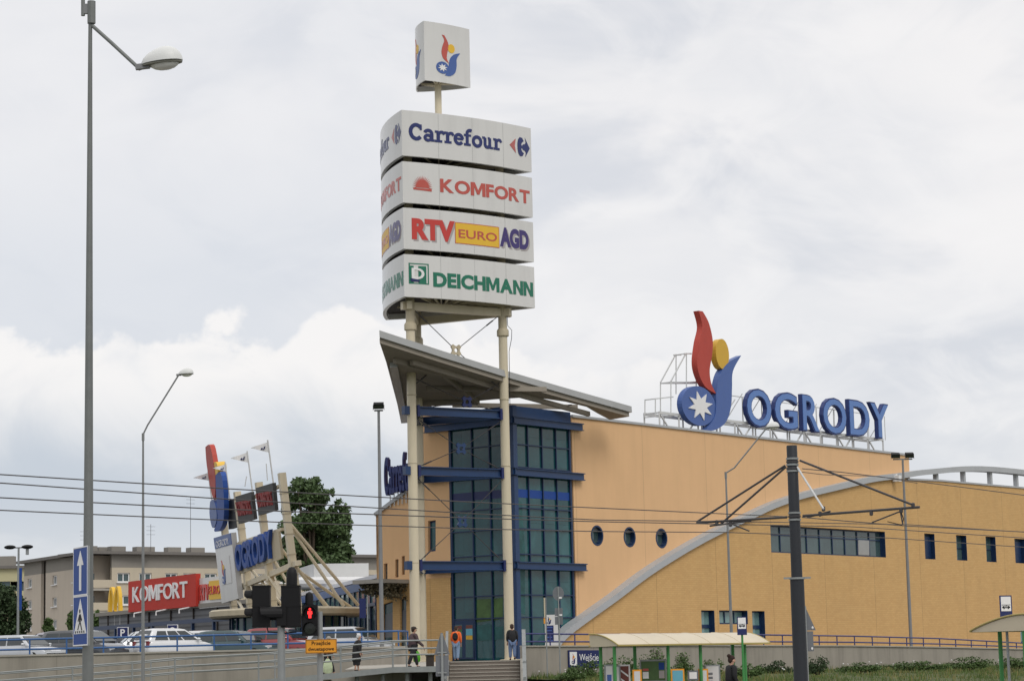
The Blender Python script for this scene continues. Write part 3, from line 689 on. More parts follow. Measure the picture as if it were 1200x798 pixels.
# roof slabs and the side of the upper storey, so that the volume is closed
mb = MB().poly([[(0.2, -0.3), (s_end, -0.3), (s_end, -9.5), (8, -9.5), (8, -3.4), (0.2, -3.4)]], lambda u, v, d: O0 + FU * u + PR.n * v + Z * d, ztop - 1.2, ztop - 1.0)
mb.build('roof', M['roofgrey'], mall)
MB().poly([[(-9.5, ZP), (-0.36, ZP), (-0.36, topR[1]), (-9.5, topR[1])]], lambda u, v, d: O0 + FU * (s_end - 0.02) + PR.n * u + Z * v + FU * d, -0.3, 0.0).build('side_wall', M['plaster'], mall)
mb = MB().poly([[(s_end - 0.1, 0.0), (s_far, 0.0), (s_far, -10), (s_end - 0.1, -10)]], lambda u, v, d: O0 + FU * u + PR.n * v + Z * d, ktop[0][1] - 1.4, ktop[0][1] - 1.2)
mb.build('roof', M['roofgrey'], mall)
MB().poly([[(-9, ZP), (0, ZP), (0, TL[-1][1]), (-9, TL[-1][1] - 0.5)]], lambda u, v, d: O0 - PLF.ex * (-sle) + PLF.n * u + Z * v + PLF.ex * d, 0.0, 0.3).build('side_wall', M['plaster'], mall)
mb = MB().poly([[(sle, -0.36), (-0.2, -0.36), (-0.2, -18), (sle, -18)]], lambda u, v, d: O0 + PLF.ex * u + PLF.n * v + Z * d, TL[-1][1] - 1.2, TL[-1][1] - 1.0)
mb.build('roof', M['roofgrey'], mall)

# --- big sloping canopy over the corner
CA, CB_, CC = P(445, 400, 114), P(741, 487.5, 133), P(470, 494, 131)
cn = (CB_ - CA).cross(CC - CA).normalized()
if cn.z < 0: cn = -cn
cpl = PL(CA, (CB_ - CA), cn.cross((CB_ - CA).normalized()), cn)
outl = [cpl.uv(*q) for q in ((445, 400), (520, 424), (592, 446), (670, 468), (741, 487.5), (717, 491.5), (703, 484), (690, 476), (665, 470), (640, 466.5), (610, 465.5), (580, 467.5), (545, 471), (508, 474), (494, 480), (488, 494), (470, 494), (457, 445))]
cx = sum(q[0] for q in outl) / len(outl); cy = sum(q[1] for q in outl) / len(outl)
canopy = MB().poly([outl], cpl, 0.22, 0.58).build('canopy_roof', M['zinc'], mall)
ins = [(q[0] + (cx - q[0]) * 0.012, q[1] + (cy - q[1]) * 0.05) for q in outl]
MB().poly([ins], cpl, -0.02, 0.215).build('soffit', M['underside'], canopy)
# purlins below the soffit
for a, b, w_ in (((462, 419), (690, 482), 0.18), ((461, 424), (474, 490), 0.4), ((500, 452), (640, 453), 0.16), ((482, 421), (592, 455), 0.22), ((480, 470), (560, 468), 0.2), ((520, 436), (560, 468), 0.2)):
    pa, pb = hit(*a, CA, cn), hit(*b, CA, cn)
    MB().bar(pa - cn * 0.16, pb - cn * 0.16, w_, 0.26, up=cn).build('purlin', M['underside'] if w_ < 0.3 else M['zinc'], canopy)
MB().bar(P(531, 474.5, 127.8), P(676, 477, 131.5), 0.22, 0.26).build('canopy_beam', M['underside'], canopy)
MB().poly([[(-10, ZP), (-0.36, ZP), (-0.36, TL[0][1]), (-10, TL[0][1])]], lambda u, v, d: O0 + PLF.ex * TL[1][0] + PLF.n * u + Z * v + PLF.ex * d, 0.0, 0.3).build('side_wall', M['plaster'], mall)
# short struts carrying the right tip
for px, py in ((668, 480), (548, 478)):
    q = hit(px, py - 6, CA, cn); MB().tube([q + cn * 0.0, Vector((q.x, q.y, zl['top'] + 0.3))], 0.12, 8).build('canopy_strut', M['armdark'], canopy)
# security camera under the arch
mb = MB().box(PB(PB.uv(1046, 561)[0], PB.uv(1046, 561)[1], 0.35), (0.35, 0.5, 0.42), PB.ex, PB.n)
mb.box(PB(PB.uv(1046, 561)[0], PB.uv(1046, 561)[1] + 0.26, 0.15), (0.12, 0.4, 0.12), PB.ex, PB.n)
mb.build('security_camera', M['white'], mall)
# louvre of climbing plants over the awning
lv = MB(); rnd = random.Random(11)
for _ in range(1100):
    u = rnd.uniform(aw0 + (aw1 - aw0) * 0.15, aw1); d = rnd.uniform(0.1, 2.2); v = za - 0.15 - rnd.random() ** 1.7 * (0.35 + 0.6 * (u - aw0) / (aw1 - aw0))
    c = PLF(u, v, d); a = Vector((rnd.uniform(-1, 1), rnd.uniform(-1, 1), rnd.uniform(-1, 1))).normalized() * 0.11; b = a.orthogonal().normalized() * 0.08
    k = len(lv.v); lv.v += [c - a, c + b, c + a, c - b]; lv.f.append((k, k + 1, k + 2, k + 3))
tag(lv.build('climbing_plant', M['leafivy'], loc=PLF((aw0 + aw1) / 2, za - 1, 1.2)), 'straggly brown climbing plant hanging below the awning beside the cream columns', 'climber')
# ============================================================ ADVERTISING PYLON
C1, C2, C3 = P(486.8, 745, 120.5), P(597.0, 745, 123.5), P(494.6, 745, 126.0)
pyl = thing('advertising_pylon', 'tall cream pylon on three round columns with four stacked white store signs', 'pylon', (sum(c.x for c in (C1, C2, C3)) / 3, sum(c.y for c in (C1, C2, C3)) / 3, ZP))
CO = [Vector((c.x, c.y, 0)) for c in (C1, C2, C3)]
zbot = z_at(474, 347.6, 119.0)
for c in CO:
    prof = [(0.55, ZP), (0.55, ZP + 0.08), (0.29, ZP + 0.1), (0.265, ZP + 1.2), (0.245, 16.5)]
    col = MB().lathe([(r_ , h) for r_, h in prof] + [(0.24, zbot - 1.45)], c, n=20).build('column', M['cream'], pyl, smooth=True)
    MB().lathe([(0.24, zbot - 1.6), (0.33, zbot - 1.55), (0.33, zbot - 1.28), (0.30, zbot - 1.2), (0.24, zbot - 1.15), (0.235, z_at(471.5, 182.3, 119.0) + 0.6)], c, n=20).build('flange', M['creamdirty'], col, smooth=True)
    for zj in (7.2, 12.4, 16.0):
        MB().lathe([(0.24, zj), (0.268, zj + 0.02), (0.268, zj + 0.06), (0.24, zj + 0.08)], c, n=20).build('joint_ring', M['creamdirty'], col, smooth=True)
# sign boxes: triangular plan with bowed faces
SA, SB, SC_ = P(474, 347.6, 119.0), P(627, 362.5, 123.9), P(452.3, 376, 127.0)
SA, SB, SC_ = [Vector((q.x, q.y, 0)) for q in (SA, SB, SC_)]
cen = (SA + SB + SC_) / 3
class Bow:
    def __init__(s, a, b, sag):
        s.a, s.b, s.sag = a, b, sag; t = (b - a).normalized(); n = Vector((t.y, -t.x, 0)); 
        if n.dot((a + b) / 2 - cen) < 0: n = -n
        s.t, s.n, s.L = t, n, (b - a).length
    def __call__(s, u, v, d=0.0):
        f = u / s.L; return s.a + s.t * u + s.n * (s.sag * 4 * f * (1 - f) + d) + Z * v
def tri_outline(bows, k=14):
    out = []
    for bw_ in bows:
        for i in range(k): out.append(bw_(bw_.L * i / k, 0))
    return out
def sign_box(name, bows, z0, z1, parent, m=M['signwhite']):
    o = tri_outline(bows); n = len(o); t = 0.16; mb = MB()
    cc = sum(o, Vector()) / n; inn = [cc + (q - cc) * 0.94 for q in o]
    for L, zz in ((o, z0), (o, z1), (inn, z0), (inn, z1 - 0.25)):
        mb.v += [q + Z * (zz - q.z) for q in L]
    for i in range(n):
        j = (i + 1) % n; mb.f += [(i, j, n + j, n + i), (i, j, 2 * n + j, 2 * n + i), (2 * n + i, 2 * n + j, 3 * n + j, 3 * n + i)]
    mb.f.append(tuple(range(n, 2 * n)))
    sb = mb.build(name, m, parent)
    # dark frame with cross members visible from below
    fr = MB(); fr.v += [q + Z * (z0 + 0.3) for q in inn]; fr.f.append(tuple(range(n)))
    fr.build('sign_floor', M['signdark'], sb)
    ri = MB()
    for k in range(1, 8):
        f = k / 8; a = bows[0](bows[0].L * f, 0); b = bows[1](bows[1].L * (1 - f) if False else bows[1].L * (1 - f), 0)
        p, q = a, cc + (cc - a) * 0.55
        ri.bar(Vector((a.x, a.y, z0 + 0.14)).lerp(Vector((cc.x, cc.y, z0 + 0.14)), 0.06), Vector((q.x, q.y, z0 + 0.14)), 0.07, 0.1)
    ri.build('sign_rib', M['creamdirty'], sb)
    return sb
bAB, bBC, bCA = Bow(SA, SB, 0.42), Bow(SB, SC_, 0.42), Bow(SC_, SA, 0.55)
YA = 119.0
tiers = [(129.0, 182.3), (189.2, 237.4), (243.3, 291.6), (297.8, 347.6)]
TZ = [(z_at(471.5 + 2.5 * i / 3, b, YA), z_at(471 + 3 * i / 3, a, YA)) for i, (a, b) in enumerate(tiers)]
def panel(mb, mp, u0, v0, u1, v1, d0, d1, n=8):
    v2 = [(u0 + (u1 - u0) * k / n, v) for v in (v0, v1) for k in range(n + 1)]
    return mb.flat(v2, [(k, k + 1, n + 2 + k, n + 1 + k) for k in range(n)], mp, d0, d1)
# slab-serif letters drawn as strokes: (advance, list of polylines)
def arc(cx, cy, rx, ry, a0, a1, n=12): return [(cx + rx * math.cos(R(a0 + (a1 - a0) * i / n)), cy + ry * math.sin(R(a0 + (a1 - a0) * i / n))) for i in range(n + 1)]
SLAB = {
 'C': (1.30, [(arc(0.66, 0.72, 0.50, 0.60, 42, 318, 20), 0.27), ([(1.06, 1.38), (1.06, 0.90)], 0.16)]),
 'a': (1.05, [(arc(0.44, 0.66, 0.32, 0.28, 165, 0, 10) + [(0.76, 0.10)], 0.24), (arc(0.42, 0.30, 0.29, 0.22, 0, 360, 18), 0.22), ([(0.70, 0.09), (1.02, 0.09)], 0.17)]),
 'r': (0.88, [([(0.30, 0.05), (0.30, 0.92)], 0.26), ([(0.0, 0.09), (0.66, 0.09)], 0.17), ([(0.0, 0.90), (0.34, 0.90)], 0.16), (arc(0.62, 0.58, 0.30, 0.32, 175, 55, 8), 0.22), ([(0.74, 0.90), (0.86, 0.70)], 0.2)]),
 'e': (1.0, [(arc(0.50, 0.47, 0.37, 0.40, 5, 325, 20), 0.24), ([(0.16, 0.50), (0.92, 0.50)], 0.17)]),
 'f': (0.80, [([(0.32, 0.05), (0.32, 1.05)] + arc(0.62, 1.08, 0.30, 0.27, 180, 60, 8)[1:], 0.24), ([(0.0, 0.09), (0.66, 0.09)], 0.17), ([(0.0, 0.90), (0.72, 0.90)], 0.16)]),
 'o': (1.06, [(arc(0.52, 0.47, 0.39, 0.40, 0, 360, 22), 0.25)]),
 'u': (1.16, [([(0.28, 0.92), (0.28, 0.36)] + arc(0.52, 0.36, 0.25, 0.26, 180, 360, 10)[1:] + [(0.78, 0.92)], 0.24), ([(0.0, 0.90), (0.30, 0.90)], 0.16), ([(0.58, 0.90), (0.80, 0.90)], 0.16), ([(0.78, 0.40), (0.78, 0.05)], 0.24), ([(0.76, 0.09), (1.10, 0.09)], 0.17)]),
}
def stroke(mb, pts, wd, mp, d0, d1):
    closed = math.hypot(pts[0][0] - pts[-1][0], pts[0][1] - pts[-1][1]) < 1e-6; n = len(pts); Lp, Rp = [], []
    for i in range(n):
        if closed: a, b = pts[(i - 1) % (n - 1)], pts[(i + 1) % (n - 1)]
        else: a, b = pts[max(i - 1, 0)], pts[min(i + 1, n - 1)]
        l = math.hypot(b[0] - a[0], b[1] - a[1]) or 1; nx, ny = -(b[1] - a[1]) / l * wd / 2, (b[0] - a[0]) / l * wd / 2
        Lp.append((pts[i][0] + nx, pts[i][1] + ny)); Rp.append((pts[i][0] - nx, pts[i][1] - ny))
    v2 = Lp + Rp; f2 = [(n + i, n + i + 1, i + 1, i) for i in range(n - 1)]
    mb.flat(v2, f2, mp, d0, d1)
def slab_word(word, mp, u0, v0, u1, v1, d0, d1, mb=None):
    tot = sum(SLAB[c][0] for c in word); sx = (u1 - u0) / tot; sy = (v1 - v0) / 1.45; mb = mb or MB(); x = 0; k = 0
    for c in word:
        for pts, wd in SLAB[c][1]:
            k += 1; stroke(mb, pts, wd * 1.2, lambda u, v, d, x=x: mp(u0 + (u + x) * sx, v0 + v * sy, d), d0, d1 + 0.002 * (k % 5))
        x += SLAB[c][0]
    return mb
def tier_face(sb, bow, i, z0, z1, scale=1.0):
    L = bow.L; H = z1 - z0
    def box(a, b, t, u): return (a * L, z0 + (1 - u) * H, b * L, z0 + (1 - t) * H)      # left, bottom, right, top from fractions measured from the top
    D0, D1 = -0.05, 0.016
    if i == 0:
        u0, v0, u1, v1 = box(0.045, 0.735, 0.27, 0.64)
        slab_word('Carrefour', bow, u0, v0, u1, v1, D0, D1).build('lettering', M['carrblue'], sb)
        u0, v0, u1, v1 = box(0.805, 0.985, 0.24, 0.70); ww, hh = u1 - u0, v1 - v0; T = lambda x, y: (u0 + x * ww, v0 + y * hh)
        MB().poly([[T(0.0, 0.5), T(0.3, 0.86), T(0.27, 0.62), T(0.25, 0.5), T(0.27, 0.38), T(0.3, 0.14)]], bow, D0, D1).build('logo_red', M['fadedred'], sb)
        m2 = MB().poly([[T(0.76, 0.98), T(1.0, 0.5), T(0.76, 0.02), T(0.80, 0.25), T(0.74, 0.34), T(0.66, 0.36), T(0.62, 0.42), T(0.62, 0.58), T(0.66, 0.64), T(0.74, 0.66), T(0.80, 0.75)]], bow, D0, D1)
        m2.poly([[T(0.62, 0.95), T(0.70, 0.80), T(0.62, 0.74), T(0.56, 0.62), T(0.6, 0.55), T(0.635, 0.5), T(0.6, 0.45), T(0.56, 0.38), T(0.62, 0.26), T(0.70, 0.20), T(0.62, 0.05), T(0.50, 0.03), T(0.42, 0.16), T(0.385, 0.36), T(0.385, 0.64), T(0.42, 0.84), T(0.50, 0.97)]], bow, D0, D1 + 0.004)
        m2.build('logo_blue', M['carrblue'], sb)
    elif i == 1:
        word_fit(MB(), 'KOMFORT', bow, *box(0.255, 0.975, 0.345, 0.675), D0, D1, 0.034).build('lettering', M['redsoft'], sb)
        u0, v0, u1, v1 = box(0.065, 0.20, 0.30, 0.66); cx = (u0 + u1) / 2; cy = v0 + 0.13 * (v1 - v0); rx = (u1 - u0) * 0.33
        sun = [(cx - rx, cy), ] ; mb = MB().poly([[(cx + rx * math.cos(R(a)), cy + rx * 1.15 * math.sin(R(a))) for a in range(0, 181, 12)]], bow, D0, D1)
        for a in range(0, 181, 10):
            c_, s_ = math.cos(R(a)), math.sin(R(a)); c2, s2 = -s_, c_
            p = (cx + rx * 0.98 * c_, cy + rx * 1.13 * s_); q = (cx + rx * 1.55 * c_, cy + rx * 1.75 * s_)
            mb.poly([[(p[0] - c2 * 0.03, p[1] - s2 * 0.03), (q[0], q[1]), (p[0] + c2 * 0.03, p[1] + s2 * 0.03)]], bow, D0, D1 - 0.006)
        mb.poly([[(cx - rx * 1.4, cy - 0.12), (cx + rx * 1.4, cy - 0.16), (cx + rx * 1.4, cy - 0.03), (cx - rx * 1.4, cy - 0.03)]], bow, D0, D1)
        mb.build('sun_logo', M['redsoft'], sb)
    elif i == 2:
        a = box(0.055, 0.355, 0.24, 0.76)
        text_fit(MB(), 'RTV', bow, a[0] + 0.1, a[1] - 0.09, a[2] + 0.1, a[3] - 0.09, D0, D1 - 0.008, 0.055).build('lettering_shadow', M['shadow'], sb)
        text_fit(MB(), 'RTV', bow, *a, D0, D1, 0.055).build('lettering', M['red'], sb)
        a = box(0.36, 0.695, 0.27, 0.76)
        panel(MB(), bow, *a, D0, 0.012).build('yellow_panel', M['yellow'], sb)
        pm = MB(); b_ = 0.035
        for (x0, y0, x1, y1) in ((a[0], a[1] - b_, a[2], a[1]), (a[0], a[3], a[2], a[3] + b_), (a[0] - b_, a[1] - b_, a[0], a[3] + b_), (a[2], a[1] - b_, a[2] + b_, a[3] + b_)): panel(pm, bow, x0, y0, x1, y1, D0, 0.015)
        pm.build('panel_border', M['redsoft'], sb)
        text_fit(MB(), 'EURO', bow, *box(0.382, 0.68, 0.42, 0.63), D0, 0.022, 0.012).build('lettering', M['redsoft'], sb)
        a = box(0.705, 0.955, 0.24, 0.73)
        text_fit(MB(), 'AGD', bow, a[0] + 0.1, a[1] - 0.09, a[2] + 0.1, a[3] - 0.09, D0, D1 - 0.008, 0.055).build('lettering_shadow', M['shadow'], sb)
        text_fit(MB(), 'AGD', bow, *a, D0, D1, 0.055).build('lettering', M['purple'], sb)
    else:
        word_fit(MB(), 'DEICHMANN', bow, *box(0.195, 0.985, 0.385, 0.73), D0, D1, 0.046).build('lettering', M['green'], sb)
        a = box(0.03, 0.165, 0.20, 0.69)
        lg = MB()
        for (x0, y0, x1, y1) in ((a[0], a[1], a[2], a[1] + 0.06), (a[0], a[3] - 0.06, a[2], a[3]), (a[0], a[1] + 0.06, a[0] + 0.06, a[3] - 0.06), (a[2] - 0.06, a[1] + 0.06, a[2], a[3] - 0.06)): lg.poly([[(x0, y0), (x1, y0), (x1, y1), (x0, y1)]], bow, D0, D1 - 0.005)
        lg.poly([[(a[0] + 0.0, a[1] + 0.0), (a[2] - 0.14, a[1] + 0.0), (a[2] - 0.14, a[3] - 0.14), (a[0], a[3] - 0.14)]], bow, D0, D1 - 0.012)
        lg.build('logo_square', M['green'], sb)
        text_fit(MB(), 'D', bow, a[0] + 0.16, a[1] + 0.26, a[2] - 0.26, a[3] - 0.26, D0, D1 + 0.01, 0.02).build('logo_letter', M['white'], sb)
        MB().poly([[(a[0] + 0.1, a[1] + 0.12), (a[0] + 0.6, a[1] + 0.12), (a[0] + 0.6, a[1] + 0.22), (a[0] + 0.1, a[1] + 0.3)]], bow, D0, D1 + 0.014).build('logo_shoe', M['navy'], sb)
for i, (z0, z1) in enumerate(TZ):
    sb = sign_box('sign_box', [bAB, bBC, bCA], z0, z1, pyl, M['signwhite'])
    for k in (0.25, 0.5, 0.75): MB().box(bAB(bAB.L * k, (z0 + z1) / 2, 0.0), (0.014, 0.008, z1 - z0 - 0.03), bAB.t, bAB.n).build('panel_seam', M['zinc'], sb)
    tier_face(sb, bAB, i, z0, z1); tier_face(sb, bCA, i, z0, z1)
# beams under the lowest box
for a, b in ((CO[0], CO[1]), (CO[1], CO[2]), (CO[0], CO[2])):
    zz = TZ[3][0] - 0.28; MB().bar(a + Z * zz + (a - b).normalized() * 0.5, b + Z * zz + (b - a).normalized() * 0.5, 0.28, 0.42).build('head_beam', M['cream'], pyl)
fl = MB()
for k in range(1, 10):
    f = k / 10; a = bAB(bAB.L * f, 0) * 0.94 + cen * 0.06; t = (SC_ - SA) if False else (cen - a)
    q = a + (cen - a).normalized() * 2.6
    fl.bar(a + Z * (TZ[3][0] + 0.05), q + Z * (TZ[3][0] + 0.05), 0.1, 0.1)
fl.build('catwalk_grating', M['creamdirty'], pyl)
# top logo box on its mast
TA, TB, TC = P(497.2, 60, 122.0), P(550.6, 68, 123.9), P(488, 75, 124.6)
TA, TB, TC = [Vector((q.x, q.y, 0)) for q in (TA, TB, TC)]
_c0 = cen; cen = (TA + TB + TC) / 3
tb = [Bow(TA, TB, 0.12), Bow(TB, TC, 0.15), Bow(TC, TA, 0.22)]
tz0, tz1 = z_at(497.5, 94.2, 122.0), z_at(497, 24.8, 122.0)
top = sign_box('logo_box', tb, tz0, tz1, pyl)
for bw_ in (tb[0], tb[2]):
    emblem(bw_, 0.23 * bw_.L, tz0 + 0.42, 1.0, -0.04, 0.02, top, (M['redsoft'], M['yellow'], M['letterblue'], M['letterblue'], M['white']), None, 1.4)
cen = _c0
mc_ = P(513.5, 118, 123.5); MB().tube([(mc_.x, mc_.y, TZ[0][1] - 0.3), (mc_.x, mc_.y, tz0 + 0.3)], 0.19, 14).build('mast', M['cream'], pyl, smooth=True)
# blue ties between the columns at three levels, with brackets
def pbeam(px0, py0, px1, py1, ia, ib):
    za_ = z_at(px0, py0, CO[ia].y); zb_ = z_at(px1, py1, CO[ib].y); zz = (za_ + zb_) / 2
    a, b = CO[ia] + Z * zz, CO[ib] + Z * zz; t = (b - a).normalized()
    ibeam(MB(), a + t * 0.38, b - t * 0.38, 0.46, 0.3).build('tie_beam', M['blueb'], pyl)
    for q, s in ((a, 1), (b, -1)): MB().box(q + t * s * 0.31, (0.14, 0.42, 0.6), t).build('bracket', M['navy'], pyl)
    MB().box(a - t * 0.36, (0.3, 0.34, 0.44), t).build('bracket', M['blueb'], pyl); return zz
BZ = [pbeam(496, 478.5, 588, 488.5, 0, 1), pbeam(496, 549.5, 589, 556.5, 0, 1), pbeam(496, 660.5, 590, 664.5, 0, 1)]
for zz in BZ:
    for ia, ib in ((2, 1), (0, 2)):
        a, b = CO[ia] + Z * zz, CO[ib] + Z * zz; t = (b - a).normalized(); ibeam(MB(), a + t * 0.3, b - t * 0.3, 0.46, 0.3).build('tie_beam', M['blueb'], pyl)
# cross rods with ring nodes
def xbrace(node_px, zlo, zhi, m, ia=0, ib=1):
    a, b = CO[ia], CO[ib]; t = (b - a).normalized(); nn = Vector((t.y, -t.x, 0)); fpl = PL(a, t, Z, nn); u, v = fpl.uv(*node_px); c = fpl(u, v)
    ring = [(u + (0.30 if k % 2 == 0 else 0.2) * math.cos(k * math.pi / 8 + math.pi / 4), v + (0.30 if k % 2 == 0 else 0.2) * math.sin(k * math.pi / 8 + math.pi / 4)) for k in range(16)]
    ring = []
    for k in range(4):
        an = math.pi / 4 + k * math.pi / 2
        for da, rr in ((-0.25, 0.36), (0.25, 0.36), (0.5, 0.24), (0.78, 0.22), (1.07, 0.24)): ring.append((u + rr * math.cos(an + da), v + rr * math.sin(an + da)))
    br = MB().poly([ring, circ(u, v, 0.12, None, 12)[::-1]], fpl, -0.06, 0.06); 
    node = br.build('cross_brace', m, pyl)
    rod = MB(); L = (b - a).length
    for uu, zz in ((0.3, zhi), (L - 0.3, zhi), (0.3, zlo), (L - 0.3, zlo)):
        e = fpl(uu, zz); d = (e - c).normalized(); rod.tube([c + d * 0.28, e], 0.022, 6); rod.tube([e - d * 0.9, e - d * 0.4], 0.04, 6)
    rod.build('tie_rod', M['armdark'], node)
xbrace((534.2, 410.5), z_at(534, 452, 122), TZ[3][0] - 0.5, M['creamdirty'])
xbrace((547, 471), BZ[0] + 0.1, z_at(534, 447, 122), M['navy'])
xbrace((540, 525.5), BZ[1] + 0.2, BZ[0] - 0.4, M['blueb'])
xbrace((541.5, 611), BZ[2] + 0.2, BZ[1] - 0.4, M['blueb'])
# cable loop on the right column
e = CO[1] + Vector((0.27, -0.1, 0)); zz = TZ[3][0]
MB().tube([e + Z * (zz - 0.1), e + Z * (zz - 1.0), e + Vector((0.22, 0, zz - 1.25)), e + Vector((0.2, 0, zz - 1.7)), e + Vector((0.05, 0, zz - 2.4)), e + Vector((0.03, 0, zz - 5.5))], 0.016, 6).build('cable', M['black'], pyl)

# ============================================================ ROOFTOP SIGN
RS = PR.off(-0.9)
def zq(x, y, ox=740, oy=340, k=340 / 1200.0): return (ox + x * k, oy + y * k)
rs = thing('rooftop_sign', 'blue OGRODY rooftop letters with red flame, yellow disc and star emblem on a white frame', 'sign', RS(RS.uv(905, 520)[0], ztop - 0.9))
DEP = 0.42
def rpoly(L): return [RS.uv(*zq(*q)) for q in L]
FL = smooth([(278, 85), (293, 150), (280, 215), (271, 290), (279, 345), (306, 400), (350, 428)], 6) + smooth([(350, 428), (330, 385), (324, 330), (334, 265), (336, 205), (320, 135), (295, 88)], 6)[1:]
LF = smooth([(453, 270), (402, 298), (367, 345), (351, 415), (349, 480), (341, 530), (303, 580)], 6) + smooth([(303, 580), (345, 578), (390, 545), (411, 480), (415, 405), (419, 335), (453, 270)], 6)[1:-1]
MB().poly([rpoly(FL)], RS, -DEP, 0.0).build('flame', M['redflame'], rs)
MB().poly([rpoly(LF)], RS, -DEP, 0.02).build('leaf', M['letterblue'], rs)
c = RS.uv(*zq(376, 264)); MB().poly([circ(c[0], c[1], RS.uv(*zq(403, 264))[0] - c[0], RS.uv(*zq(376, 202))[1] - c[1])], RS, -DEP, 0.01).build('sun_disc', M['yellowdk'], rs)
c = RS.uv(*zq(281, 478)); rx = RS.uv(*zq(350, 478))[0] - c[0]; ry = RS.uv(*zq(281, 397))[1] - c[1]
sdisc = MB().poly([circ(c[0], c[1], rx, ry, 36)], RS, -DEP, -0.03).build('star_disc', M['letterblue'], rs)
MB().poly([[(c[0] + (q[0]) * rx, c[1] + q[1] * ry) for q in star(0.06, 0, 0.74, 0.36, 8, 0.25)]], RS, -0.03, 0.03).build('star', M['white'], sdisc)
for ch, x0, x1, y0, y1 in (('O', 474, 580, 407, 568), ('G', 590, 688, 421, 578), ('R', 706, 777, 434, 585), ('O', 790, 890, 445, 598), ('D', 900, 985, 456, 605), ('Y', 988, 1065, 467, 613)):
    xm, ym = (x0 + x1) / 2, (y0 + y1) / 2
    u0, u1 = RS.uv(*zq(x0, ym))[0], RS.uv(*zq(x1, ym))[0]; v1, v0 = RS.uv(*zq(xm, y0))[1], RS.uv(*zq(xm, y1))[1]
    lt = text_fit(MB(), ch, RS, u0, v0, u1, v1, -0.28, 0.0, 0.035).build('letter', M['letterside'], rs)
    e = 0.035 * (u1 - u0); text_fit(MB(), ch, RS, u0 + e, v0 + e, u1 - e, v1 - e, -0.02, 0.03, 0.012).build('letter_face', M['letterlt'], lt)
fr = MB(); ua, ub_ = RS.uv(*zq(140, 520))[0], RS.uv(*zq(1062, 607))[0]; zb0 = RS.uv(*zq(700, 572))[1]; zr = ztop - 0.25
for d in (-0.45, -1.6): fr.bar(RS(ua, zb0, d), RS(ub_, zb0, d), 0.14, 0.16)
n = 13
for k in range(n + 1):
    u = ua + (ub_ - ua) * k / n
    for d in (-0.45, -1.6): fr.bar(RS(u, zb0, d), RS(u, zr - 0.6, d), 0.10, 0.10)
    fr.bar(RS(u, zb0, -0.45), RS(u, zb0, -1.6), 0.08, 0.08)
    if k < n and k % 2 == 0: fr.bar(RS(u, zb0, -0.46), RS(u + (ub_ - ua) / n, zr - 0.5, -0.46), 0.08, 0.08)
    if k < n and k % 3 == 1: fr.bar(RS(u + (ub_ - ua) / n, zb0, -0.46), RS(u, zr - 0.5, -0.46), 0.08, 0.08)
ztx = RS.uv(*zq(700, 455))[1]
ul = RS.uv(*zq(470, 500))[0]
for k in range(9):
    u = ul + (ub_ - ul) * k / 8 - 0.1
    fr.bar(RS(u, zb0, -1.6), RS(u, ztx, -1.6), 0.05, 0.05); fr.bar(RS(u, zb0, -1.6), RS(u + 0.6, ztx, -0.5), 0.05, 0.05); fr.bar(RS(u + 0.55, zb0, -0.5), RS(u + 0.55, ztx - 0.2, -0.5), 0.05, 0.05)
fr.bar(RS(ul, ztx, -1.6), RS(ub_, ztx, -1.6), 0.05, 0.05)
# lattice behind the emblem
T_ = lambda x, y, d=-0.8: RS(*RS.uv(*zq(x, y)), d)
for a, b in (((201, 520), (201, 376)), ((265, 420), (265, 255)), ((348, 420), (348, 330)), ((201, 376), (350, 376)), ((255, 258), (285, 258)), ((201, 372), (262, 258)), ((137, 518), (137, 445)), ((137, 445), (210, 437)), ((410, 530), (465, 448))):
    for d in (-0.7, -1.5): fr.bar(T_(*a, d), T_(*b, d), 0.07, 0.07)
for q in ((201, 376), (265, 258), (348, 376), (137, 445), (137, 518)): fr.bar(T_(*q, -0.7), T_(*q, -1.5), 0.06, 0.06)
fr.build('support_frame', M['whitesteel'], rs)

# blue word standing on the left parapet
cs = thing('parapet_sign', 'dark blue lettering standing on the curved parapet left of the cream columns', 'sign', PLF(PLF.uv(470, 585)[0], PLF.uv(470, 583)[1], 0.2))
u0, u1 = PLF.uv(456, 560)[0], PLF.uv(493, 548)[0]; va = PLF.uv(456, 583)[1]; vb = PLF.uv(477, 577)[1]; hgt = PLF.uv(456, 540)[1] - va
def cmp_(u, v, d): 
    f = (u - u0) / (u1 - u0); return PLF(u, v + va + (vb - va) * min(f * 1.6, 1.6) + 0.12, d + 0.2)
slab_word('Carrefour', cmp_, u0, 0, u1, hgt, 0.0, 0.25).build('lettering', M['carrblue'], cs)
b = MB()
for k in range(8):
    u = u0 + (u1 - u0) * (k + 0.5) / 8; p = cmp_(u, 0.6, -0.1); b.bar(p, Vector((p.x, p.y, p.z - 1.3)), 0.06, 0.06)
b.build('support_frame', M['whitesteel'], cs)
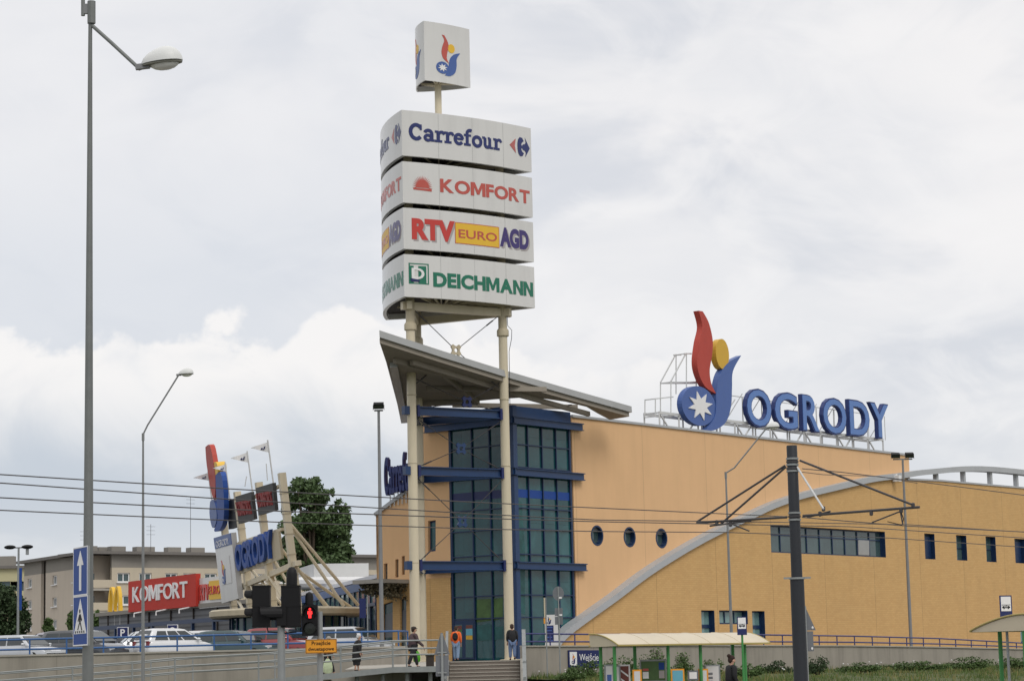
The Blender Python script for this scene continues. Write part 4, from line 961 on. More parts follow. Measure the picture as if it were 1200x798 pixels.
# ============================================================ BACKGROUND LEFT
# --- apartment block
YK = 280.0
K = P(104, 780, YK); KR = P(446, 780, 305); KL = P(27, 780, 300)
K0, KR0, KL0 = [Vector((q.x, q.y, 0)) for q in (K, KR, KL)]
ap = thing('apartment_block', 'long beige four storey apartment block with grey attic and small white windows', 'building', (K.x, K.y, ZP))
AR = PL(K0, KR0 - K0, Z); AR.n = -AR.n if AR.n.y > 0 else AR.n
AL = PL(K0, -(KL0 - K0), Z); AL.n = -AL.n if AL.n.y > 0 else AL.n
zt = z_at(104, 649, YK); za1 = z_at(104, 664.5, YK)
Lr, Ll = (KR0 - K0).length, (KL0 - K0).length
recess = AR.uv(131, 700)[0]
def apt_wall(pl, u0, u1, wins, m):
    hs = [[(a, b), (c, b), (c, d), (a, d)] for a, b, c, d in wins]
    MB().poly([[(u0, ZP), (u1, ZP), (u1, za1), (u0, za1)]] + hs, pl, -0.4, 0.0).build('wall', m, ap)
    MB().poly([[(u0, za1), (u1, za1), (u1, zt), (u0, zt)]], pl, -0.4, -0.06).build('attic', M['aptgrey'], ap)
    for a, b, c, d in wins:
        f = 0.14; fr = MB().poly([[(a, b), (c, b), (c, d), (a, d)], [(a + f, b + f), (a + f, d - f), (c - f, d - f), (c - f, b + f)]], pl, -0.3, -0.16)
        fr.box(pl((a + c) / 2, (b + d) / 2, -0.22), (0.12, 0.1, d - b - 2 * f), pl.ex, pl.n); fr.box(pl((a + c) / 2, b - 0.06, 0.05), (c - a + 0.3, 0.3, 0.1), pl.ex, pl.n)
        w_ = fr.build('window', M['white'], ap); MB().poly([[(a + 0.05, b + 0.05), (c - 0.05, b + 0.05), (c - 0.05, d - 0.05), (a + 0.05, d - 0.05)]], pl, -0.36, -0.28).build('pane', M['glass2'], w_)
rows = [(z_at(145, b, YK + 3), z_at(145, a, YK + 3)) for a, b in ((671, 682), (697.5, 708.5), (724, 735), (750, 760))]
wr = []
for px in (145, 170.5, 201, 222, 247, 275, 305, 335, 362, 395, 415, 432):
    u = AR.uv(px, 690)[0]
    for b, d in rows:
        if b > ZP + 0.3: wr.append((u - 0.85, b, u + 0.85, d))
apt_wall(AR, recess, Lr, wr, M['aptwall2'])
wl = []
for px in (34.7, 64, 88):
    u = AL.uv(px, 690)[0]
    for b, d in rows[:3]: wl.append((u - 0.8, b + 0.2, u + 0.8, d + 0.2))
us0, us1 = AL.uv(48, 690)[0], AL.uv(53.5, 690)[0]
apt_wall(AL, us1, 0.0, [w_ for w_ in wl if w_[0] > us1], M['aptwall']); apt_wall(AL, -Ll, us0, [w_ for w_ in wl if w_[0] < us0], M['aptwall'])
MB().poly([[(us0 - 2, ZP), (us1 + 2, ZP), (us1 + 2, zt - 0.05), (us0 - 2, zt - 0.05)]], AL, -1.2, -0.6).build('stair_recess', M['aptgrey'], ap)
# recessed balconies next to the corner
MB().poly([[(-0.35, ZP), (recess + 4, ZP), (recess + 4, zt - 0.02), (-0.35, zt - 0.02)]], AR, -2.4, -2.0).build('balcony_back_wall', M['aptwall'], ap)
for b, d in rows:
    if b < ZP: continue
    bal = MB().box(AR(recess / 2, b - 0.9, -0.9), (recess, 2.0, 0.25), AR.ex, AR.n).build('balcony', M['concretelt'], ap)
    MB().box(AR(recess / 2, b - 0.2, 0.05), (recess, 0.1, 0.95), AR.ex, AR.n).build('parapet', M['aptwall2'], bal)
    MB().poly([[(0.4, b - 0.6), (recess * 0.55, b - 0.6), (recess * 0.55, d), (0.4, d)]], AR, -1.99, -1.95).build('balcony_door', M['glass2'], ap)
rf = MB()
for pl, a, b in ((AR, -0.4, Lr), (AL, -Ll - 1, 0.4)):
    rf.box(pl((a + b) / 2, zt + 0.18, -3.6), (b - a, 8.6, 0.36), pl.ex, pl.n)
roof = rf.build('roof', M['aptroof'], ap)
for px, wd in ((83, 1.3), (125, 0.8), (154, 1.7), (186, 2.2), (220, 1.6), (247, 1.8), (408, 1.5), (425, 1.0)):
    u = AR.uv(px, 645)[0]; pl = AR
    if px < 100: pl = AL; u = AL.uv(px, 645)[0]
    MB().box(pl(u, zt + 0.75, -4), (wd * 1.15, 1.2, 0.9), pl.ex, pl.n).build('chimney', M['aptgrey'], roof)
for px, hh in ((190, 4.0), (112, 3.2), (237, 7.5)):
    u = AR.uv(px, 645)[0]; an = MB().tube([AR(u, zt + 0.3, -3), AR(u, zt + hh, -3)], 0.03, 5)
    for k in range(3): an.bar(AR(u - 0.6, zt + hh - 0.3 - k * 0.5, -3), AR(u + 0.6, zt + hh - 0.3 - k * 0.5, -3), 0.03)
    an.build('antenna', M['armdark'], roof)
# --- pale yellow block farther left
Y2 = 330.0
yb = thing('apartment_block', 'pale yellow apartment block at the left edge, partly behind the dark tree', 'building', (P(5, 780, Y2).x, Y2, ZP))
x0, x1 = P(-40, 780, Y2).x, P(29, 780, Y2).x; z1 = z_at(10, 666, Y2); YP = PL((x0, Y2, 0), (1, 0, 0), Z, (0, -1, 0))
ws = [(YP.uv(px, 700)[0] - 1, z_at(px, y + 11, Y2), YP.uv(px, 700)[0] + 1, z_at(px, y, Y2)) for px in (4, 20) for y in (681, 707)]
MB().poly([[(0, ZP), (x1 - x0, ZP), (x1 - x0, z1), (0, z1)]] + [[(a, b), (c, b), (c, d), (a, d)] for a, b, c, d in ws], YP, -0.4, 0).build('wall', M['aptyel'], yb)
for a, b, c, d in ws: MB().poly([[(a, b), (c, b), (c, d), (a, d)]], YP, -0.38, -0.3).build('window', M['glass2'], yb)
r2 = MB().box(((x0 + x1) / 2, Y2 + 4, z1 + 0.2), (x1 - x0 + 1.2, 9, 0.4)).build('roof', M['aptroof'], yb)
MB().box((P(2, 660, Y2).x, Y2 + 3, z1 + 1.1), (2.5, 1.5, 1.6)).build('chimney', M['aptgrey'], r2)
MB().box((x1 + 0.3, Y2 - 0.4, (z1 + ZP) / 2 - 1), (1.6, 1.6, 4.0)).build('balcony', M['bluef'], yb)

# --- grey ribbed retail hall with its store signs
RA, RB = P(100, 780, 203), P(300, 780, 172); RA, RB = Vector((RA.x, RA.y, 0)), Vector((RB.x, RB.y, 0))
hall = thing('retail_hall', 'low grey ribbed retail hall behind the parked cars', 'building', (RA.x, RA.y, ZP))
HP = PL(RA, RB - RA, Z); HP.n = -HP.n if HP.n.y > 0 else HP.n
HL = (RB - RA).length; zh = HP.uv(200, 714.8)[1]; u0 = HP.uv(116, 720)[0]
MB().poly([[(u0, ZP), (HL, ZP), (HL, zh), (u0, zh)]], HP, -0.4, 0).build('wall', M['ribgrey'], hall)
MB().box(HP((u0 + HL) / 2, zh + 0.15, -6), (HL - u0 + 0.4, 12.6, 0.3), HP.ex, HP.n).build('roof', M['aptgrey'], hall)
MB().poly([[(-12, ZP), (-0.4, ZP), (-0.4, zh), (-12, zh)]], lambda u, v, d: HP(u0 + d, v, u), 0, 0.3).build('wall', M['ribgrey'], hall)
zbm = HP.uv(200, 731)[1]
MB().bar(HP(u0, zbm, 1.6), HP(HL, zbm, 1.6), 0.2, 0.32).build('blue_beam', M['bluef'], hall)
for k in range(9):
    u = u0 + (HL - u0) * k / 8; MB().box(HP(u, (ZP + zbm) / 2, 1.6), (0.22, 0.22, zbm - ZP - 0.17), HP.ex, HP.n).build('post', M['bluef'], hall)
for k in range(7):
    u = u0 + (HL - u0) * (k + 0.5) / 7; MB().box(HP(u, (ZP + zh) / 2, 0.06), (0.12, 0.1, zh - ZP), HP.ex, HP.n).build('joint_strip', M['signdark'], hall)
sg = thing('store_sign', 'large red rectangular sign with white KOMFORT lettering on the grey hall', 'sign', HP(HP.uv(196, 700)[0], zh, 0.3))
a = HP.uv(157, 698)[0]; b = HP.uv(236.5, 690)[0]; v0 = HP.uv(196, 713.6)[1]; v1 = HP.uv(196, 676.6)[1]
MB().poly([[(a, v0), (b, v0), (b, v1), (a, v1)]], HP, 0.1, 0.5).build('panel', M['redmat'], sg)
word_fit(MB(), 'KOMFORT', HP, a + (b - a) * 0.075, v0 + (v1 - v0) * 0.30, a + (b - a) * 0.885, v0 + (v1 - v0) * 0.80, 0.45, 0.58, 0.012).build('lettering', M['white'], sg)
for k in range(3): MB().tube([HP(a + (b - a) * (k + 0.7) / 3, v0 - 0.5, 1.3), HP(a + (b - a) * (k + 0.7) / 3, v0 - 0.2, 1.3), HP(a + (b - a) * (k + 0.7) / 3, v0, 0.2)], 0.07, 6).build('sign_lamp', M['white'], sg)
sg = thing('store_sign', 'red RTV and yellow EURO sign right of the big red sign on the hall', 'sign', HP(HP.uv(250, 690)[0], zh, 0.3))
v0 = HP.uv(250, 702.5)[1]; v1 = HP.uv(250, 680.5)[1]; u = [HP.uv(x, 690)[0] for x in (237.5, 248.5, 248.8, 263.5, 276)]
pn = MB().poly([[(u[0] - 0.2, v0 - 0.6), (u[4], v0 - 0.6), (u[4], v1 + 0.3), (u[0] - 0.2, v1 + 0.3)]], HP, 0.1, 0.2).build('panel', M['signwhite'], sg)
text_fit(MB(), 'RTV', HP, u[0], v0, u[1], v1 - 0.2, 0.1, 0.3, 0.04).build('lettering', M['red'], sg)
yp = MB().poly([[(u[2], v0), (u[3], v0), (u[3], v1), (u[2], v1)]], HP, 0.15, 0.3).build('yellow_panel', M['yellow'], sg)
text_fit(MB(), 'EURO', HP, u[2] + 0.15, v0 + 0.4, u[3] - 0.15, v1 - 0.4, 0.28, 0.36, 0.0).build('lettering', M['red'], yp)
text_fit(MB(), 'AGD', HP, u[3] + 0.15, v0, u[4] - 0.1, v1 - 0.2, 0.1, 0.3, 0.04).build('lettering', M['purple'], sg)
fr = MB()
for k in range(6): fr.bar(HP(u[0] + (u[4] - u[0]) * k / 5, zh, 0), HP(u[0] + (u[4] - u[0]) * k / 5, v1, 0), 0.1)
fr.build('support_frame', M['whitesteel'], sg)
# golden arches on a bracket frame
mo = thing('rooftop_sign', 'yellow double arch letter standing above the left end of the grey hall', 'sign', P(135, 716, 197))
MP = PL(P(135, 716, 197), (0.5, -0.866, 0), Z); MP.n = -MP.n if MP.n.y > 0 else MP.n
h_ = z_at(135, 687, 197) - z_at(135, 716, 197)
def half(s): 
    o_ = [(0, 0)]; e = smooth([(1.35, 0.0), (1.22, 0.62 * h_), (0.95, 0.94 * h_), (0.66, 1.0 * h_), (0.36, 0.94 * h_), (0.0, 0.70 * h_)], 3)
    i_ = smooth([(0.0, 0.0), (0.0, 0.05), (0.0, 0.10)], 1)
    return e
ex_ = smooth([(1.45, 0.0), (1.32, 0.55 * h_), (1.0, 0.93 * h_), (0.72, 1.0 * h_), (0.40, 0.93 * h_), (0.0, 0.60 * h_)], 3)
in_ = smooth([(0.0, 0.05 * h_), (0.30, 0.55 * h_), (0.60, 0.84 * h_), (0.80, 0.84 * h_), (0.98, 0.5 * h_), (1.08, 0.0)], 3)
rightside = ex_ + in_
shape = ex_ + [(-x, y) for x, y in ex_[::-1]][1:] + [(-x, y) for x, y in in_[::-1]] + [(-0.25, 0.0), (0.25, 0.0)] + in_
MB().poly([shape], MP, -0.15, 0.15).build('arches', M['yellow'], mo)
fr = MB()
for s in (-1.3, 0, 1.3): fr.bar(MP(s, -1.2, 0), MP(s, 0.02, 0), 0.14)
fr.bar(MP(-1.6, -0.1, 0), MP(1.6, -0.1, 0), 0.16)
fr.build('support_frame', M['whitesteel'], mo)

# --- curved blue glazed wing behind the entrance rotunda
WA, WB = P(352, 780, 172), P(441, 780, 143); WA, WB = Vector((WA.x, WA.y, 0)), Vector((WB.x, WB.y, 0))
wg = thing('glazed_wing', 'blue topped glazed wing joining the rotunda and the apricot mall', 'building', (WA.x, WA.y, ZP))
GP = PL(WA, WB - WA, Z); GP.n = -GP.n if GP.n.y > 0 else GP.n; GL = (WB - WA).length
zf0, zf1 = GP.uv(430, 690.5)[1], GP.uv(430, 681)[1]; zg = GP.uv(430, 709)[1]
MB().poly([[(0, zf0), (GL, zf0), (GL, zf1), (0, zf1)]], GP, -0.4, 0.05).build('fascia', M['wingblue'], wg)
gl = MB().poly([[(0, ZP), (GL, ZP), (GL, zf0), (0, zf0)]], GP, -0.3, -0.1).build('glazing', M['glass2'], wg)
MB().poly([[(0, zg), (GL, zg), (GL, zf0), (0, zf0)]], GP, -0.11, -0.08).build('pane', M['glasst'], gl)
fr = MB()
for k in range(17): fr.box(GP(GL * k / 16, (ZP + zf0) / 2, -0.04), (0.14, 0.1, zf0 - ZP), GP.ex, GP.n)
fr.box(GP(GL / 2, zg, -0.03), (GL, 0.12, 0.2), GP.ex, GP.n); fr.build('mullions', M['bluef'], gl)
MB().box(GP(GL / 2 - 2, zf1 + 0.3, -8), (GL + 6, 15, 0.25), GP.ex, GP.n).build('roof', M['white'], wg)
MB().box(P(385, 673, 172), (11, 4, 1.1), GP.ex, GP.n).build('roof_unit', M['whitesteel'], wg)
MB().tube([P(352, 683, 168), P(428, 683, 160)], 0.45, 10).build('roof_duct', M['white'], wg)
# --- entrance rotunda canopy
rc = P(338, 718, 140); rot = thing('entrance_canopy', 'round cream entrance canopy below the leaning sign frame', 'canopy', (rc.x, rc.y, ZP))
zr0, zr1 = z_at(338, 723.5, 140), z_at(338, 713.5, 140)
MB().lathe([(0.01, zr0 + 0.2), (4.1, zr0 + 0.12), (4.6, zr0), (4.75, zr0 + 0.12), (4.75, zr1 - 0.1), (4.6, zr1), (0.01, zr1 + 0.25)], (rc.x, rc.y, 0), n=40).build('canopy_roof', M['creamdirty'], rot, smooth=True)
gl = MB().lathe([(3.5, ZP), (3.5, zr0 + 0.1)], (rc.x, rc.y, 0), n=30).build('glazing', M['glass'], rot)
fr = MB()
for k in range(30):
    a = 2 * math.pi * k / 30; fr.box((rc.x + 3.52 * math.cos(a), rc.y + 3.52 * math.sin(a), (ZP + zr0) / 2), (0.1, 0.1, zr0 - ZP), (math.cos(a), math.sin(a), 0))
fr.build('mullions', M['bluef'], gl)

# --- leaning sign frame
LS = thing('leaning_sign_frame', 'leaning cream sign frame with blue lettering, dark panels, pennants and long props', 'sign', (P(330, 780, 138).x, 140, ZP))
YC = (136.0, 141.0, 147.0, 153.0)
cl_px = [((325.8, 554.5), (346, 722)), ((299.0, 565.5), (319, 727)), ((273.8, 576.5), (293, 729)), ((255.5, 587), (271.5, 731))]
b0 = P(*cl_px[0][1], YC[0]); b3 = P(*cl_px[3][1], YC[3]); t0 = P(*cl_px[0][0], YC[0] + 0.0)
e1 = (b0 - b3); e1.z = 0
e2 = (t0 - b0).normalized()
LP = PL(b3, e1, e2); LP.ey = e2; LP.n = LP.ex.cross(e2).normalized()
if LP.n.x > 0: LP.n = -LP.n
for (tp, bt) in cl_px:
    u, v = LP.uv(*tp); ub_, vb = LP.uv(*bt); w_ = 0.52
    MB().poly([[(u - w_ / 2, vb), (u + w_ / 2, vb), (u + w_ / 2, v), (u - w_ / 2, v)]], LP, -0.42, -0.02).build('column', M['cream'], LS)
    for k in range(1, 7):
        vv = vb + (v - vb) * k / 7; MB().box(LP(u, vv, -0.22), (w_ + 0.05, 0.48, 0.05), LP.ex, LP.n, LP.ey).build('joint_plate', M['creamdirty'], LS)
def lquad(L, d0, d1, nm, m, parent=LS): return MB().poly([[LP.uv(*q) for q in L]], LP, d0, d1).build(nm, m, parent)
def lword(s, L, d0, d1, m, parent, bold=0.02):
    q = [LP.uv(*p) for p in L]; def_ = lambda u, v, d: LP(q[0][0] + (q[1][0] - q[0][0]) * u + (q[3][0] - q[0][0]) * v, q[0][1] + (q[1][1] - q[0][1]) * u + (q[3][1] - q[0][1]) * v, d)
    return word_fit(MB(), s, def_, 0, 0, 1, 1, d0, d1, bold).build('lettering', m, parent)
for L in (((305, 603.6), (324.6, 597.6), (321.5, 565.5), (301.7, 571.5)), ((281.8, 613.6), (300, 608), (296, 576), (277.8, 581.6))):
    pnl = lquad(L, -0.1, 0.12, 'display_panel', M['led'])
    c = [sum(q[i] for q in L) / 4 for i in (0, 1)]; S = [(c[0] + (q[0] - c[0]) * 0.9, c[1] + (q[1] - c[1]) * 0.5) for q in L]
    lword('KOMFORT', S, 0.10, 0.2, M['reddim'], pnl)
bb = lquad(((265, 706), (284.6, 700.6), (275.9, 623.5), (255.8, 629.5)), -0.05, 0.3, 'billboard', M['signwhite'])
lquad(((257.8, 642.5), (277.4, 636.8), (275.9, 623.7), (256, 629.7)), 0.28, 0.34, 'billboard_header', M['letterblue'], bb)
lquad(((265.8, 685), (277.5, 681.6), (274, 650), (263.6, 653)), 0.28, 0.33, 'billboard_print', M['signwhite'], bb)
q = [LP.uv(267, 684), LP.uv(276, 650)]
emblem(lambda u, v, d: LP(u, v, d), q[0][0], q[0][1], abs(q[1][1] - q[0][1]) * 0.4, 0.3, 0.36, bb, None, None, 1.6)
lword('OGRODY', ((259.5, 641), (274.5, 636.6), (273.7, 629.2), (258.6, 633.6)), 0.33, 0.36, M['white'], bb, 0.0)
lquad(((280.5, 672.5), (330.5, 654), (326.5, 622), (277.5, 636)), -0.12, 0.02, 'letter_board', M['creamdirty'])
lword('OGRODY', ((280.8, 669.8), (323.0, 652.6), (320.2, 624.5), (278.5, 639.0)), 0.04, 0.25, M['brightletter'], LS, 0.035)
for L in (((276, 692), (344, 663), (343, 657), (275.4, 686)), ((277, 637.5), (327, 621.5), (326.7, 618.5), (276.8, 634.6)), ((256, 600), (326, 570), (325.8, 567), (255.8, 597.2))): lquad(L, -0.5, -0.12, 'cross_beam', M['cream'])
# emblem at the far end
E_ = lambda L: [(q) for q in smooth([(200 + x / 2.508, 480 + y / 2.508) for x, y in (list(L) + [L[0]])], 4)[:-1]] if len(L) > 5 else [(200 + x / 2.508, 480 + y / 2.508) for x, y in L]
lquad(E_([(120, 108), (134, 104), (146, 165), (150, 215), (146, 262), (136, 232), (124, 160)]), 0.1, 0.42, 'flame', M['redflame'])
lquad(E_([(141, 160), (146, 152), (154, 158), (156, 185), (150, 220), (143, 190)]), -0.2, 0.4, 'sun_disc', M['yellow'])
lquad(E_([(150, 190), (166, 183), (174, 240), (175, 310), (166, 345), (152, 356), (146, 350), (156, 320), (152, 250)]), 0.1, 0.42, 'leaf', M['brightletter'])
lquad(E_([(134, 268), (142, 262), (150, 280), (154, 310), (150, 335), (142, 345), (136, 330), (132, 300)]), 0.2, 0.42, 'star_disc', M['letterblue'])
lquad(E_([(160, 268), (184, 260), (190, 345), (166, 352)]), -0.4, -0.1, 'display_panel', M['led'])
# pennants
for tp, bt, fl in (((313.6, 515.5), (320.3, 566), ((313.8, 518), (314.6, 530), (293.5, 524.8))), ((289.6, 528.5), (296, 577), ((289.7, 530), (291, 542), (269.8, 537))), ((263.8, 541.5), (269.5, 585), ((264, 544), (265.8, 552.6), (249, 548.5))), ((243.8, 552.5), (250, 598), ((243.8, 553.8), (245, 563), (226, 559.8)))):
    ya = 140.0 + (320 - bt[0]) * 0.19; a_, b_ = P(*tp, ya), P(*bt, ya)
    pole = MB().tube([b_, a_], 0.05, 6).build('flagpole', M['whitesteel'], LS)
    f3 = [P(*q, ya) for q in fl]; nn = (f3[1] - f3[0]).cross(f3[2] - f3[0]).normalized() * 0.015
    mb = MB(); N = 8; A = []
    for i in range(N + 1):
        t = i / N; wv = math.sin(t * 7) * 0.12 * t
        A += [f3[0].lerp(f3[2], t) + nn * (wv / 0.015), f3[1].lerp(f3[2], t) + nn * (wv / 0.015)]
    mb.add([q - nn for q in A] + [q + nn for q in A], [(2 * i, 2 * i + 2, 2 * i + 3, 2 * i + 1) for i in range(N)] + [(2 * (N + 1) + 2 * i, 2 * (N + 1) + 2 * i + 2, 2 * (N + 1) + 2 * i + 3, 2 * (N + 1) + 2 * i + 1) for i in range(N)])
    fg = mb.build('pennant', M['white'], pole)
    ctr = f3[0].lerp(f3[2], 0.27) * 0.5 + f3[1].lerp(f3[2], 0.27) * 0.5; hh = (f3[0] - f3[1]).length
    ex_ = (f3[0] - f3[2]); ex_.z = 0; pp = PL(ctr, ex_, Z); dd = math.copysign(1, pp.n.y) * -1
    wv = math.sin(0.27 * 7) * 0.12 * 0.27
    MB().poly([[(x * 0.35 * hh - 0.18 * hh, (y - 0.2) * 0.25 * hh - 0.1 * hh) for x, y in LEAF]], lambda u, v, d: pp(u, v, dd * (d + 0.04)), 0, 0.02).build('pennant_print', M['navy'], fg)
    MB().poly([[(x * 0.35 * hh - 0.2 * hh, (y - 0.2) * 0.25 * hh - 0.1 * hh) for x, y in circ(0.2, 0.1, 0.3, 0.36)]], lambda u, v, d: pp(u, v, dd * (d + 0.04)), 0, 0.02).build('pennant_print', M['navy'], fg)
for tp, bt in (((289, 558), (287, 570)), ((312, 543), (313.5, 563))):
    MB().tube([P(*bt, 142), P(*tp, 142)], 0.03, 5).build('aerial', M['whitesteel'], LS)
# raking props
for a, b, ya, yb in (((336, 609), (420, 709), 136.5, 139), ((338, 614), (403, 710), 137, 137.5), ((343, 658), (383, 712), 136.5, 138), ((343, 664), (411, 711), 137, 141), ((311, 640), (352, 707), 141, 140), ((313, 672), (340, 712), 142, 139), ((290, 662), (330, 708), 147, 142), ((292, 680), (308, 722), 148, 143), ((272, 690), (290, 724), 153, 145), ((321, 632), (385, 712), 141, 143)):
    MB().tube([P(*a, ya), P(*b, yb)], 0.10, 8).build('prop', M['cream'], LS)

# ============================================================ TREES
def crown(rnd, blobs, n, s, mbs):
    """leaf clumps spread through a set of ellipsoids"""
    tot = sum(b[1] * b[2] * b[3] for b in blobs)
    for c, rx, ry, rz in blobs:
        c = Vector(c)
        for _ in range(int(n * rx * ry * rz / tot)):
            d = Vector((rnd.gauss(0, 1), rnd.gauss(0, 1), rnd.gauss(0, 1))).normalized() * (rnd.random() ** 0.42) * rnd.uniform(0.85, 1.08)
            p = c + Vector((d.x * rx, d.y * ry, d.z * rz))
            a = Vector((rnd.uniform(-1, 1), rnd.uniform(-1, 1), rnd.uniform(-0.8, 0.8))).normalized(); b = a.orthogonal().normalized(); b = Matrix.Rotation(rnd.uniform(0, 6.28), 3, a) @ b
            k_ = s * rnd.uniform(0.6, 1.3); mb = rnd.choice(mbs); k = len(mb.v); mb.v += [p - a * k_, p + b * k_ * 0.6, p + a * k_, p - b * k_ * 0.6]; mb.f.append((k, k + 1, k + 2, k + 3))
def tree(name, label, base, blobs, n, s, m, trunk_r, seed, group=None, cat='tree', limbs=6):
    rnd = random.Random(seed); base = Vector(base); r0 = thing(name, label, cat, base, group)
    top = max(b[0][2] for b in blobs); t = MB(); cxy = base
    pts_ = [base + Vector((0, 0, -0.1))]; H = top - base.z
    for k in range(1, 6): pts_.append(base + Vector((rnd.uniform(-.03, .03) * H, rnd.uniform(-.03, .03) * H, H * k / 5)))
    t.tube(pts_, [trunk_r * (1 - 0.17 * k) for k in range(6)], 8)
    for b in blobs[:limbs]:
        q = Vector(b[0]); st = pts_[2].lerp(pts_[3], rnd.random()); t.tube([st, st.lerp(q, 0.5) + Vector((0, 0, -0.1 * H * 0.3)), q], [trunk_r * 0.45, trunk_r * 0.3, trunk_r * 0.1], 6)
    t.build('trunk', M['bark'], r0)
    mb = MB(); crown(rnd, blobs, n, s, [mb]); mb.build('crown', m, r0); return r0
def blob_px(px, py, Y, wpx, hpx, dep): 
    c = P(px, py, Y); k = Y / F_PX; return ((c.x, c.y, c.z), wpx * k, dep, hpx * k)
YT = 205
rnd = random.Random(5)
bl_ = [blob_px(*q) for q in ((360, 580, YT, 17, 18, 1.6), (348, 600, YT + .5, 16, 22, 1.8), (376, 600, YT, 20, 22, 1.8), (393, 616, YT - 1, 15, 20, 1.6), (362, 628, YT, 26, 26, 2.4), (390, 648, YT, 23, 26, 2.2), (348, 655, YT, 20, 26, 2.2), (372, 675, YT, 28, 24, 2.4), (404, 600, YT, 7, 12, 0.8), (404, 640, YT, 9, 10, 0.8), (353, 566, YT, 9, 9, 0.8), (370, 566, YT, 8, 8, .8), (386, 578, YT, 6, 9, .7), (340, 575, YT, 6, 9, .7), (406, 655, YT, 7, 12, .7), (398, 590, YT, 6, 7, .7))]
bl2_ = []
for c, rx, ry, rz in bl_:
    for _ in range(7):
        bl2_.append(((c[0] + rnd.uniform(-.8, .8) * rx, c[1] + rnd.uniform(-.7, .7) * ry, c[2] + rnd.uniform(-.75, .75) * rz), rx * rnd.uniform(.46, .72), ry * .6, rz * rnd.uniform(.38, .58)))
tree('poplar_tree', 'tall green poplar tree behind the leaning sign frame', (P(366, 780, YT).x, YT, ZP), bl2_, 30000, 0.19, M['leafpop'], 0.35, 21, limbs=14)
YD = 152
bd = [blob_px(*q) for q in ((2, 700, YD, 20, 16, 1.4), (20, 712, YD, 14, 16, 1.2), (-8, 725, YD, 24, 18, 1.6), (24, 732, YD, 13, 14, 1.1), (8, 740, YD, 24, 12, 1.4), (-2, 690, YD, 9, 9, .8), (12, 694, YD, 8, 9, .8), (32, 722, YD, 6, 7, .6))]
tree('garden_tree', 'dark green bushy tree at the left edge beside the lamp post', (P(6, 780, YD).x, YD, ZP), bd, 5200, 0.13, M['leafdk'], 0.16, 4)
for px, py, Y, w_, h_, lb in ((84, 728, 215, 6, 12, 'small green tree in front of the beige block, left of the blue road signs'), (57, 733, 215, 7, 9, 'low green bush below the dark stair recess of the beige block'), (114, 729, 210, 5, 14, 'slender green tree between the tall pole and the grey hall'), (444, 668, 160, 0.1, 0.1, None)):
    if lb is None: continue
    bb_ = [blob_px(px + dx, py + dy, Y, w_ * .7, h_ * .55, .7) for dx, dy in ((0, -h_ * .5), (-w_ * .35, 2), (w_ * .35, 4), (0, h_ * .5))]
    tree('small_tree', lb, (P(px, 780, Y).x, Y, ZP), bb_, 900, 0.15, M['leaf'], 0.08, int(px))
tree('small_tree', 'rounded green tree beside the white roof, right of the poplar', (P(402, 780, 200).x, 200, ZP), [blob_px(*q) for q in ((395, 672, 200, 10, 8, 1), (412, 672, 200, 8, 7, 1), (402, 680, 200, 12, 7, 1))], 1600, 0.15, M['leaf'], 0.12, 99)
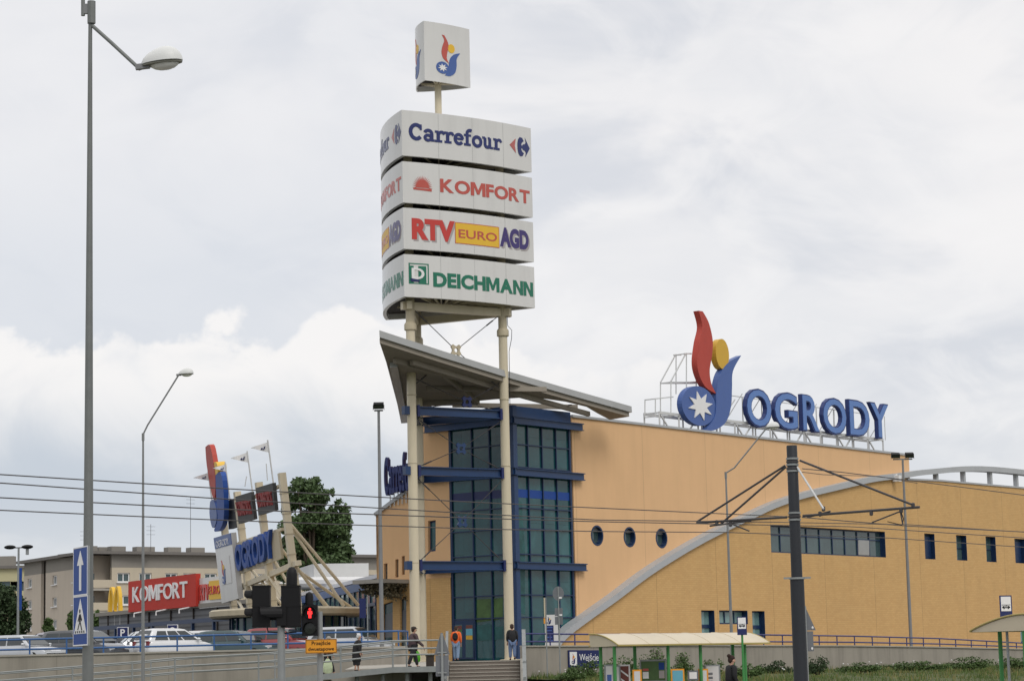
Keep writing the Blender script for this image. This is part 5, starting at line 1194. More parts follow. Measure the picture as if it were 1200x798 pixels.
# ============================================================ CARS
def car(label, m, px, Y, length=4.3, width=1.75, height=1.48, style='hatch', head=1, yaw=0.0, dark=False, group='cars parked above the retaining wall'):
    """built along +x (nose at +x), then turned; px is the middle of the car in the photograph"""
    L, Wd, H = length, width, height
    c0 = P(px, 780, Y); r0 = thing('parked_car', label, 'car', (0, 0, 0), group)
    # side profile of the body up to the waist, then the cabin
    hx = L / 2
    waist = 0.92 * H / 1.48
    if style == 'estate': ws_b, ws_t, rw_t, rw_b = hx - 1.25, hx - 1.95, -hx + 0.45, -hx + 0.12
    elif style == 'van': ws_b, ws_t, rw_t, rw_b = hx - 0.85, hx - 1.75, -hx + 0.35, -hx + 0.06
    elif style == 'saloon': ws_b, ws_t, rw_t, rw_b = hx - 1.25, hx - 1.95, -hx + 1.35, -hx + 0.75
    else: ws_b, ws_t, rw_t, rw_b = hx - 1.05, hx - 1.75, -hx + 0.65, -hx + 0.15
    body = []
    st = [(-hx, 0.45, 0.80 * waist, 0.86), (-hx + 0.10, 0.28, waist * 0.97, 0.95), (rw_b + 0.15, 0.22, waist, 0.99), (-0.3, 0.2, waist, 1.0), (ws_b - 0.2, 0.2, waist * 0.985, 1.0), (ws_b + 0.15, 0.2, waist * 0.95, 0.99), (hx - 0.35, 0.22, waist * 0.86, 0.95), (hx - 0.08, 0.28, waist * 0.74, 0.86), (hx, 0.42, waist * 0.60, 0.78)]
    mb = MB(); hw = Wd / 2; NP = 12
    for x, zb, zt_, k in st:
        w_ = hw * k; z1 = zb + (zt_ - zb) * 0.45
        ring = [(-w_ * 0.86, zb), (-w_, zb + 0.12), (-w_, z1), (-w_ * 0.985, zt_ - 0.08), (-w_ * 0.93, zt_ - 0.01), (-w_ * 0.5, zt_ + 0.02), (w_ * 0.5, zt_ + 0.02), (w_ * 0.93, zt_ - 0.01), (w_ * 0.985, zt_ - 0.08), (w_, z1), (w_, zb + 0.12), (w_ * 0.86, zb)]
        mb.v += [Vector((x, y, z)) for y, z in ring]
    n = len(st)
    for i in range(n - 1):
        for k in range(NP): mb.f.append((i * NP + k, i * NP + (k + 1) % NP, (i + 1) * NP + (k + 1) % NP, (i + 1) * NP + k))
    mb.f.append(tuple(range(NP))); mb.f.append(tuple((n - 1) * NP + k for k in range(NP)))
    # cabin shell: roof and pillars
    cz0 = waist - 0.03; cs_ = [(rw_b, cz0, 0.93, cz0 + 0.02), (rw_b * 0.6 + rw_t * 0.4, cz0, 0.93, cz0 + (H - cz0) * 0.52), (rw_t, cz0, 0.93, H - 0.05), (rw_t + 0.35, cz0, 0.93, H - 0.005), ((rw_t + ws_t) / 2, cz0, 0.94, H), (ws_t - 0.3, cz0, 0.94, H - 0.015), (ws_t, cz0, 0.94, H - 0.06), (ws_b * 0.5 + ws_t * 0.5, cz0, 0.94, cz0 + (H - cz0) * 0.5), (ws_b, cz0, 0.95, cz0 + 0.02)]
    b = len(mb.v)
    def cw(z): return hw * (0.94 - 0.20 * (z - cz0) / (H - cz0))
    for x, z0, k, z1 in cs_:
        ring = [(-cw(z0), z0), (-cw(z1) , max(z0 + 0.01, z1 - 0.05)), (-cw(z1) * 0.93, z1), (0, z1 + 0.02), (cw(z1) * 0.93, z1), (cw(z1), max(z0 + 0.01, z1 - 0.05)), (cw(z0), z0)]
        mb.v += [Vector((x, y, z)) for y, z in ring]
    for i in range(len(cs_) - 1):
        for k in range(6): mb.f.append((b + i * 7 + k, b + i * 7 + k + 1, b + (i + 1) * 7 + k + 1, b + (i + 1) * 7 + k))
    bo = mb.build('body', m, r0, smooth=True)
    g = M['carglass']
    zt1, zb1 = H - 0.13, waist + 0.05
    def sidepane(xa0, xa1, xb0, xb1, nm='side_window'):
        for s in (-1, 1):
            q = [(xa0, zb1), (xb0, zb1), (xb1, zt1), (xa1, zt1)]
            mp = lambda u, v, d, s=s: Vector((u, s * (cw(v) + 0.006 + d), v))
            MB().poly([q], mp, -0.02, 0.008).build(nm, g, r0)
    span0, span1 = rw_b + 0.28, ws_b - 0.22; t0_, t1_ = rw_t + 0.18, ws_t + 0.02
    nP = 3 if style in ('estate', 'van') else 2
    for k in range(nP):
        a, c = k / nP, (k + 1) / nP; gp = 0.045
        sidepane(span0 + (span1 - span0) * a + gp, t0_ + (t1_ - t0_) * a + gp, span0 + (span1 - span0) * c - gp, t0_ + (t1_ - t0_) * c - gp)
    def screen(x0, z0, x1, z1, nm, out):
        q = MB(); w0, w1 = cw(z0) * 0.88, cw(z1) * 0.88; o_ = Vector((0.03 * out, 0, 0.03))
        vs = [Vector((x0, -w0, z0)) + o_, Vector((x0, w0, z0)) + o_, Vector((x1, w1, z1)) + o_, Vector((x1, -w1, z1)) + o_]
        q.add(vs + [p - o_ * 1.2 for p in vs], [(0, 1, 2, 3), (4, 5, 6, 7), (0, 1, 5, 4), (1, 2, 6, 5), (2, 3, 7, 6), (3, 0, 4, 7)]); q.build(nm, g, r0)
    f = lambda a, b_, t: a + (b_ - a) * t
    screen(f(ws_b, ws_t, .08), f(cz0 + 0.02, H - 0.06, .08), f(ws_b, ws_t, .93), f(cz0 + 0.02, H - 0.06, .93), 'windscreen', 1)
    screen(f(rw_b, rw_t, .15), f(cz0 + 0.02, H - 0.05, .15), f(rw_b, rw_t, .88), f(cz0 + 0.02, H - 0.05, .88), 'rear_window', -1)
    for sx in (-1, 1):
        for s in (-1, 1):
            wc = Vector((sx * (hx - 0.78), s * (hw - 0.12), 0.31))
            w_ = MB().lathe([(0.17, -0.1), (0.29, -0.1), (0.31, -0.06), (0.31, 0.06), (0.29, 0.1), (0.17, 0.1)], wc, (0, s, 0), 18).build('wheel', M['rubber'], r0)
            MB().lathe([(0.01, 0.03), (0.06, 0.09), (0.19, 0.105), (0.2, 0.06)], wc, (0, s, 0), 14).build('rim', M['galv'], w_)
    for s in (-1, 1):
        MB().box((hx - 0.13, s * hw * 0.62, waist * 0.68), (0.2, 0.36, 0.16)).build('headlight', M['headl'], r0)
        MB().box((-hx + 0.06, s * hw * 0.80, waist * 0.86), (0.14, 0.2, 0.30)).build('tail_light', M['tail'], r0)
        MB().ell((ws_b - 0.28, s * (hw + 0.08), waist + 0.08), 0.09, 0.11, 0.07).build('door_mirror', m, r0)
    MB().box((-hx - 0.005, 0, 0.5), (0.03, 0.52, 0.12)).build('number_plate', M['white'], r0)
    return place(r0, (c0.x, c0.y, ZP + 0.285), yaw if head > 0 else math.pi + yaw)
car('pale grey hatchback cut by the left picture edge, windscreen towards the tall pole', M['silver'], 28, 113.5, 4.3, 1.72, 1.46, 'hatch', 1, R(-32))
car('lilac grey estate mostly hidden behind the pale hatchback at far left', M['carlilac'], 52, 121, 4.5, 1.75, 1.72, 'estate', -1, R(10))
car('graphite people carrier partly behind the tall left pole', M['cargraph'], 98, 116, 4.7, 1.8, 1.68, 'van', 1, R(-30))
car('silver estate with dark side windows between the two slim poles', M['silver'], 165, 118, 4.5, 1.75, 1.62, 'estate', -1, R(16))
car('white hatchback seen from behind with a red tail light above the wall', M['carwhite'], 205, 116, 3.9, 1.75, 1.66, 'van', 1, R(38))
car('white saloon with its bonnet pointing right beside the white hatchback', M['carwhite'], 245, 121, 4.5, 1.75, 1.62, 'hatch', 1, R(-30))
car('dark teal estate under the round entrance canopy', M['carteal'], 278, 117, 4.5, 1.75, 1.52, 'estate', 1, R(-24))
car('dark red hatchback partly hidden by the black traffic signals', M['carred'], 330, 118, 4.4, 1.75, 1.62, 'hatch', 1, R(-26))
car('silver white car behind the red pedestrian light and the orange sign', M['silver'], 410, 121, 4.6, 1.75, 1.66, 'hatch', 1, R(-22))

# ============================================================ RAILINGS
def rail_line(name, label, pts, heights, post_step, m, r_=0.03, post_r=0.028, cat='railing', group=None, base_drop=0.0, posts=True):
    """pts: 3D points of the foot line; heights: list of rail heights; one post every post_step"""
    root = thing(name, label, cat, pts[0], group)
    for h in heights: MB().tube([p + Z * h for p in pts], r_, 8).build('rail', m, root)
    for a, b in zip(pts[:-1], pts[1:]):
        L = (b - a).length; n = max(1, round(L / post_step))
        for k in range(n + (1 if b is pts[-1] else 0)):
            q = a.lerp(b, k / n); MB().tube([q - Z * base_drop, q + Z * (max(heights) - r_ * 0.5)], post_r, 8).build('post', m, root)
    return root
zlw = LW_Z + 0.08
p_a, p_b = Vector((lwx0 + 0.3, LW_Y + 0.12, zlw)), Vector((P(467, 760, LW_Y).x, LW_Y + 0.12, zlw))
rail_line('blue_railing', 'bright blue two rail railing on the left wall in front of the cars', [p_a, p_b, p_b + Vector((0.35, 1.6, 0))], [0.70, 0.24], 1.66, M['bluerail'], 0.045, 0.04)
rr = []
for (px, Y, yt), yr in zip(RWALL, (742.2, 743.0, 742.2, 745.0, 747.8, 755.5, 761.0)):
    q = P(px, yt, Y); nn = Vector((0.1, 0.12, 0)); rr.append((q + nn + Z * 0.04, z_at(px, yr, Y) - q.z - 0.04))
root = thing('blue_railing', 'dark blue railing along the right wall in front of the yellow brick wing', 'railing', rr[0][0])
for f_ in (1.0, 0.34): MB().tube([q + Z * (h * f_) for q, h in rr], 0.04, 8).build('rail', M['purplerail'], root)
for (a, ha), (b, hb) in zip(rr[:-1], rr[1:]):
    n = max(1, round((b - a).length / 1.75))
    for k in range(n):
        q = a.lerp(b, k / n); h = ha + (hb - ha) * k / n; MB().tube([q, q + Z * h], 0.035, 8).build('post', M['purplerail'], root)

# pedestrian ramp with its grey handrails
YR = 100.0
rtop = [(-30, 790.0), (85, 781.0), (155, 775.5), (205, 770.8), (303, 765.7), (399, 757.0), (460, 750.6), (514, 749.6)]
RH = 1.16
near = [P(x, y, YR) - Z * RH for x, y in rtop]; far = [q + Vector((0.0, 1.9, 0.0)) for q in near]
mb = MB()
for i, (a, b) in enumerate(zip(near, far)): mb.v += [a - Vector((0, .15, 0)), b + Vector((0, .15, 0)), b + Vector((0, .15, -0.18)), a + Vector((0, -.15, -0.18))]
for i in range(len(near) - 1):
    for k in range(4): mb.f.append((4 * i + k, 4 * i + (k + 1) % 4, 4 * i + 4 + (k + 1) % 4, 4 * i + 4 + k))
n = len(near) - 1; mb.f += [(0, 1, 2, 3), (4 * n, 4 * n + 1, 4 * n + 2, 4 * n + 3)]
ramp = thing('pedestrian_ramp', 'long sloping grey pedestrian ramp rising to the landing beside the stairs', 'ramp', near[3])
mb.build('deck', M['concretelt'], ramp)
eb = MB()
for i in range(n): eb.bar(near[i] + Vector((0, -0.18, -0.07)), near[i + 1] + Vector((0, -0.18, -0.07)), 0.06, 0.24)
eb.build('edge_beam', M['galv'], ramp)
for i in range(2, len(near)):
    for f_ in (0.3, 0.8):
        q = near[i - 1].lerp(near[i], f_)
        if i < len(near) - 2: MB().box((q.x, q.y + 0.95, (q.z - 0.2) / 2), (0.3, 1.9, q.z - 0.2)).build('pier', M['concrete'], ramp)
        else: MB().tube([(q.x, q.y + 0.2, 0), (q.x, q.y + 0.2, q.z - 0.18)], 0.09, 8).build('pier', M['galvdk'], ramp)
mb = MB(); q = near[-1]
mb.add([Vector((q.x, YR - 0.15, q.z)), Vector((q.x - 4.2, YR + 1.9, q.z)), Vector((q.x - 4.2, LW_Y + 4.3, ZP)), Vector((q.x, LW_Y + 4.3, ZP)), Vector((q.x, YR - 0.15, q.z - 0.18)), Vector((q.x - 4.2, YR + 1.9, q.z - 0.18)), Vector((q.x - 4.2, LW_Y + 4.3, ZP - 0.2)), Vector((q.x, LW_Y + 4.3, ZP - 0.2))], [(0, 1, 2, 3), (4, 5, 6, 7), (0, 1, 5, 4), (1, 2, 6, 5), (2, 3, 7, 6), (3, 0, 4, 7)])
mb.build('landing', M['concretelt'], ramp)
rail_line('grey_railing', 'galvanised three rail handrail on the near side of the ramp', near, [RH, RH - 0.34, RH - 0.60], 2.9, M['galv'], 0.035, 0.04)
rail_line('grey_railing', 'galvanised handrail on the wall side of the ramp', [q + Vector((0.5, 0, 0)) for q in far[:-1]], [RH, RH - 0.34, RH - 0.60], 2.9, M['galv'], 0.03, 0.035)
# vertical shoe plate pairs and the dark litter box on the landing
bn = P(504, 776, YR + 1.2); lb = thing('litter_bin', 'dark square litter bin on the landing beside the cream column', 'bin', (bn.x, bn.y, near[-1].z))
MB().box((bn.x, bn.y, near[-1].z + 0.26), (0.34, 0.3, 0.44)).build('bin_body', M['signdark'], lb); MB().box((bn.x, bn.y, near[-1].z + 0.51), (0.38, 0.34, 0.05)).build('bin_lid', M['black'], lb)

# ============================================================ STAIRS
stair = thing('outdoor_stairs', 'wide brown grey concrete stairs with pale nosings leading to the glass entrance', 'stairs', ((st_l + st_r) / 2, 110, 0))
NS, RIS, TRD = 12, 0.172, 0.34
ys = 111.95
steps = MB(); ns = MB(); prof = [(ys, ZP - 0.012)]
y, z_ = ys, ZP - 0.012
for k in range(NS):
    prof.append((y - TRD * k, ZP - 0.012 - RIS * k)); prof.append((y - TRD * k, ZP - 0.012 - RIS * (k + 1)))
prof = [(ys + 0.6, ZP - 0.012)] + prof[1:] + [(ys + 0.6, 0)]
prof = [q for q in prof if q[1] >= -0.001]
MB().poly([prof], lambda u, v, d: Vector((st_l + d, u, v)), 0, st_r - st_l).build('flight', M['step'], stair)
for k in range(NS):
    zz = ZP - 0.012 - RIS * k; yy = ys - TRD * k
    if zz > 0.1: MB().box(((st_l + st_r) / 2, yy - 0.012, zz - 0.028), (st_r - st_l - 0.02, 0.03, 0.045)).build('nosing', M['nosing'], stair)
for x, nm in ((st_l - 0.16, 'l'), (st_r + 0.16, 'r')):
    pts = [(ys + 0.5, 0), (ys + 0.5, ZP + 0.06), (ys - 0.1, ZP + 0.06), (ys - 4.2, 0.15), (ys - 4.2, 0)]
    MB().poly([pts], lambda u, v, d, x=x: Vector((x - 0.14 + d, u, v)), 0, 0.28).build('cheek_wall', M['concretelt'], stair)
def stair_rail(x, label, w_=0.13):
    r0 = thing('stair_railing', label, 'railing', (x, ys, ZP))
    MB().bar((x, ys + 0.1, ZP + 1.42), (x - 0.0, ys - 4.4, 0.15 + 0.9), w_, 0.06).build('handrail', M['galv'], r0)
    MB().bar((x, ys + 0.1, ZP + 0.75), (x, ys - 4.4, 0.45), w_ * 0.6, 0.05).build('rail', M['galv'], r0)
    for k in range(4):
        f_ = k / 3; yy = ys + 0.1 - 4.4 * f_; zb = ZP - (2.0 * f_) if k else ZP
        MB().box((x, yy, zb + 0.7 * (1 - 0.1 * f_)), (w_ * 0.8, 0.06, 1.42 - 0.3 * f_)).build('post', M['galv'], r0)
stair_rail(st_l - 0.10, 'flat galvanised handrail on the left side of the stairs')
stair_rail(st_r + 0.22, 'flat galvanised handrail on the right side of the stairs', 0.18)

# ============================================================ POLES AND LAMPS
def lamp_head(root, q, dirx, s=1.0, tilt=0.18):
    """cobra style hood with a clear bowl, axis along dirx"""
    ex = (Vector(dirx).normalized() * math.cos(tilt) + Z * math.sin(tilt)).normalized(); ey = Z.cross(ex).normalized(); ez = ex.cross(ey)
    hood = MB(); N, Mm = 18, 7; b = 0
    for j in range(Mm + 1):
        t = (math.pi / 2) * j / Mm
        for k in range(N):
            a = 2 * math.pi * k / N; x = math.cos(a) * math.cos(t); y = math.sin(a) * math.cos(t)
            hood.v.append(q + ex * (0.36 * s + 0.36 * s * x) + ey * (0.17 * s * y * (1.1 + 0.1 * x)) + ez * (0.27 * s * math.sin(t) * (1.0 + 0.25 * x)))
    for j in range(Mm):
        for k in range(N): hood.f.append((j * N + k, j * N + (k + 1) % N, (j + 1) * N + (k + 1) % N, (j + 1) * N + k))
    h = hood.build('lamp_hood', M['lampwhite'], root, smooth=True)
    MB().add([q + ex * (0.36 * s + 0.35 * s * math.cos(2 * math.pi * k / N)) + ey * (0.165 * s * math.sin(2 * math.pi * k / N)) - ez * 0.004 + ez * zz for zz in (0, -0.03 * s) for k in range(N)], [tuple(range(N)), tuple(range(N, 2 * N))] + [(k, (k + 1) % N, N + (k + 1) % N, N + k) for k in range(N)]).build('lamp_tray', M['lampdk'], h)
    MB().ell(q + ex * 0.40 * s - ez * 0.03 * s, 0.25 * s, 0.13 * s, 0.11 * s, 14, 8, ex, ey).build('lamp_bowl', M['lampglass'], h, smooth=True)
    MB().box(q + ex * 0.02 * s - ez * 0.03 * s, (0.24 * s, 0.09 * s, 0.09 * s), ex, ey, ez).build('lamp_spigot', M['polegrey'], h)
# tall near pole
YN = 38.0
bx, by = ground_xy(103.0, YN); zt_ = z_at(103.2, 3, YN)
np_ = thing('street_lamp', 'tall tapered galvanised lamp pole in the left foreground carrying two blue road signs', 'street lamp', (bx, by, 0.13))
MB().tube([(bx, by, 0.1), (bx, by, 1.6), (bx, by, 2.35), (bx, by, zt_)], [0.098, 0.092, 0.088, 0.031], 10).build('pole', M['galvdk'], np_, smooth=True)
MB().tube([P(107.2, 2, YN), P(107.2, 28, YN)], 0.07, 8).build('bracket_sleeve', M['galvdk'], np_)
MB().box(P(101.5, 11, YN), (0.16, 0.06, 0.17)).build('clamp_plate', M['polegrey'], np_)
MB().tube([P(97.3, 19, YN), P(97.2, -90, YN)], 0.034, 8).build('upper_mast', M['galvdk'], np_)
MB().tube([P(106.5, 29, YN), P(130, 50, YN - .1), P(164, 81.5, YN - .2), P(172, 78, YN - .25)], 0.032, 8).build('arm', M['galvdk'], np_, smooth=True)
lamp_head(np_, P(165.5, 76.5, YN - 0.25), (1, 0, 0), 0.98, 0.10)
# second and third slender lamps
def slim_lamp(px, Y, label, y_joint, arm, zb=0.13, r0=0.075, hs=0.85, grp='slender single arm street lamps'):
    bx, by = ground_xy(px, Y); rt = thing('street_lamp', label, 'street lamp', (bx, by, zb), grp)
    zj = z_at(px, y_joint, Y); MB().tube([(bx, by, zb - 0.05), (bx, by, zb + 2.0), (bx, by, zj)], [r0, r0 * 0.95, r0 * 0.5], 8).build('pole', M['polegrey'], rt, smooth=True)
    top = Vector((bx, by, zj)); a, b = P(*arm[0], Y), P(*arm[1], Y)
    MB().tube([top - Z * 0.25, top + Z * 0.05], r0 * 0.75, 8).build('joint', M['polegrey'], rt)
    MB().tube([top, a, b], r0 * 0.45, 8).build('arm', M['polegrey'], rt, smooth=True)
    lamp_head(rt, b + Vector((0.0, 0, 0.05)), (1, 0.1, 0), hs, 0.05)
slim_lamp(167.6, 92, 'slender grey street lamp with a raised arm, right of the tall pole', 509, ((173, 498), (209, 440)))
slim_lamp(858.5, 104, 'slender grey street lamp with a raised arm in front of the brick wall', 554, ((860.5, 548), (898, 502)), 0.9)
def flood_pole(px, ptop, Y, label, zb, pairs, r0=0.11, grp='floodlight poles'):
    b = P(px, 770, Y); t = P(*ptop, Y); rt = thing('floodlight_pole', label, 'floodlight', (b.x, b.y, zb), grp)
    MB().tube([(b.x, b.y, zb - 0.02), (b.x, b.y, zb + 3), (b.x, b.y, t.z)], [r0, r0, r0 * 0.62], 10).build('pole', M['polegrey'], rt, smooth=True)
    w_ = 0.45 if pairs == 1 else 0.62
    MB().box((b.x, b.y, t.z), (w_ * (2 if pairs > 1 else 1.0), 0.1, 0.08)).build('crossbar', M['polegrey'], rt)
    for k in range(pairs):
        x = b.x + (0 if pairs == 1 else (-0.45 + 0.9 * k)); q = Vector((x, b.y, t.z + 0.26))
        f = MB(); f.box(q, (0.52, 0.40, 0.26), (1, 0, 0), (0, 0.94, 0.34), (0, -0.34, 0.94)); fo = f.build('floodlight', M['black'], rt)
        MB().box(q + Vector((0, -0.19, -0.10)), (0.46, 0.06, 0.2), (1, 0, 0), (0, 0.94, 0.34), (0, -0.34, 0.94)).build('glass', M['lensdk'], fo)
        MB().box(q + Vector((-0.28, 0, -0.1)), (0.03, 0.06, 0.26)).build('yoke', M['polegrey'], fo); MB().box(q + Vector((0.28, 0, -0.1)), (0.03, 0.06, 0.26)).build('yoke', M['polegrey'], fo)
flood_pole(447.8, (443.0, 481), 118, 'single floodlight on a grey pole left of the cream columns', ZP, 1)
flood_pole(1068.5, (1058, 538), 148, 'pair of floodlights on a grey pole before the brick wing', ZP, 2)
# twin headed lamp in the car park
YT2 = 138; b = P(21, 745, YT2); t = P(19.6, 642, YT2)
tl = thing('street_lamp', 'twin headed lamp post with blue banner standing by the dark tree at left', 'street lamp', (b.x, b.y, ZP))
MB().tube([(b.x, b.y, ZP), (b.x, b.y, t.z)], [0.09, 0.06], 8).build('pole', M['galv'], tl)
MB().bar((b.x - 0.55, b.y, t.z + 0.02), (b.x + 0.55, b.y, t.z + 0.02), 0.06).build('crossbar', M['armdark'], tl)
for s in (-1, 1): MB().ell((b.x + s * 0.52, b.y, t.z + 0.06), 0.36, 0.25, 0.13).build('lamp_head', M['black'], tl, smooth=True)
MB().box((b.x + 0.52, b.y, t.z - 0.2), (0.16, 0.16, 0.42)).build('camera', M['galv'], tl)
bn_ = P(22.5, 690, YT2); MB().box((bn_.x + 0.05, b.y, bn_.z), (0.22, 0.05, 2.5)).build('banner', M['bluebright'], tl)

# blue road signs on the tall pole
def road_sign(label, y0, y1, kind):
    yc = (y0 + y1) / 2; s = (y1 - y0) / F_PX * YN * 1.01
    pole_q = P(101.6, yc, YN - 0.11); ex = Vector((0.46, -0.888, 0))
    c = pole_q - ex * 0.0 + Vector((-s * 0.5 * 0.30, 0.954 * 0.5 * s * 0.0, 0)); c = P(94.2, yc, YN - 0.12)
    pl = PL(c, ex, Z); pl.n = -pl.n if pl.n.x > 0 else pl.n
    # the plate faces left towards the oncoming lane; its face is the one we see at a slant
    if (CAM - c).dot(pl.n) < 0: pl.n = -pl.n
    r0 = thing('road_sign', label, 'road sign', c - Z * s / 2)
    MB().box(c - pl.n * 0.02, (s, 0.03, s), pl.ex, pl.n).build('sign_back', M['galv'], r0)
    h = s / 2
    MB().poly([[(-h, -h), (h, -h), (h, h), (-h, h)]], pl, -0.003, 0.0).build('sign_face', M['bluebright'], r0)
    bd = MB(); t = 0.02
    for a in ([(-h, -h), (h, -h), (h, -h + t), (-h, -h + t)], [(-h, h - t), (h, h - t), (h, h), (-h, h)], [(-h, -h + t), (-h + t, -h + t), (-h + t, h - t), (-h, h - t)], [(h - t, -h + t), (h, -h + t), (h, h - t), (h - t, h - t)]): bd.poly([a], pl, 0.0, 0.004)
    bd.build('sign_border', M['white'], r0)
    if kind == 'arrow':
        MB().poly([[(-0.07 * s, -0.40 * s), (0.07 * s, -0.40 * s), (0.07 * s, 0.12 * s), (0.22 * s, 0.12 * s), (0, 0.42 * s), (-0.22 * s, 0.12 * s), (-0.07 * s, 0.12 * s)]], pl, 0, 0.006).build('white_arrow', M['white'], r0)
    else:
        MB().poly([[(-0.42 * s, -0.26 * s), (0.42 * s, -0.26 * s), (0, 0.44 * s)]], pl, 0, 0.006).build('white_triangle', M['white'], r0)
        w = MB(); T = lambda L: [(x * s, y * s) for x, y in L]
        w.poly([circ(-0.01 * s, 0.19 * s, 0.042 * s, None, 12)], pl, 0.006, 0.010)
        for L, k in (([(-0.06, -0.03), (0.05, -0.03), (0.06, 0.13), (-0.05, 0.13)], 0), ([(-0.05, -0.035), (0.0, -0.035), (-0.13, -0.19), (-0.17, -0.17)], 1), ([(0.0, -0.035), (0.05, -0.035), (0.15, -0.19), (0.10, -0.19)], 2), ([(-0.05, 0.12), (-0.15, 0.0), (-0.12, -0.02), (-0.04, 0.07)], 3), ([(0.05, 0.12), (0.14, 0.02), (0.11, -0.01), (0.04, 0.07)], 4)): w.poly([T(L)], pl, 0.006, 0.010 + 0.0004 * k)
        w.build('walking_figure', M['black'], r0)
        zb = MB()
        for k in range(5): zb.poly([T([(-0.34 + k * 0.145, -0.245), (-0.27 + k * 0.145, -0.245), (-0.25 + k * 0.135, -0.20), (-0.31 + k * 0.135, -0.20)])], pl, 0.006, 0.009)
        zb.build('zebra_stripes', M['black'], r0)
    MB().box(P(101.5, yc, YN - 0.03), (0.12, 0.2, 0.05)).build('clamp', M['galv'], r0)
road_sign('blue one way sign with a white upward arrow on the tall pole', 641, 697, 'arrow')
road_sign('blue pedestrian crossing sign with a walking figure below the arrow sign', 698.5, 755.5, 'walk')
# parking signs between the cars
for px, py, Y, lb, tx, sz in ((143.5, 741, 126, 'blue parking sign with a white letter P above the silver estate', 'P', 0.55), (202, 737.5, 126, 'small blue sign with a round white symbol above the white hatchback', 'O', 0.5)):
    q = P(px, py, Y); r0 = thing('parking_sign', lb, 'road sign', (q.x, q.y, ZP)); pl = PL(q, (1, 0, 0), Z, (0, -1, 0)); h = sz / 2
    MB().tube([(q.x, q.y + 0.06, ZP), (q.x, q.y + 0.06, q.z + h)], 0.03, 8).build('post', M['galv'], r0)
    MB().poly([[(-h, -h), (h, -h), (h, h), (-h, h)]], pl, -0.03, 0).build('sign_face', M['navy'], r0)
    MB().poly([[(-h - 0.03, -h - 0.03), (h + 0.06, -h - 0.03), (h + 0.06, h + 0.03), (-h - 0.03, h + 0.03)]], pl, -0.05, -0.031).build('sign_back', M['white'], r0)
    if tx == 'P': text_fit(MB(), 'P', pl, -h * 0.4, -h * 0.7, h * 0.5, h * 0.7, 0, 0.01, 0.02).build('sign_letter', M['white'], r0)
    else: MB().poly([circ(0, -0.02, h * 0.62, None, 20), circ(0, -0.02, h * 0.38, None, 20)[::-1]], pl, 0, 0.01).build('sign_symbol', M['white'], r0)

# ============================================================ TRAFFIC SIGNALS
YS = 42.0; KS = YS / F_PX
def sbox(mb, x0, y0, x1, y1, dep=0.2, dy=0.0):
    a, b = P(x0, y1, YS), P(x1, y0, YS); mb.box(((a.x + b.x) / 2, YS + dy, (a.z + b.z) / 2), (b.x - a.x, dep, b.z - a.z)); return mb
def visor(c, d, r_, ln, m=None):
    """hooded tube, open at the bottom"""
    d = Vector(d).normalized(); ux = Z.cross(d).normalized(); mb = MB(); n = 10; a0, a1 = R(-25), R(205)
    for rr_ in (r_, r_ - 0.008):
        for t in (0.0, 1.0):
            for k in range(n + 1):
                a = a0 + (a1 - a0) * k / n; q = c + ux * (rr_ * math.cos(a)) + Z * (rr_ * math.sin(a)); q += d * ((ln if t else 0) * (1.0 if math.sin(a) > 0 else 1 + 0.9 * math.sin(a)) if t else 0); mb.v.append(q)
    for w_ in (0, 1):
        o_ = w_ * 2 * (n + 1)
        for k in range(n): mb.f.append((o_ + k, o_ + k + 1, o_ + n + 2 + k, o_ + n + 1 + k))
    return mb
px0 = P(329.5, 735, YS); tsl = thing('traffic_signal', 'cluster of black traffic signal heads seen from behind on a grey post', 'traffic light', (px0.x, YS, 0.13))
MB().tube([(px0.x + 0.0, YS, 0.1), (px0.x, YS, 0.5), (px0.x, YS, px0.z + 0.3)], [0.085, 0.07, 0.07], 12).build('post', M['galv'], tsl, smooth=True)
MB().box((px0.x - 0.1, YS, px0.z + 0.16), (0.75, 0.06, 0.05)).build('bracket', M['black'], tsl)
for k, (x0, y0, x1, y1, lens, d) in enumerate(((296.5, 685.5, 316.8, 735, (701, 722), (-1, 0.15, 0)), (330.3, 685.5, 352, 735, (701, 722), (0.35, 1, 0)))):
    hd = sbox(MB(), x0, y0, x1, y1, 0.22, 0.0).build('signal_head', M['black'], tsl)
    fr = MB()
    for zz in (y0 + 1.5, (y0 + y1) / 2, y1 - 1.5): sbox(fr, x0 - 0.7, zz - 0.7, x1 + 0.7, zz + 0.7, 0.235)
    fr.build('case_rib', M['black'], hd)
    for yl in lens:
        c = P((x0 if d[0] < 0 else (x0 + x1) / 2), yl - 3, YS); c.y += 0.11 * (1 if d[1] > 0.5 else 0)
        visor(c, d, 0.105, 0.14).build('visor', M['black'], hd)
        MB().lathe([(0.09, 0), (0.07, 0.02), (0.0, 0.03)], c, d, 14).build('lens', M['lensdk'], hd)
hd = sbox(MB(), 325, 711, 336, 733, 0.2, -0.05).build('signal_head', M['black'], tsl)
c = P(330, 719, YS); c.y -= 0.05; vz = visor(c, (-1, -0.25, 0), 0.135, 0.4); vz.build('visor', M['black'], hd)
MB().lathe([(0.12, 0), (0.1, 0.02), (0.0, 0.03)], c + Vector((-0.03, 0, 0)), (-1, -0.25, 0), 14).build('lens', M['lensdk'], hd)
MB().lathe([(0.1, 0.0), (0.1, 0.20), (0.085, 0.27), (0.05, 0.32), (0.0, 0.335)], P(342, 685.5, YS), (0, 0, 1), 16).build('sounder', M['black'], tsl, smooth=True)
for x in (313, 346): 
    a = P(x, 735, YS); MB().tube([a, a + Vector((0.02, 0, -0.08)), Vector((px0.x, YS - 0.02, a.z - 0.1))], 0.013, 6).build('cable', M['black'], tsl)
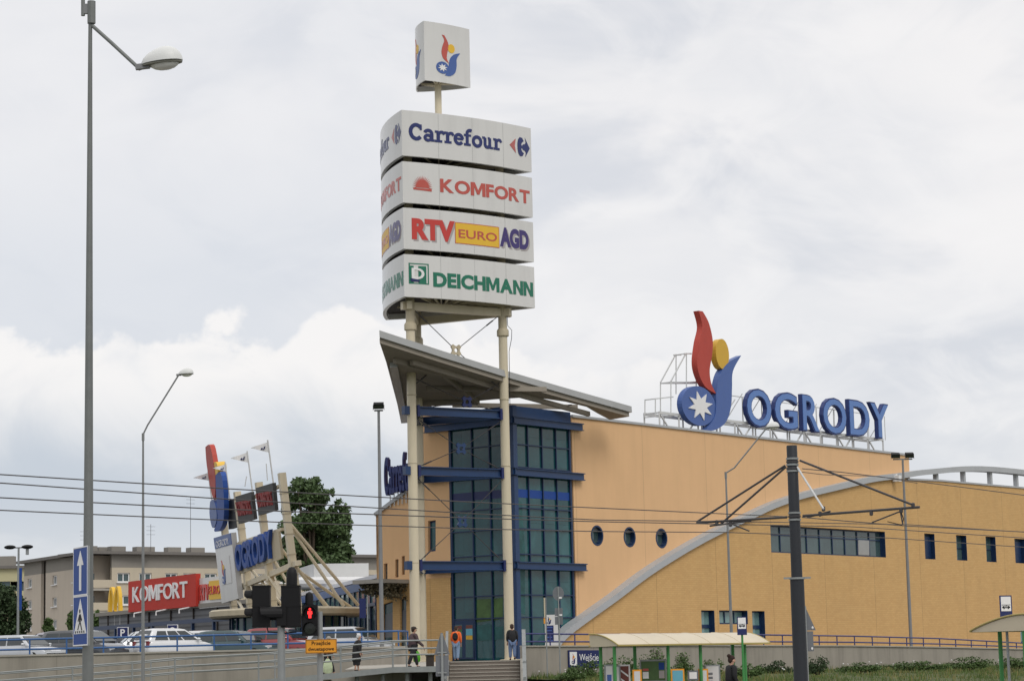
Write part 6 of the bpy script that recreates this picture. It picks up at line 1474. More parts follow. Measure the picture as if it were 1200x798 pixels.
pd = P(374, 745, YS); ped = thing('pedestrian_signal', 'black pedestrian signal showing a red figure on its own grey post', 'traffic light', (pd.x, YS, 0.13))
MB().tube([(pd.x, YS + 0.13, 0.1), (pd.x, YS + 0.13, P(374, 716, YS).z)], 0.055, 12).build('post', M['galv'], ped, smooth=True)
hd = sbox(MB(), 354.5, 708.5, 372.3, 745, 0.17).build('signal_head', M['black'], ped)
for yl, lit in ((718, True), (736, False)):
    c = P(363.3, yl, YS - 0.09); MB().lathe([(0.105, 0.0), (0.105, 0.012), (0.0, 0.018)], c, (0, -1, 0), 20).build('lens', M['black'] if lit else M['lensdk'], hd)
    visor(c + Z * 0.0, (0, -1, 0), 0.118, 0.10).build('visor', M['black'], hd)
    if lit:
        pl = PL(c + Vector((0, -0.02, -0.0)), (1, 0, 0), Z, (0, -1, 0)); k = 0.094
        w = MB().poly([circ(0, 0.72 * k, 0.24 * k, 0.26 * k, 12)], pl, 0, 0.012)
        w.poly([[(-0.42 * k, 0.40 * k), (0.42 * k, 0.40 * k), (0.48 * k, -0.2 * k), (0.26 * k, -0.22 * k), (0.24 * k, -0.98 * k), (0.05 * k, -0.98 * k), (0.0, -0.3 * k), (-0.05 * k, -0.98 * k), (-0.24 * k, -0.98 * k), (-0.26 * k, -0.22 * k), (-0.48 * k, -0.2 * k)]], pl, 0, 0.010)
        w.build('red_figure', M['redlamp'], hd)
MB().lathe([(0.075, 0.0), (0.075, 0.15), (0.06, 0.21), (0.0, 0.24)], P(362.5, 708.5, YS), (0, 0, 1), 14).build('sounder', M['black'], ped, smooth=True)
q = P(376.3, 756.8, YS - 0.03); pl = PL(q, (1, 0, 0), Z, (0, -1, 0)); hw_, hh_ = 18.2 * KS, 8.1 * KS
os_ = thing('information_sign', 'orange plate with black Polish lettering below the pedestrian signal', 'sign', q - Z * hh_)
MB().poly([[(-hw_, -hh_), (hw_, -hh_), (hw_, hh_), (-hw_, hh_)]], pl, -0.02, 0.0).build('plate', M['orange'], os_)
bd = MB(); t = 0.008; e = 0.006
for a in ([(-hw_ + e, -hh_ + e), (hw_ - e, -hh_ + e), (hw_ - e, -hh_ + e + t), (-hw_ + e, -hh_ + e + t)], [(-hw_ + e, hh_ - e - t), (hw_ - e, hh_ - e - t), (hw_ - e, hh_ - e), (-hw_ + e, hh_ - e)], [(-hw_ + e, -hh_ + e + t), (-hw_ + e + t, -hh_ + e + t), (-hw_ + e + t, hh_ - e - t), (-hw_ + e, hh_ - e - t)], [(hw_ - e - t, -hh_ + e + t), (hw_ - e, -hh_ + e + t), (hw_ - e, hh_ - e - t), (hw_ - e - t, hh_ - e - t)]): bd.poly([a], pl, 0, 0.003)
bd.build('plate_border', M['black'], os_)
tx = MB(); text_fit(tx, 'Przejście', pl, -hw_ * 0.60, hh_ * 0.02, hw_ * 0.60, hh_ * 0.76, 0, 0.004, 0.012); text_fit(tx, 'dwuetapowe', pl, -hw_ * 0.82, -hh_ * 0.78, hw_ * 0.82, -hh_ * 0.12, 0, 0.004, 0.012)
tx.build('lettering', M['black'], os_)
# ============================================================ TRAM STOPS
def shelter(label, corner, Lh, Wd, arch, zbase, posts_f, posts_b, name='tram_shelter', grp='tram shelters', rev=False):
    """corner: front left end of the eave; the vault runs along the tracks"""
    d1 = Vector((0.8, 0.6, 0)); d2 = Vector((-0.6, 0.8, 0)); e = Vector(corner); r0 = thing(name, label, 'shelter', (e.x, e.y, zbase), grp)
    NA = 10; prof = []
    for k in range(NA + 1):
        t = k / NA; s_ = 1 - t if rev else t; prof.append((Wd * t, arch * math.sin(math.pi / 2 * min(1, s_ * 1.12)) ** 0.9))
    mb = MB(); NSG = 12
    for j in range(NSG + 1):
        for q, zz in prof:
            mb.v.append(e + d1 * (Lh * j / NSG) + d2 * q + Z * (zz + 0.02))
    base_n = len(mb.v)
    for j in range(NSG + 1):
        for q, zz in prof: mb.v.append(e + d1 * (Lh * j / NSG) + d2 * q + Z * (zz - 0.01))
    R_ = NA + 1
    for j in range(NSG):
        for k in range(NA):
            for o_ in (0, base_n): mb.f.append((o_ + j * R_ + k, o_ + j * R_ + k + 1, o_ + (j + 1) * R_ + k + 1, o_ + (j + 1) * R_ + k))
    rf = mb.build('roof_vault', M['shelterroof'], r0, smooth=True)
    for j in range(0, 6):
        rb = MB(); rb.tube([e + d1 * (Lh * j / 5) + d2 * q + Z * (zz + 0.015) for q, zz in prof], 0.022, 6); rb.build('roof_rib', M['shelteredge'] if j in (0, 5) else M['shelterroof'], rf)
    for x in (0.02, Lh - 0.02):
        mp = lambda u, v, d, x=x: e + d1 * (x + d) + d2 * u + Z * v
        MB().poly([([(0.0, -0.03)] if rev else []) + [(q, zz - 0.02) for q, zz in prof] + ([] if rev else [(Wd, -0.03)])], mp, 0, 0.012).build('end_panel', M['shelterroof'], rf)
    for q in (0.0, Wd): MB().bar(e + d2 * q, e + d1 * Lh + d2 * q, 0.06, 0.05).build('eave_rail', M['shelteredge'], r0)
    pf = PL(e + d2 * 0.3, d1, Z); pb = PL(e + d2 * (Wd - 0.2), d1, Z)
    for pl, xs in ((pf, posts_f), (pb, posts_b)):
        tops = []
        for px in xs:
            u, v = pl.uv(px, 770); u = max(0.1, min(Lh - 0.1, u)); q = pl(u, 0); tops.append(q)
            MB().tube([(q.x, q.y, zbase), (q.x, q.y, e.z + 0.04)], 0.055, 10).build('post', M['greenpost'], r0)
    for j in (0.06, 0.5, 0.94): MB().bar(e + d1 * Lh * j, e + d1 * Lh * j + d2 * Wd, 0.05, 0.05).build('cross_bar', M['greenpost'], r0)
    return r0, e, d1, d2
zpl = 0.22
c1 = P(724, 755.8, 72.0)
pe = hit(902.5, 756.0, c1, Vector((0.6, -0.8, 0))); Lh1 = (Vector((pe.x, pe.y, 0)) - Vector((c1.x, c1.y, 0))).length
sh1, e1_, d1_, d2_ = shelter('long tram shelter with cream vaulted roof and green posts before the brick wing', c1, Lh1, 1.42, 0.36, zpl, (716.6, 783, 821, 873), (704, 744, 859))
cb = P(1137, 739.5, 58.0); c2 = cb - Vector((-0.6, 0.8, 0)) * 1.95
sh2, _, _, _ = shelter('tram shelter at the right picture edge showing its arched cream end and green posts', c2, 5.5, 1.95, 0.36, zpl, (1192, 1230), (1173, 1215), rev=True)
# display boards and litter bin under the first shelter
def board(label, x0, x1, y0, y1, Y, m, frame, cat='notice board', grp='notice boards at the tram shelter', extra=None):
    a, b = P(x0, y1, Y), P(x1, y0, Y); pl = PL((a.x, Y, 0), (1, 0, 0), Z, (0, -1, 0)); w_ = b.x - a.x
    r0 = thing('notice_board', label, cat, ((a.x + b.x) / 2, Y, zpl), grp)
    zb = max(a.z, zpl + 0.3)
    t = 0.05
    MB().poly([[(-t, zb - t), (w_ + t, zb - t), (w_ + t, b.z + t), (-t, b.z + t)]], pl, -0.06, -0.004).build('board_frame', frame, r0)
    MB().poly([[(0, zb), (w_, zb), (w_, b.z), (0, b.z)]], pl, -0.003, 0.01).build('board_face', m, r0)
    for x in (0.03, w_ - 0.03): MB().tube([pl(x, zpl, -0.03), pl(x, zb, -0.03)], 0.025, 6).build('leg', M['galv'], r0)
    if extra: extra(pl, w_, zb, b.z, r0)
    return r0
def ex_diag(pl, w_, z0, z1, r0):
    for k in (0.25, 0.5, 0.75):
        zc_ = z0 + (z1 - z0) * k; MB().poly([[(w_ * .05, zc_ + 0.10), (w_ * .95, zc_ - 0.08), (w_ * .95, zc_ - 0.02), (w_ * .05, zc_ + 0.16)]], pl, 0.01, 0.014).build('poster_stripe', M['white'], r0)
def ex_tt(pl, w_, z0, z1, r0):
    for k, (a, b, c, d, m) in enumerate(((.05, .3, .1, .45, 'white'), (.05, .3, .5, .62, 'redsoft'), (.74, .97, .55, .92, 'bluebright'), (.74, .97, .1, .5, 'shadow'))):
        MB().poly([[(w_ * a, z0 + (z1 - z0) * c), (w_ * b, z0 + (z1 - z0) * c), (w_ * b, z0 + (z1 - z0) * d), (w_ * a, z0 + (z1 - z0) * d)]], pl, 0.01, 0.014).build('timetable', M[m], r0)
def ex_blue(pl, w_, z0, z1, r0):
    MB().poly([[(w_ * .15, z0 + (z1 - z0) * .3), (w_ * .85, z0 + (z1 - z0) * .3), (w_ * .85, z0 + (z1 - z0) * .75), (w_ * .15, z0 + (z1 - z0) * .75)]], pl, 0.01, 0.014).build('poster', M['letterblue'], r0)
def ex_lines(pl, w_, z0, z1, r0):
    for k in (0.3, 0.5, 0.62, 0.74): MB().poly([[(w_ * .1, z0 + (z1 - z0) * k), (w_ * .5, z0 + (z1 - z0) * k), (w_ * .5, z0 + (z1 - z0) * (k + .07)), (w_ * .1, z0 + (z1 - z0) * (k + .07))]], pl, 0.01, 0.014).build('print_line', M['signback'], r0)
board('white notice board with a blue picture beside the left green posts', 711, 717.5, 780, 820, 73.0, M['signwhite'], M['galv'], extra=ex_blue)
board('narrow pale blank board just right of the second green post', 719.5, 725, 781, 820, 73.2, M['signwhite'], M['galv'])
board('dark red poster board with white diagonal stripes', 728, 736.5, 780, 820, 73.4, M['posterR'], M['white'], extra=ex_diag)
board('small cream board in an orange frame left of the glass display case', 744, 750, 786, 820, 73.0, M['signwhite'], M['orange'])
board('large grey display case with a green picture and coloured timetables', 752, 779, 774, 797, 74.0, M['posterG'], M['galv'], extra=ex_tt)
board('light blue poster board in an orange frame', 789, 800, 785, 820, 73.6, M['posterB'], M['orange'])
board('small square white notice between the two orange framed boards', 808, 816.5, 787, 795, 74.0, M['white'], M['signback'])
board('pale board with a wide orange frame right of the white square notice', 821, 828, 785, 820, 74.5, M['signwhite'], M['orange'])
board('white board with dark blue print lines near the woman in black', 829, 842, 780, 820, 75.0, M['signwhite'], M['galv'], extra=ex_lines)
# tram stop signs
def stop_sign(label, px, y0, y1, Y, zb):
    h = (y1 - y0) / F_PX * Y; w_ = 0.56 * h; q = P(px, (y0 + y1) / 2, Y); pl = PL(q, (0.96, 0.26, 0), Z); pl.n = -pl.n if pl.n.y > 0 else pl.n
    r0 = thing('stop_sign', label, 'road sign', (q.x, q.y + 0.06, zb), 'tram stop signs')
    MB().tube([(q.x, q.y + 0.06, zb), (q.x, q.y + 0.06, q.z + h / 2)], 0.035, 10).build('post', M['greenpost'] if px < 1000 else M['galv'], r0)
    pn = MB().poly([[(-w_ / 2, -h / 2), (w_ / 2, -h / 2), (w_ / 2, h / 2), (-w_ / 2, h / 2)]], pl, -0.02, 0.0).build('sign_plate', M['navy'], r0)
    b = 0.09 * w_; z0 = -h * 0.16
    MB().poly([[(-w_ / 2 + b, z0), (w_ / 2 - b, z0), (w_ / 2 - b, h / 2 - b), (-w_ / 2 + b, h / 2 - b)]], pl, 0, 0.004).build('white_field', M['white'], pn)
    k = w_; s = MB(); cz = z0 + h * 0.16
    s.poly([[(-.30 * k, cz - .06 * k), (.30 * k, cz - .06 * k), (.34 * k, cz + .0 * k), (.24 * k, cz + .10 * k), (-.24 * k, cz + .10 * k), (-.34 * k, cz + .0 * k)], [(-.18 * k, cz + .02 * k), (-.15 * k, cz + .07 * k), (.15 * k, cz + .07 * k), (.18 * k, cz + .02 * k)]], pl, 0.004, 0.008)
    s.poly([circ(-.18 * k, cz - .085 * k, .05 * k, None, 10)], pl, 0.004, 0.009); s.poly([circ(.18 * k, cz - .085 * k, .05 * k, None, 10)], pl, 0.004, 0.009)
    s.poly([[(-.36 * k, cz + .16 * k), (.36 * k, cz + .16 * k), (.36 * k, cz + .20 * k), (-.36 * k, cz + .20 * k)]], pl, 0.004, 0.008)
    s.poly([[(-.02 * k, cz + .10 * k), (.03 * k, cz + .10 * k), (.08 * k, cz + .16 * k), (.04 * k, cz + .16 * k)]], pl, 0.004, 0.008)
    s.build('tram_symbol', M['black'], pn)
stop_sign('blue and white tram stop sign above the long shelter roof', 869.5, 722.5, 743.5, 71, zpl)
stop_sign('blue and white tram stop sign above the shelter at the right edge', 1179, 697.5, 725, 57.5, zpl)

# ============================================================ TRAM POLE, BRACKETS AND WIRES
YP_ = 62.0; bx, by = ground_xy(938, YP_); tp_ = thing('tram_pole', 'thick dark graphite tram line pole with steel brackets before the brick wing', 'pole', (bx, by, 0.0))
zt_ = z_at(928.5, 522, YP_); zs_ = z_at(934.5, 677, YP_); rU = 0.262
MB().tube([(bx, by, -0.02), (bx, by, zs_)], [0.195, 0.185], 20).build('lower_pole', M['trampole'], tp_, smooth=True)
MB().tube([(bx, by, zs_ - 0.05), (bx, by, zt_ - 0.02), (bx, by, zt_)], [0.15, 0.143, 0.135], 20).build('upper_pole', M['trampole'], tp_, smooth=True)
def ringz(y, r_, h=0.035, m='galv'): 
    z_ = z_at(930, y, YP_); MB().lathe([(r_ - 0.05, z_ - h), (r_, z_ - h), (r_, z_ + h), (r_ - 0.05, z_ + h)], (bx, by, 0), n=20).build('clamp_ring', M[m], tp_)
for y, m in ((537.5, 'galv'), (541, 'armdark'), (544.5, 'galv'), (549, 'armdark'), (552, 'galv'), (601, 'galv'), (605, 'armdark'), (609, 'galv'), (677.5, 'galv')): ringz(y, 0.168 if y < 620 else 0.215, 0.025, m)
for s in (-1, 1): MB().box((bx + s * 0.26, by - 0.05, zs_), (0.2, 0.05, 0.05)).build('clamp_lug', M['galv'], tp_)
AX = Vector((-FU.y, FU.x, 0))                        # across the tracks
apl = PL((bx, by, 0), -AX, Z)
def A(px, py): u, v = apl.uv(px, py); return apl(u, v)
def arm(a, b, r_, m='armdark', nm='bracket_arm'): return MB().tube([a, b], r_, 8).build(nm, M[m], tp_)
arm(A(922, 605.8), A(816.5, 612.3), 0.035); arm(A(941, 604.3), A(1077.5, 594), 0.035)
arm(A(920, 545.5), A(817, 611), 0.03, nm='stay'); arm(A(921, 547), A(845, 613.5), 0.03, nm='stay'); arm(A(937.5, 539.5), A(1070, 591.5), 0.03, nm='stay')
MB().tube([A(936, 547) + AX * 0.05, P(965, 596, YP_ - 1.2)], 0.028, 8).build('stay', M['whitesteel'], tp_)
for a, b in (((832, 616), (880, 610)), ((946, 606), (973, 599))): arm(A(*a), A(*b), 0.026, nm='cross_tube')
for a, b in (((1055, 599), (1022, 612)), ((858, 614), (878, 622)), ((1055, 599), (1058, 614))): arm(A(*a), A(*b), 0.02, nm='registration_arm')
for q in ((1021, 601), (961, 602), (1056, 598), (840, 612), (856, 614), (1070, 592), (965, 596)):
    MB().lathe([(0.02, -0.07), (0.05, -0.05), (0.05, 0.05), (0.02, 0.07)], A(*q), (0, 0, 1), 10).build('insulator', M['armdark'], tp_)
MB().tube([A(1056, 600), A(1059, 608), A(1057, 615), A(1040, 611)], 0.012, 6).build('jumper_cable', M['black'], tp_)
def wire(label, pts, off, r_=0.013):
    """a wire hung along the tracks: picture points on an upright plane beside the pole line"""
    o_ = Vector((bx, by, 0)) + AX * off; pl = PL(o_, FU, Z); P3 = []
    for px, py in pts: u, v = pl.uv(px, py); P3.append(pl(u, v))
    mb = MB(); sm = []
    for i in range(len(P3) - 1):
        for k in range(6): sm.append(P3[i].lerp(P3[i + 1], k / 6))
    sm.append(P3[-1]); mb.tube(sm, r_, 5); tag(mb.build('overhead_wire', M['wire'], loc=sm[len(sm) // 2]), label, 'wire', 'overhead tram wires')
wire('uppermost overhead wire crossing the left sky and ending at the white stay clamp', [(-60, 552.5), (0, 555.8), (240, 571), (420, 581), (560, 588.5), (700, 595), (830, 601), (930, 605.5)], 2.3)
wire('second overhead wire from the top, passing the brick wing windows', [(-60, 561.8), (0, 565.7), (240, 583), (420, 593.7), (560, 602), (700, 609), (900, 611.5), (1065, 614.5), (1260, 627)], 2.6)
wire('third overhead wire from the top crossing the cream columns', [(-60, 578.8), (0, 582.9), (240, 595.6), (420, 602), (560, 607), (700, 611), (850, 614), (1000, 617), (1260, 634)], 1.6)
wire('lowest overhead wire crossing the left sky and the round windows', [(-60, 593.6), (0, 597.6), (240, 608.4), (420, 615), (560, 619.5), (700, 622.5), (850, 623.5), (1040, 630), (1260, 645)], 1.3, 0.012)
wire('thin overhead wire rising right of the tram pole over the arch end', [(940, 549), (985, 553), (1060, 562), (1200, 580), (1260, 588)], -1.2)
wire('thin overhead wire joining the pole clamp to the brick wall', [(940, 553), (965, 556), (1030, 558), (1075, 566)], -1.5, 0.01)
wire('faint overhead wire below the tram pole bracket at right', [(940, 606), (1000, 611), (1062, 616), (1200, 623), (1260, 626.5)], -2.4)

# ============================================================ SIGNS ON THE RIGHT
pw = PL(RW[0], RW[1] - RW[0], Z); pw.n = -pw.n if pw.n.y > 0 else pw.n
u0, v1 = pw.uv(664.8, 761.5); u1, v0 = pw.uv(702, 781.5); v0b = pw.uv(664.8, 781.5)[1]
ws_ = thing('entrance_sign', 'blue Wejście entrance sign with a white logo panel on the concrete wall', 'sign', pw((u0 + u1) / 2, v0, 0.1))
MB().poly([[(u0, v0b), (u1, v0), (u1, pw.uv(702, 761.5)[1]), (u0, v1)]], pw, 0.03, 0.09).build('panel', M['navy'], ws_)
wv = v1 - v0b; wu = u1 - u0
lp_ = MB().poly([[(u0 + wu * .035, v0b + wv * .1), (u0 + wu * .26, v0b + wv * .1), (u0 + wu * .26, v0b + wv * .9), (u0 + wu * .035, v0b + wv * .9)]], pw, 0.09, 0.097).build('logo_panel', M['white'], ws_)
emblem(pw, u0 + wu * .09, v0b + wv * .18, wv * 0.27, 0.097, 0.103, lp_, (M['redsoft'], M['yellow'], M['navy'], M['navy'], M['white']))
text_fit(MB(), 'Wejście', pw, u0 + wu * .34, v0b + wv * .24, u0 + wu * .95, v0b + wv * .82, 0.09, 0.1, 0.0).build('lettering', M['white'], ws_)
# totem by the stairs
Yt = 117.0; a, b = P(639, 757, Yt), P(653.5, 719.8, Yt); pt = PL((a.x, Yt, 0), (1, 0, 0), Z, (0, -1, 0)); wt_ = b.x - a.x
to = thing('information_totem', 'white information totem with logo and blue text block beside the stairs', 'sign', ((a.x + b.x) / 2, Yt, ZP))
MB().poly([[(0, ZP), (wt_, ZP), (wt_, b.z), (0, b.z)]], pt, -0.25, 0).build('totem_body', M['signwhite'], to)
bw_ = wt_ * 0.66; zb1_ = z_at(642, 732.5, Yt); zb0_ = z_at(642, 752, Yt)
MB().poly([[(wt_ * .06, zb0_), (bw_, zb0_), (bw_, zb1_), (wt_ * .06, zb1_)]], pt, 0, 0.012).build('text_block', M['navy'], to)
for k in range(5):
    zz = zb0_ + (zb1_ - zb0_) * (k + 0.3) / 5; MB().poly([[(wt_ * .1, zz), (bw_ * (.9 - .1 * (k % 2)), zz), (bw_ * (.9 - .1 * (k % 2)), zz + 0.05), (wt_ * .1, zz + 0.05)]], pt, 0.012, 0.016).build('text_line', M['letterblue'], to)
emblem(pt, wt_ * .16, z_at(642, 731, Yt), 0.16, 0.0, 0.012, to, (M['navy'], M['yellow'], M['navy'], M['navy'], M['white']), None, 1.3)
# backs of road signs
def back_sign(label, px, Y, ytop, kind, parts, zb, m=M['signback']):
    q = P(px, (ytop + parts[-1]) / 2, Y); r0 = thing('road_sign', label, 'road sign', (q.x, q.y, zb)); k = Y / F_PX
    MB().tube([(q.x, q.y - 0.05, zb), (q.x, q.y - 0.05, z_at(px, ytop, Y) - 0.02)], 0.035, 10).build('post', M['galv'], r0)
    pl = PL((q.x, q.y, 0), (1, 0, 0), Z, (0, -1, 0)); zt__ = z_at(px, ytop, Y)
    return r0, pl, zt__, k
r0, pl, zt__, k = back_sign('grey back of a triangular road sign with a plate below, left of the stairs', 518, 58, 741, 'tri', (790,), 0.05)
h1 = 25 * k; hw1 = 9.0 * k
MB().poly([[(-hw1, zt__ - h1), (hw1, zt__ - h1), (0.02, zt__), (-0.02, zt__)]], pl, 0.0, 0.02).build('triangle_plate', M['signback'], r0)
MB().poly([[(-hw1 * 0.85, zt__ - h1 - 25 * k), (hw1 * 0.85, zt__ - h1 - 25 * k), (hw1 * 0.85, zt__ - h1 - 0.02), (-hw1 * 0.85, zt__ - h1 - 0.02)]], pl, 0.0, 0.02).build('lower_plate', M['signback'], r0)
for zz in (zt__ - h1 + 0.05, zt__ - h1 - 0.45): MB().box(pl(0, zz, 0.06), (hw1 * 1.2, 0.03, 0.03)).build('clamp', M['galv'], r0)
r0, pl, zt__, k = back_sign('grey back of a triangular road sign half hidden behind the tram pole', 944, 66, 709, 'tri', (763,), 0.05)
MB().poly([[(-11.5 * k, zt__ - 29 * k), (11.8 * k, zt__ - 29 * k), (0, zt__)]], pl, 0.0, 0.02).build('triangle_plate', M['signback'], r0)
MB().poly([[(-8.5 * k, zt__ - 53 * k), (8.5 * k, zt__ - 53 * k), (8.5 * k, zt__ - 30 * k), (-8.5 * k, zt__ - 30 * k)]], pl, 0.0, 0.02).build('lower_plate', M['signback'], r0)
for zz, x in ((zt__ - 26 * k, 8 * k), (zt__ - 50 * k, 6.5 * k)): MB().ell(pl(x, zz, 0.03), 0.03, 0.02, 0.04).build('bolt', M['white'], r0)
r0, pl, zt__, k = back_sign('grey back of a round road sign with two small plates, before the right glazing', 654.5, 111, 687, 'round', (730,), 0.5)
MB().poly([circ(0, zt__ - 8 * k, 6.6 * k, 8.2 * k, 24)], pl, 0.0, 0.03).build('round_plate', M['signback'], r0)
for yy in (26, 36): MB().poly([[(-4.6 * k, zt__ - (yy + 8) * k), (4.6 * k, zt__ - (yy + 8) * k), (4.6 * k, zt__ - yy * k + 1.2 * k), (-4.6 * k, zt__ - yy * k + 1.2 * k)]], pl, 0.0, 0.03).build('small_plate', M['signback'], r0)
for yy in (13, 33): MB().box(pl(2 * k, zt__ - yy * k, 0.05), (4 * k, 0.03, 2 * k)).build('clamp', M['white'], r0)
q = P(638.2, 716, 111); r0 = thing('road_sign', 'road sign seen edge on as a thin pale strip left of the round sign back', 'road sign', (q.x, q.y, 0.5))
MB().tube([(q.x + 0.06, q.y, 0.5), (q.x + 0.06, q.y, z_at(638, 700, 111))], 0.03, 8).build('post', M['galv'], r0)
MB().box((q.x, q.y, z_at(638, 712, 111)), (0.06, 0.5, 0.95)).build('sign_plate', M['shelterroof'], r0); MB().box((q.x - 0.02, q.y - 0.01, z_at(638, 727, 111)), (0.07, 0.4, 0.28)).build('lower_plate', M['orange'], r0)
q = P(425.5, 710, 119); r0 = thing('banner', 'narrow blue vertical banner on a post left of the floodlight pole', 'banner', (q.x + 0.2, q.y, ZP))
MB().tube([(q.x + 0.22, q.y, ZP), (q.x + 0.22, q.y, z_at(424, 699, 119))], 0.035, 8).build('post', M['galv'], r0); MB().box((q.x - 0.02, q.y, q.z - 0.1), (0.34, 0.04, 1.0)).build('banner_cloth', M['navy'], r0)

# ============================================================ SHRUBS ALONG THE RIGHT WALL
def shrub(label, px, Y, wpx, hpx, seed, m='leaf', n=900, zb=None):
    rnd = random.Random(seed); zb = (1.12 if zb is None else zb); b = P(px, 785, Y); k = Y / F_PX; w_, h_ = wpx * k / 2, hpx * k
    r0 = thing('shrub', label, 'shrub', (b.x, b.y, zb), 'shrubs and tall weeds by the right wall')
    st = MB(); blobs = []
    for j in range(7):
        a = rnd.uniform(-1, 1); tip = Vector((b.x + a * w_ * 0.85, b.y + rnd.uniform(-.5, .5), zb + h_ * rnd.uniform(0.45, 1.0) * (1 - 0.35 * abs(a))))
        st.tube([(b.x + a * w_ * 0.2, b.y, zb - 0.05), (b.x + a * w_ * 0.5, b.y, zb + h_ * 0.4), tip], [0.02, 0.014, 0.006], 5)
        blobs.append((tip - Z * h_ * 0.16, w_ * 0.38, 0.4, h_ * 0.26)); blobs.append((Vector((tip.x * .6 + b.x * .4, tip.y, zb + h_ * 0.28)), w_ * 0.42, 0.45, h_ * 0.28))
    st.build('stems', M['bark'], r0); mb = MB(); crown(rnd, blobs, n, 0.055, [mb]); mb.build('foliage', M[m], r0)
for i, (lb, px, Y, w_, h_, m) in enumerate((
    ('low green shrub covering the lower corner of the entrance sign', 690, 108, 52, 22, 'leaf'), ('leafy shrub left of the first green posts', 668, 104, 40, 15, 'leaf'),
    ('taller green shrub between the first two green shelter posts', 729, 110, 44, 32, 'leaf'), ('green shrub behind the large glass display case', 772, 112, 50, 36, 'leaf'),
    ('spindly weeds behind the blue poster board', 803, 112, 40, 30, 'leaf'), ('tall thin weed left of the woman in black', 838, 114, 26, 26, 'leaf'),
    ('yellow green weeds right of the woman in black', 876, 98, 40, 16, 'leaf'), ('dark low shrub left of the tram pole', 912, 118, 50, 15, 'leafdk'),
    ('dark green shrub right of the tram pole', 958, 110, 26, 24, 'leafdk'), ('bushy weeds below the pale stains of the wall', 1010, 118, 60, 13, 'leaf'),
    ('broad low weeds under the right part of the wall', 1075, 122, 70, 12, 'leaf'), ('low green weeds beside the right shelter', 1135, 124, 60, 15, 'leaf'), ('wild green weeds at the right picture edge', 1190, 126, 44, 17, 'leaf'))):
    shrub(lb, px, Y, w_, h_, 40 + i, m, int(500 + 22 * w_))
# lilac grey weeds: pale flower heads dotted over the bank
fm = MB(); rnd = random.Random(9)
for _ in range(120):
    q = bank_pt(rnd.uniform(0, bank_n), rnd.uniform(0, 2.5)); q.z += rnd.uniform(0.2, 0.5); fm.ell(q, 0.05, 0.05, 0.04, 5, 3)
tag(fm.build('weed_flowers', M['signwhite'], loc=(15, 110, 0)), kind='stuff')

# ============================================================ PEOPLE
def skin_mesh(chains, name, m, parent, xf, lv=1):
    """chains: lists of (x,y,z,r); points that share a position are joined; the first point of the first chain is the root"""
    me = bpy.data.meshes.new('s'); key = {}; vs = []; rs = []; es = []
    for ch in chains:
        prev = None
        for x, y, z, r_ in ch:
            k = (round(x, 3), round(y, 3), round(z, 3))
            if k not in key: key[k] = len(vs); vs.append((x, y, z)); rs.append(r_)
            i = key[k]
            if prev is not None and prev != i: es.append((prev, i))
            prev = i
    me.from_pydata(vs, es, []); o = bpy.data.objects.new('s', me); COL.objects.link(o)
    md = o.modifiers.new('k', 'SKIN'); md.use_smooth_shade = True
    for i, r_ in enumerate(rs):
        sv = me.skin_vertices[0].data[i]; sv.radius = (r_ if not isinstance(r_, tuple) else r_[0], r_ if not isinstance(r_, tuple) else r_[1]); sv.use_root = (i == 0)
    sb = o.modifiers.new('u', 'SUBSURF'); sb.levels = lv; sb.render_levels = lv
    dg = bpy.context.evaluated_depsgraph_get(); dg.update(); m2 = bpy.data.meshes.new_from_object(o.evaluated_get(dg))
    mb = MB(); mb.v = [xf @ q.co for q in m2.vertices]; mb.f = [tuple(p.vertices) for p in m2.polygons]
    bpy.data.objects.remove(o); bpy.data.meshes.remove(m2)
    return mb.build(name, m, parent, smooth=True)
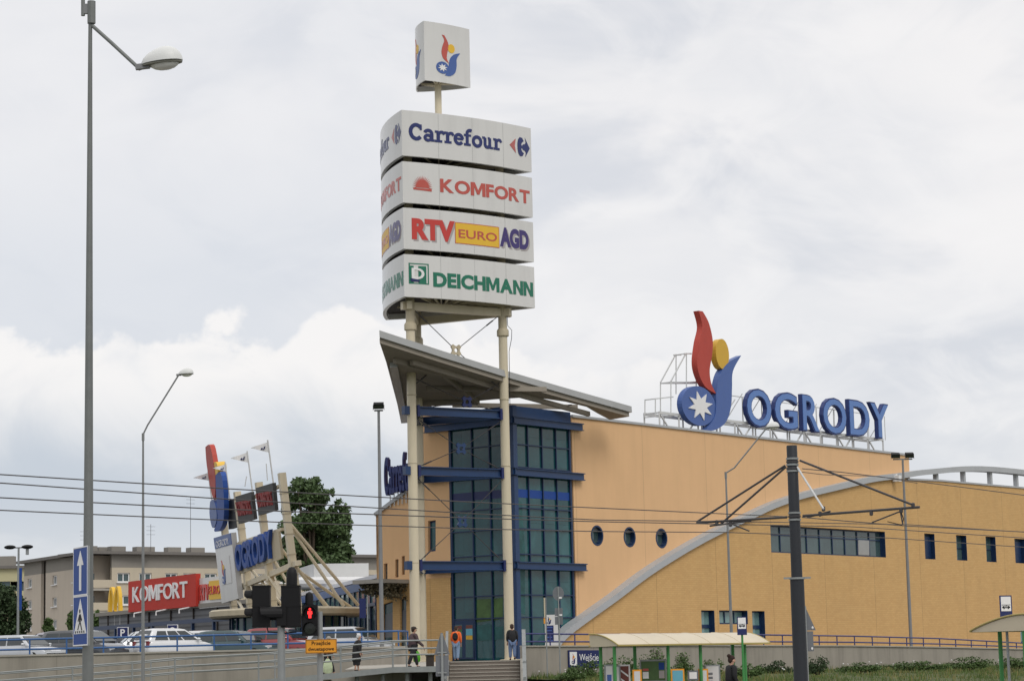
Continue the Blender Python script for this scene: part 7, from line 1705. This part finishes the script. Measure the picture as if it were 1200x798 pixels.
def person(label, px, py_feet, Y, H, face, coat, legs, hair, coat_len=0.46, stride=0.16, lean=0.03, arms=(0.1, -0.1), bag=None, hat=None, pack=None, bun=False, z0=None, shoes=M['black'], skirt=False, elbow=0.05, bulk=1.0):
    """face: heading in degrees, 0 = away from the camera, 90 = to the right"""
    q = P(px, py_feet, Y); zf = q.z if z0 is None else z0; r0 = thing('person', label, 'person', (q.x, q.y, zf))
    xf = Matrix.Translation((q.x, q.y, zf)) @ Matrix.Rotation(-R(face), 4, 'Z') @ Matrix.Scale(H, 4)
    L = lean
    pel = (0, 0, .525); che = (0, .6 * L, .70); nk = (0, L, .825); nk2 = (0, L + .008, .855)
    st = stride
    def leg(s, f):
        hip = (s * .052, 0.0, .50); kn = (s * .055, f * .55 + .015, .285); an = (s * .055, f, .045 if f >= 0 else .06); return hip, kn, an
    def arml(s, f):
        sh = (s * .105, L, .80); el = (s * .135, L + f * .55 - elbow * .3, .645); wr = (s * .13, L + f + elbow, .505); return sh, el, wr
    B = [[pel + (.075,), che + (.085,), nk + (.036,), nk2 + (.032,), (0, L + .018, .905, .056), (0, L + .022, .945, .058), (0, L + .02, .985, .032)]]
    lg = [leg(-1, st), leg(1, -st)]; am = [arml(-1, arms[0]), arml(1, arms[1])]
    for h, k, a in lg: B.append([pel + (.075,), h + (.06,), k + (.034,), a + (.022,), (a[0], a[1] + .06, a[2] - .028, .02), (a[0], a[1] + .085, a[2] - .03, .015)])
    for s, (sh, el, wr) in zip((-1, 1), am):
        pm = (wr[0], wr[1] + .01, wr[2] - .035)
        B.append([che + (.085,), (sh[0] * .6, sh[1], sh[2] + .01, .045), sh + (.038,), el + (.025,), wr + (.017,), pm + (.02,)])
        for k, (dx, ln) in enumerate(((-.014, .036), (-.005, .042), (.004, .040), (.013, .032))): B.append([pm + (.02,), (pm[0] + dx, pm[1] + .004, pm[2] - .022, .0055), (pm[0] + dx, pm[1] + .010, pm[2] - .022 - ln, .0048)])
        B.append([pm + (.02,), (pm[0] - s * .018, pm[1] + .014, pm[2] - .008, .007), (pm[0] - s * .022, pm[1] + .022, pm[2] - .028, .006)])
    bo = skin_mesh(B, 'body', M['skin'], r0, xf)
    # trousers or skirt, coat, shoes
    if not skirt:
        skin_mesh([[pel + (.092,), h + (.08,), k + (.056,), (a[0], a[1], a[2] + .012, .042)] for h, k, a in lg], 'trousers', legs, r0, xf)
    else:
        for h, k, a in lg: pass
        skin_mesh([[(0, 0, .53, .095), (0, 0, .36, (.105, .10)), (0, 0, .20, (.115, .11)), (0, 0, .165, (.115, .11))]], 'skirt', legs, r0, xf)
    for h, k, a in lg: skin_mesh([[(a[0], a[1] - .02, a[2] - .018, .026), (a[0], a[1] + .05, a[2] - .024, .026), (a[0], a[1] + .088, a[2] - .027, .02)]], 'shoe', shoes, r0, xf)
    Cc = [[(0, -.002, .70 - (.70 - coat_len), .106), (0, .2 * L, .60, .108), che + (.114,), (0, L, .80, .085), (0, L + .004, .835, .045)]]
    if bulk != 1.0: Cc = [[(x, y, z, r_ * (bulk if z < .79 else 1.05)) for x, y, z, r_ in c] for c in Cc]
    if skirt: Cc[0] = [(0, 0, coat_len - .13, .135), (0, 0, coat_len, .138)] + Cc[0][1:]
    for s, (sh, el, wr) in zip((-1, 1), am): Cc.append([(0, L, .80, .085), (sh[0] * .6, sh[1], sh[2] + .008, .06), sh + (.056,), el + (.045,), (wr[0], wr[1], wr[2] + .012, .030)])
    skin_mesh(Cc, 'jacket', coat, r0, xf)
    # head details
    hb = MB(); T = lambda v: xf @ Vector(v)
    rot = xf.to_3x3().normalized(); ex, ey = rot @ Vector((1, 0, 0)), rot @ Vector((0, 1, 0))
    hb.ell(T((0, L + .008, .957)), .056 * H, .066 * H, .056 * H, 12, 8, ex, ey); hb.ell(T((0, L - .018, .925)), .05 * H, .042 * H, .055 * H, 12, 8, ex, ey)
    if bun: hb.ell(T((0, L - .045, 1.0)), .036 * H, .036 * H, .034 * H, 10, 6, ex, ey); 
    hb.build('hair', hair, r0, smooth=True)
    fc = MB(); fc.ell(T((0, L + .082, .912)), .008 * H, .012 * H, .013 * H, 8, 6, ex, ey)
    for s in (-1, 1): fc.ell(T((s * .056, L + .012, .915)), .007 * H, .012 * H, .018 * H, 8, 6, ex, ey)
    fo = fc.build('nose_and_ears', M['skin'], bo, smooth=True)
    ye = MB()
    for s in (-1, 1): ye.ell(T((s * .021, L + .074, .928)), .007 * H, .005 * H, .004 * H, 6, 4, ex, ey)
    ye.ell(T((0, L + .075, .885)), .016 * H, .005 * H, .004 * H, 6, 4, ex, ey); ye.build('eyes_and_mouth', M['signdark'], bo)
    if hat is not None:
        hm = MB(); hm.lathe([(.066 * H, 0), (.067 * H, .022 * H), (.058 * H, .045 * H), (.0, .055 * H)], T((0, L + .006, .955)), (0, 0, 1), 14, ref=(1, 0, 0)); hm.ell(T((0, L + .075, .955)), .045 * H, .04 * H, .008 * H, 10, 5, ex, ey); hm.build('flat_cap', hat, r0, smooth=True)
    if pack is not None:
        pk = MB(); pk.ell(T((0, L - .125, .70)), .085 * H, .055 * H, .115 * H, 12, 8, ex, ey); pk.ell(T((0, L - .155, .655)), .062 * H, .04 * H, .06 * H, 12, 8, ex, ey)
        tag(pk.build('backpack', pack, smooth=True), 'black backpack worn over an orange jacket', 'backpack')
    if bag is not None:
        s, bm_, blabel, bw_, bh_ = bag; sh, el, wr = am[0 if s < 0 else 1]; hp = T((wr[0] + s * .01, wr[1] + .012, wr[2] - .06)); g = MB()
        N = 12; rows_ = ((0.0, .55, .5), (.12, .95, .9), (.45, 1.0, 1.0), (.75, .85, .7), (1.0, .32, .25)); b0 = len(g.v)
        for t, kx, ky in rows_:
            for k in range(N):
                a = 2 * math.pi * k / N; g.v.append(hp + Vector((0, 0, -.05 - bh_ * (1 - t))) + ey * (bw_ / 2 * kx * math.cos(a)) + ex * (bw_ * .22 * ky * math.sin(a) * (1 + .15 * math.sin(3 * a))))
        for j in range(len(rows_) - 1):
            for k in range(N): g.f.append((j * N + k, j * N + (k + 1) % N, (j + 1) * N + (k + 1) % N, (j + 1) * N + k))
        g.f.append(tuple(range(N)))
        go = g.build('shopping_bag', bm_, smooth=True); tag(go, blabel, 'bag')
        MB().tube([hp + Vector((0, 0, -.05)) + ey * .05, hp, hp + Vector((0, 0, -.05)) - ey * .05], 0.01, 5).build('bag_handle', bm_, go)
    return r0
zr_ = lambda px: None
def deck_z(px):
    q = [P(x, y, YR) - Z * RH for x, y in rtop]; xs = [p[0] for p in rtop]
    for i in range(len(xs) - 1):
        if xs[i] <= px <= xs[i + 1]: return q[i].lerp(q[i + 1], (px - xs[i]) / (xs[i + 1] - xs[i])).z
    return q[-1].z
ckblk, ckbrn, ckgrey, ckjean = cloth('black wool coat', (0.018, 0.018, 0.02)), cloth('plum brown jacket', (0.075, 0.05, 0.055)), cloth('dark trousers', (0.022, 0.022, 0.026)), cloth('light denim', (0.20, 0.28, 0.40))
ckorange, ckjean2, ckwh = cloth('orange jacket', (0.75, 0.14, 0.03)), cloth('blue denim', (0.14, 0.20, 0.34)), cloth('white hair', (0.55, 0.55, 0.55))
hbrn, hgry, hdk = cloth('brown hair', (0.05, 0.03, 0.02)), cloth('grey hair', (0.30, 0.29, 0.28)), cloth('dark brown hair', (0.03, 0.016, 0.012))
bggreen, bgpale = mat('green carrier bag', (0.10, 0.42, 0.03), 0.4), mat('pale green carrier bag', (0.50, 0.58, 0.38), 0.4, var=0.4, scale=9)
person('elderly white haired person in a long black coat walking up the ramp', 418, 785, YR + 0.9, 1.63, 72, ckblk, ckblk, ckwh, 0.34, 0.06, 0.06, (0.06, -0.05), z0=deck_z(418), skirt=True, bulk=1.22)
person('grey haired person in dark trousers behind the orange sign', 384, 788, YR + 0.9, 1.64, 80, ckbrn, ckgrey, hgry, 0.44, 0.17, 0.03, (0.08, -0.1), bag=(1, bgpale, 'pale green and white carrier bag held near the orange sign post', 0.42, 0.62), z0=deck_z(384), bulk=1.15)
person('person in a flat cap and plum jacket on the ramp landing', 484, 780.5, YR + 0.8, 1.76, 60, ckbrn, ckgrey, hdk, 0.42, 0.15, 0.03, (0.05, 0.12), bag=(-1, bggreen, 'bright green carrier bag held by the person in the flat cap', 0.36, 0.5), hat=cloth('dark cap', (0.05, 0.04, 0.035)), z0=deck_z(484), elbow=0.09, bulk=1.22)
person('person in an orange jacket and pale jeans at the top of the stairs', 535, 775, 114.5, 1.72, 12, ckorange, ckjean, hbrn, 0.46, 0.06, 0.01, (0.03, -0.03), pack=cloth('black backpack', (0.012, 0.012, 0.014)), z0=ZP, bulk=1.12)
person('person in a black jacket and blue jeans beside the right cream column', 600.8, 774, 114.0, 1.74, -8, ckblk, ckjean2, hbrn, 0.45, 0.05, 0.01, (0.02, -0.02), z0=ZP, bulk=1.15)
person('woman with a dark hair bun and black top at the tram shelter', 857, 812, 68.0, 1.66, 62, cloth('black top', (0.014, 0.014, 0.016)), ckgrey, hdk, 0.5, 0.05, 0.02, (0.04, -0.02), bun=True, z0=zpl)
person('distant person whose head shows above the cars near the rotunda', 290.5, 748, 133, 1.72, 170, ckgrey, ckgrey, hbrn, 0.46, 0.08, 0.02, (0.05, -0.05), z0=ZP + 0.28)
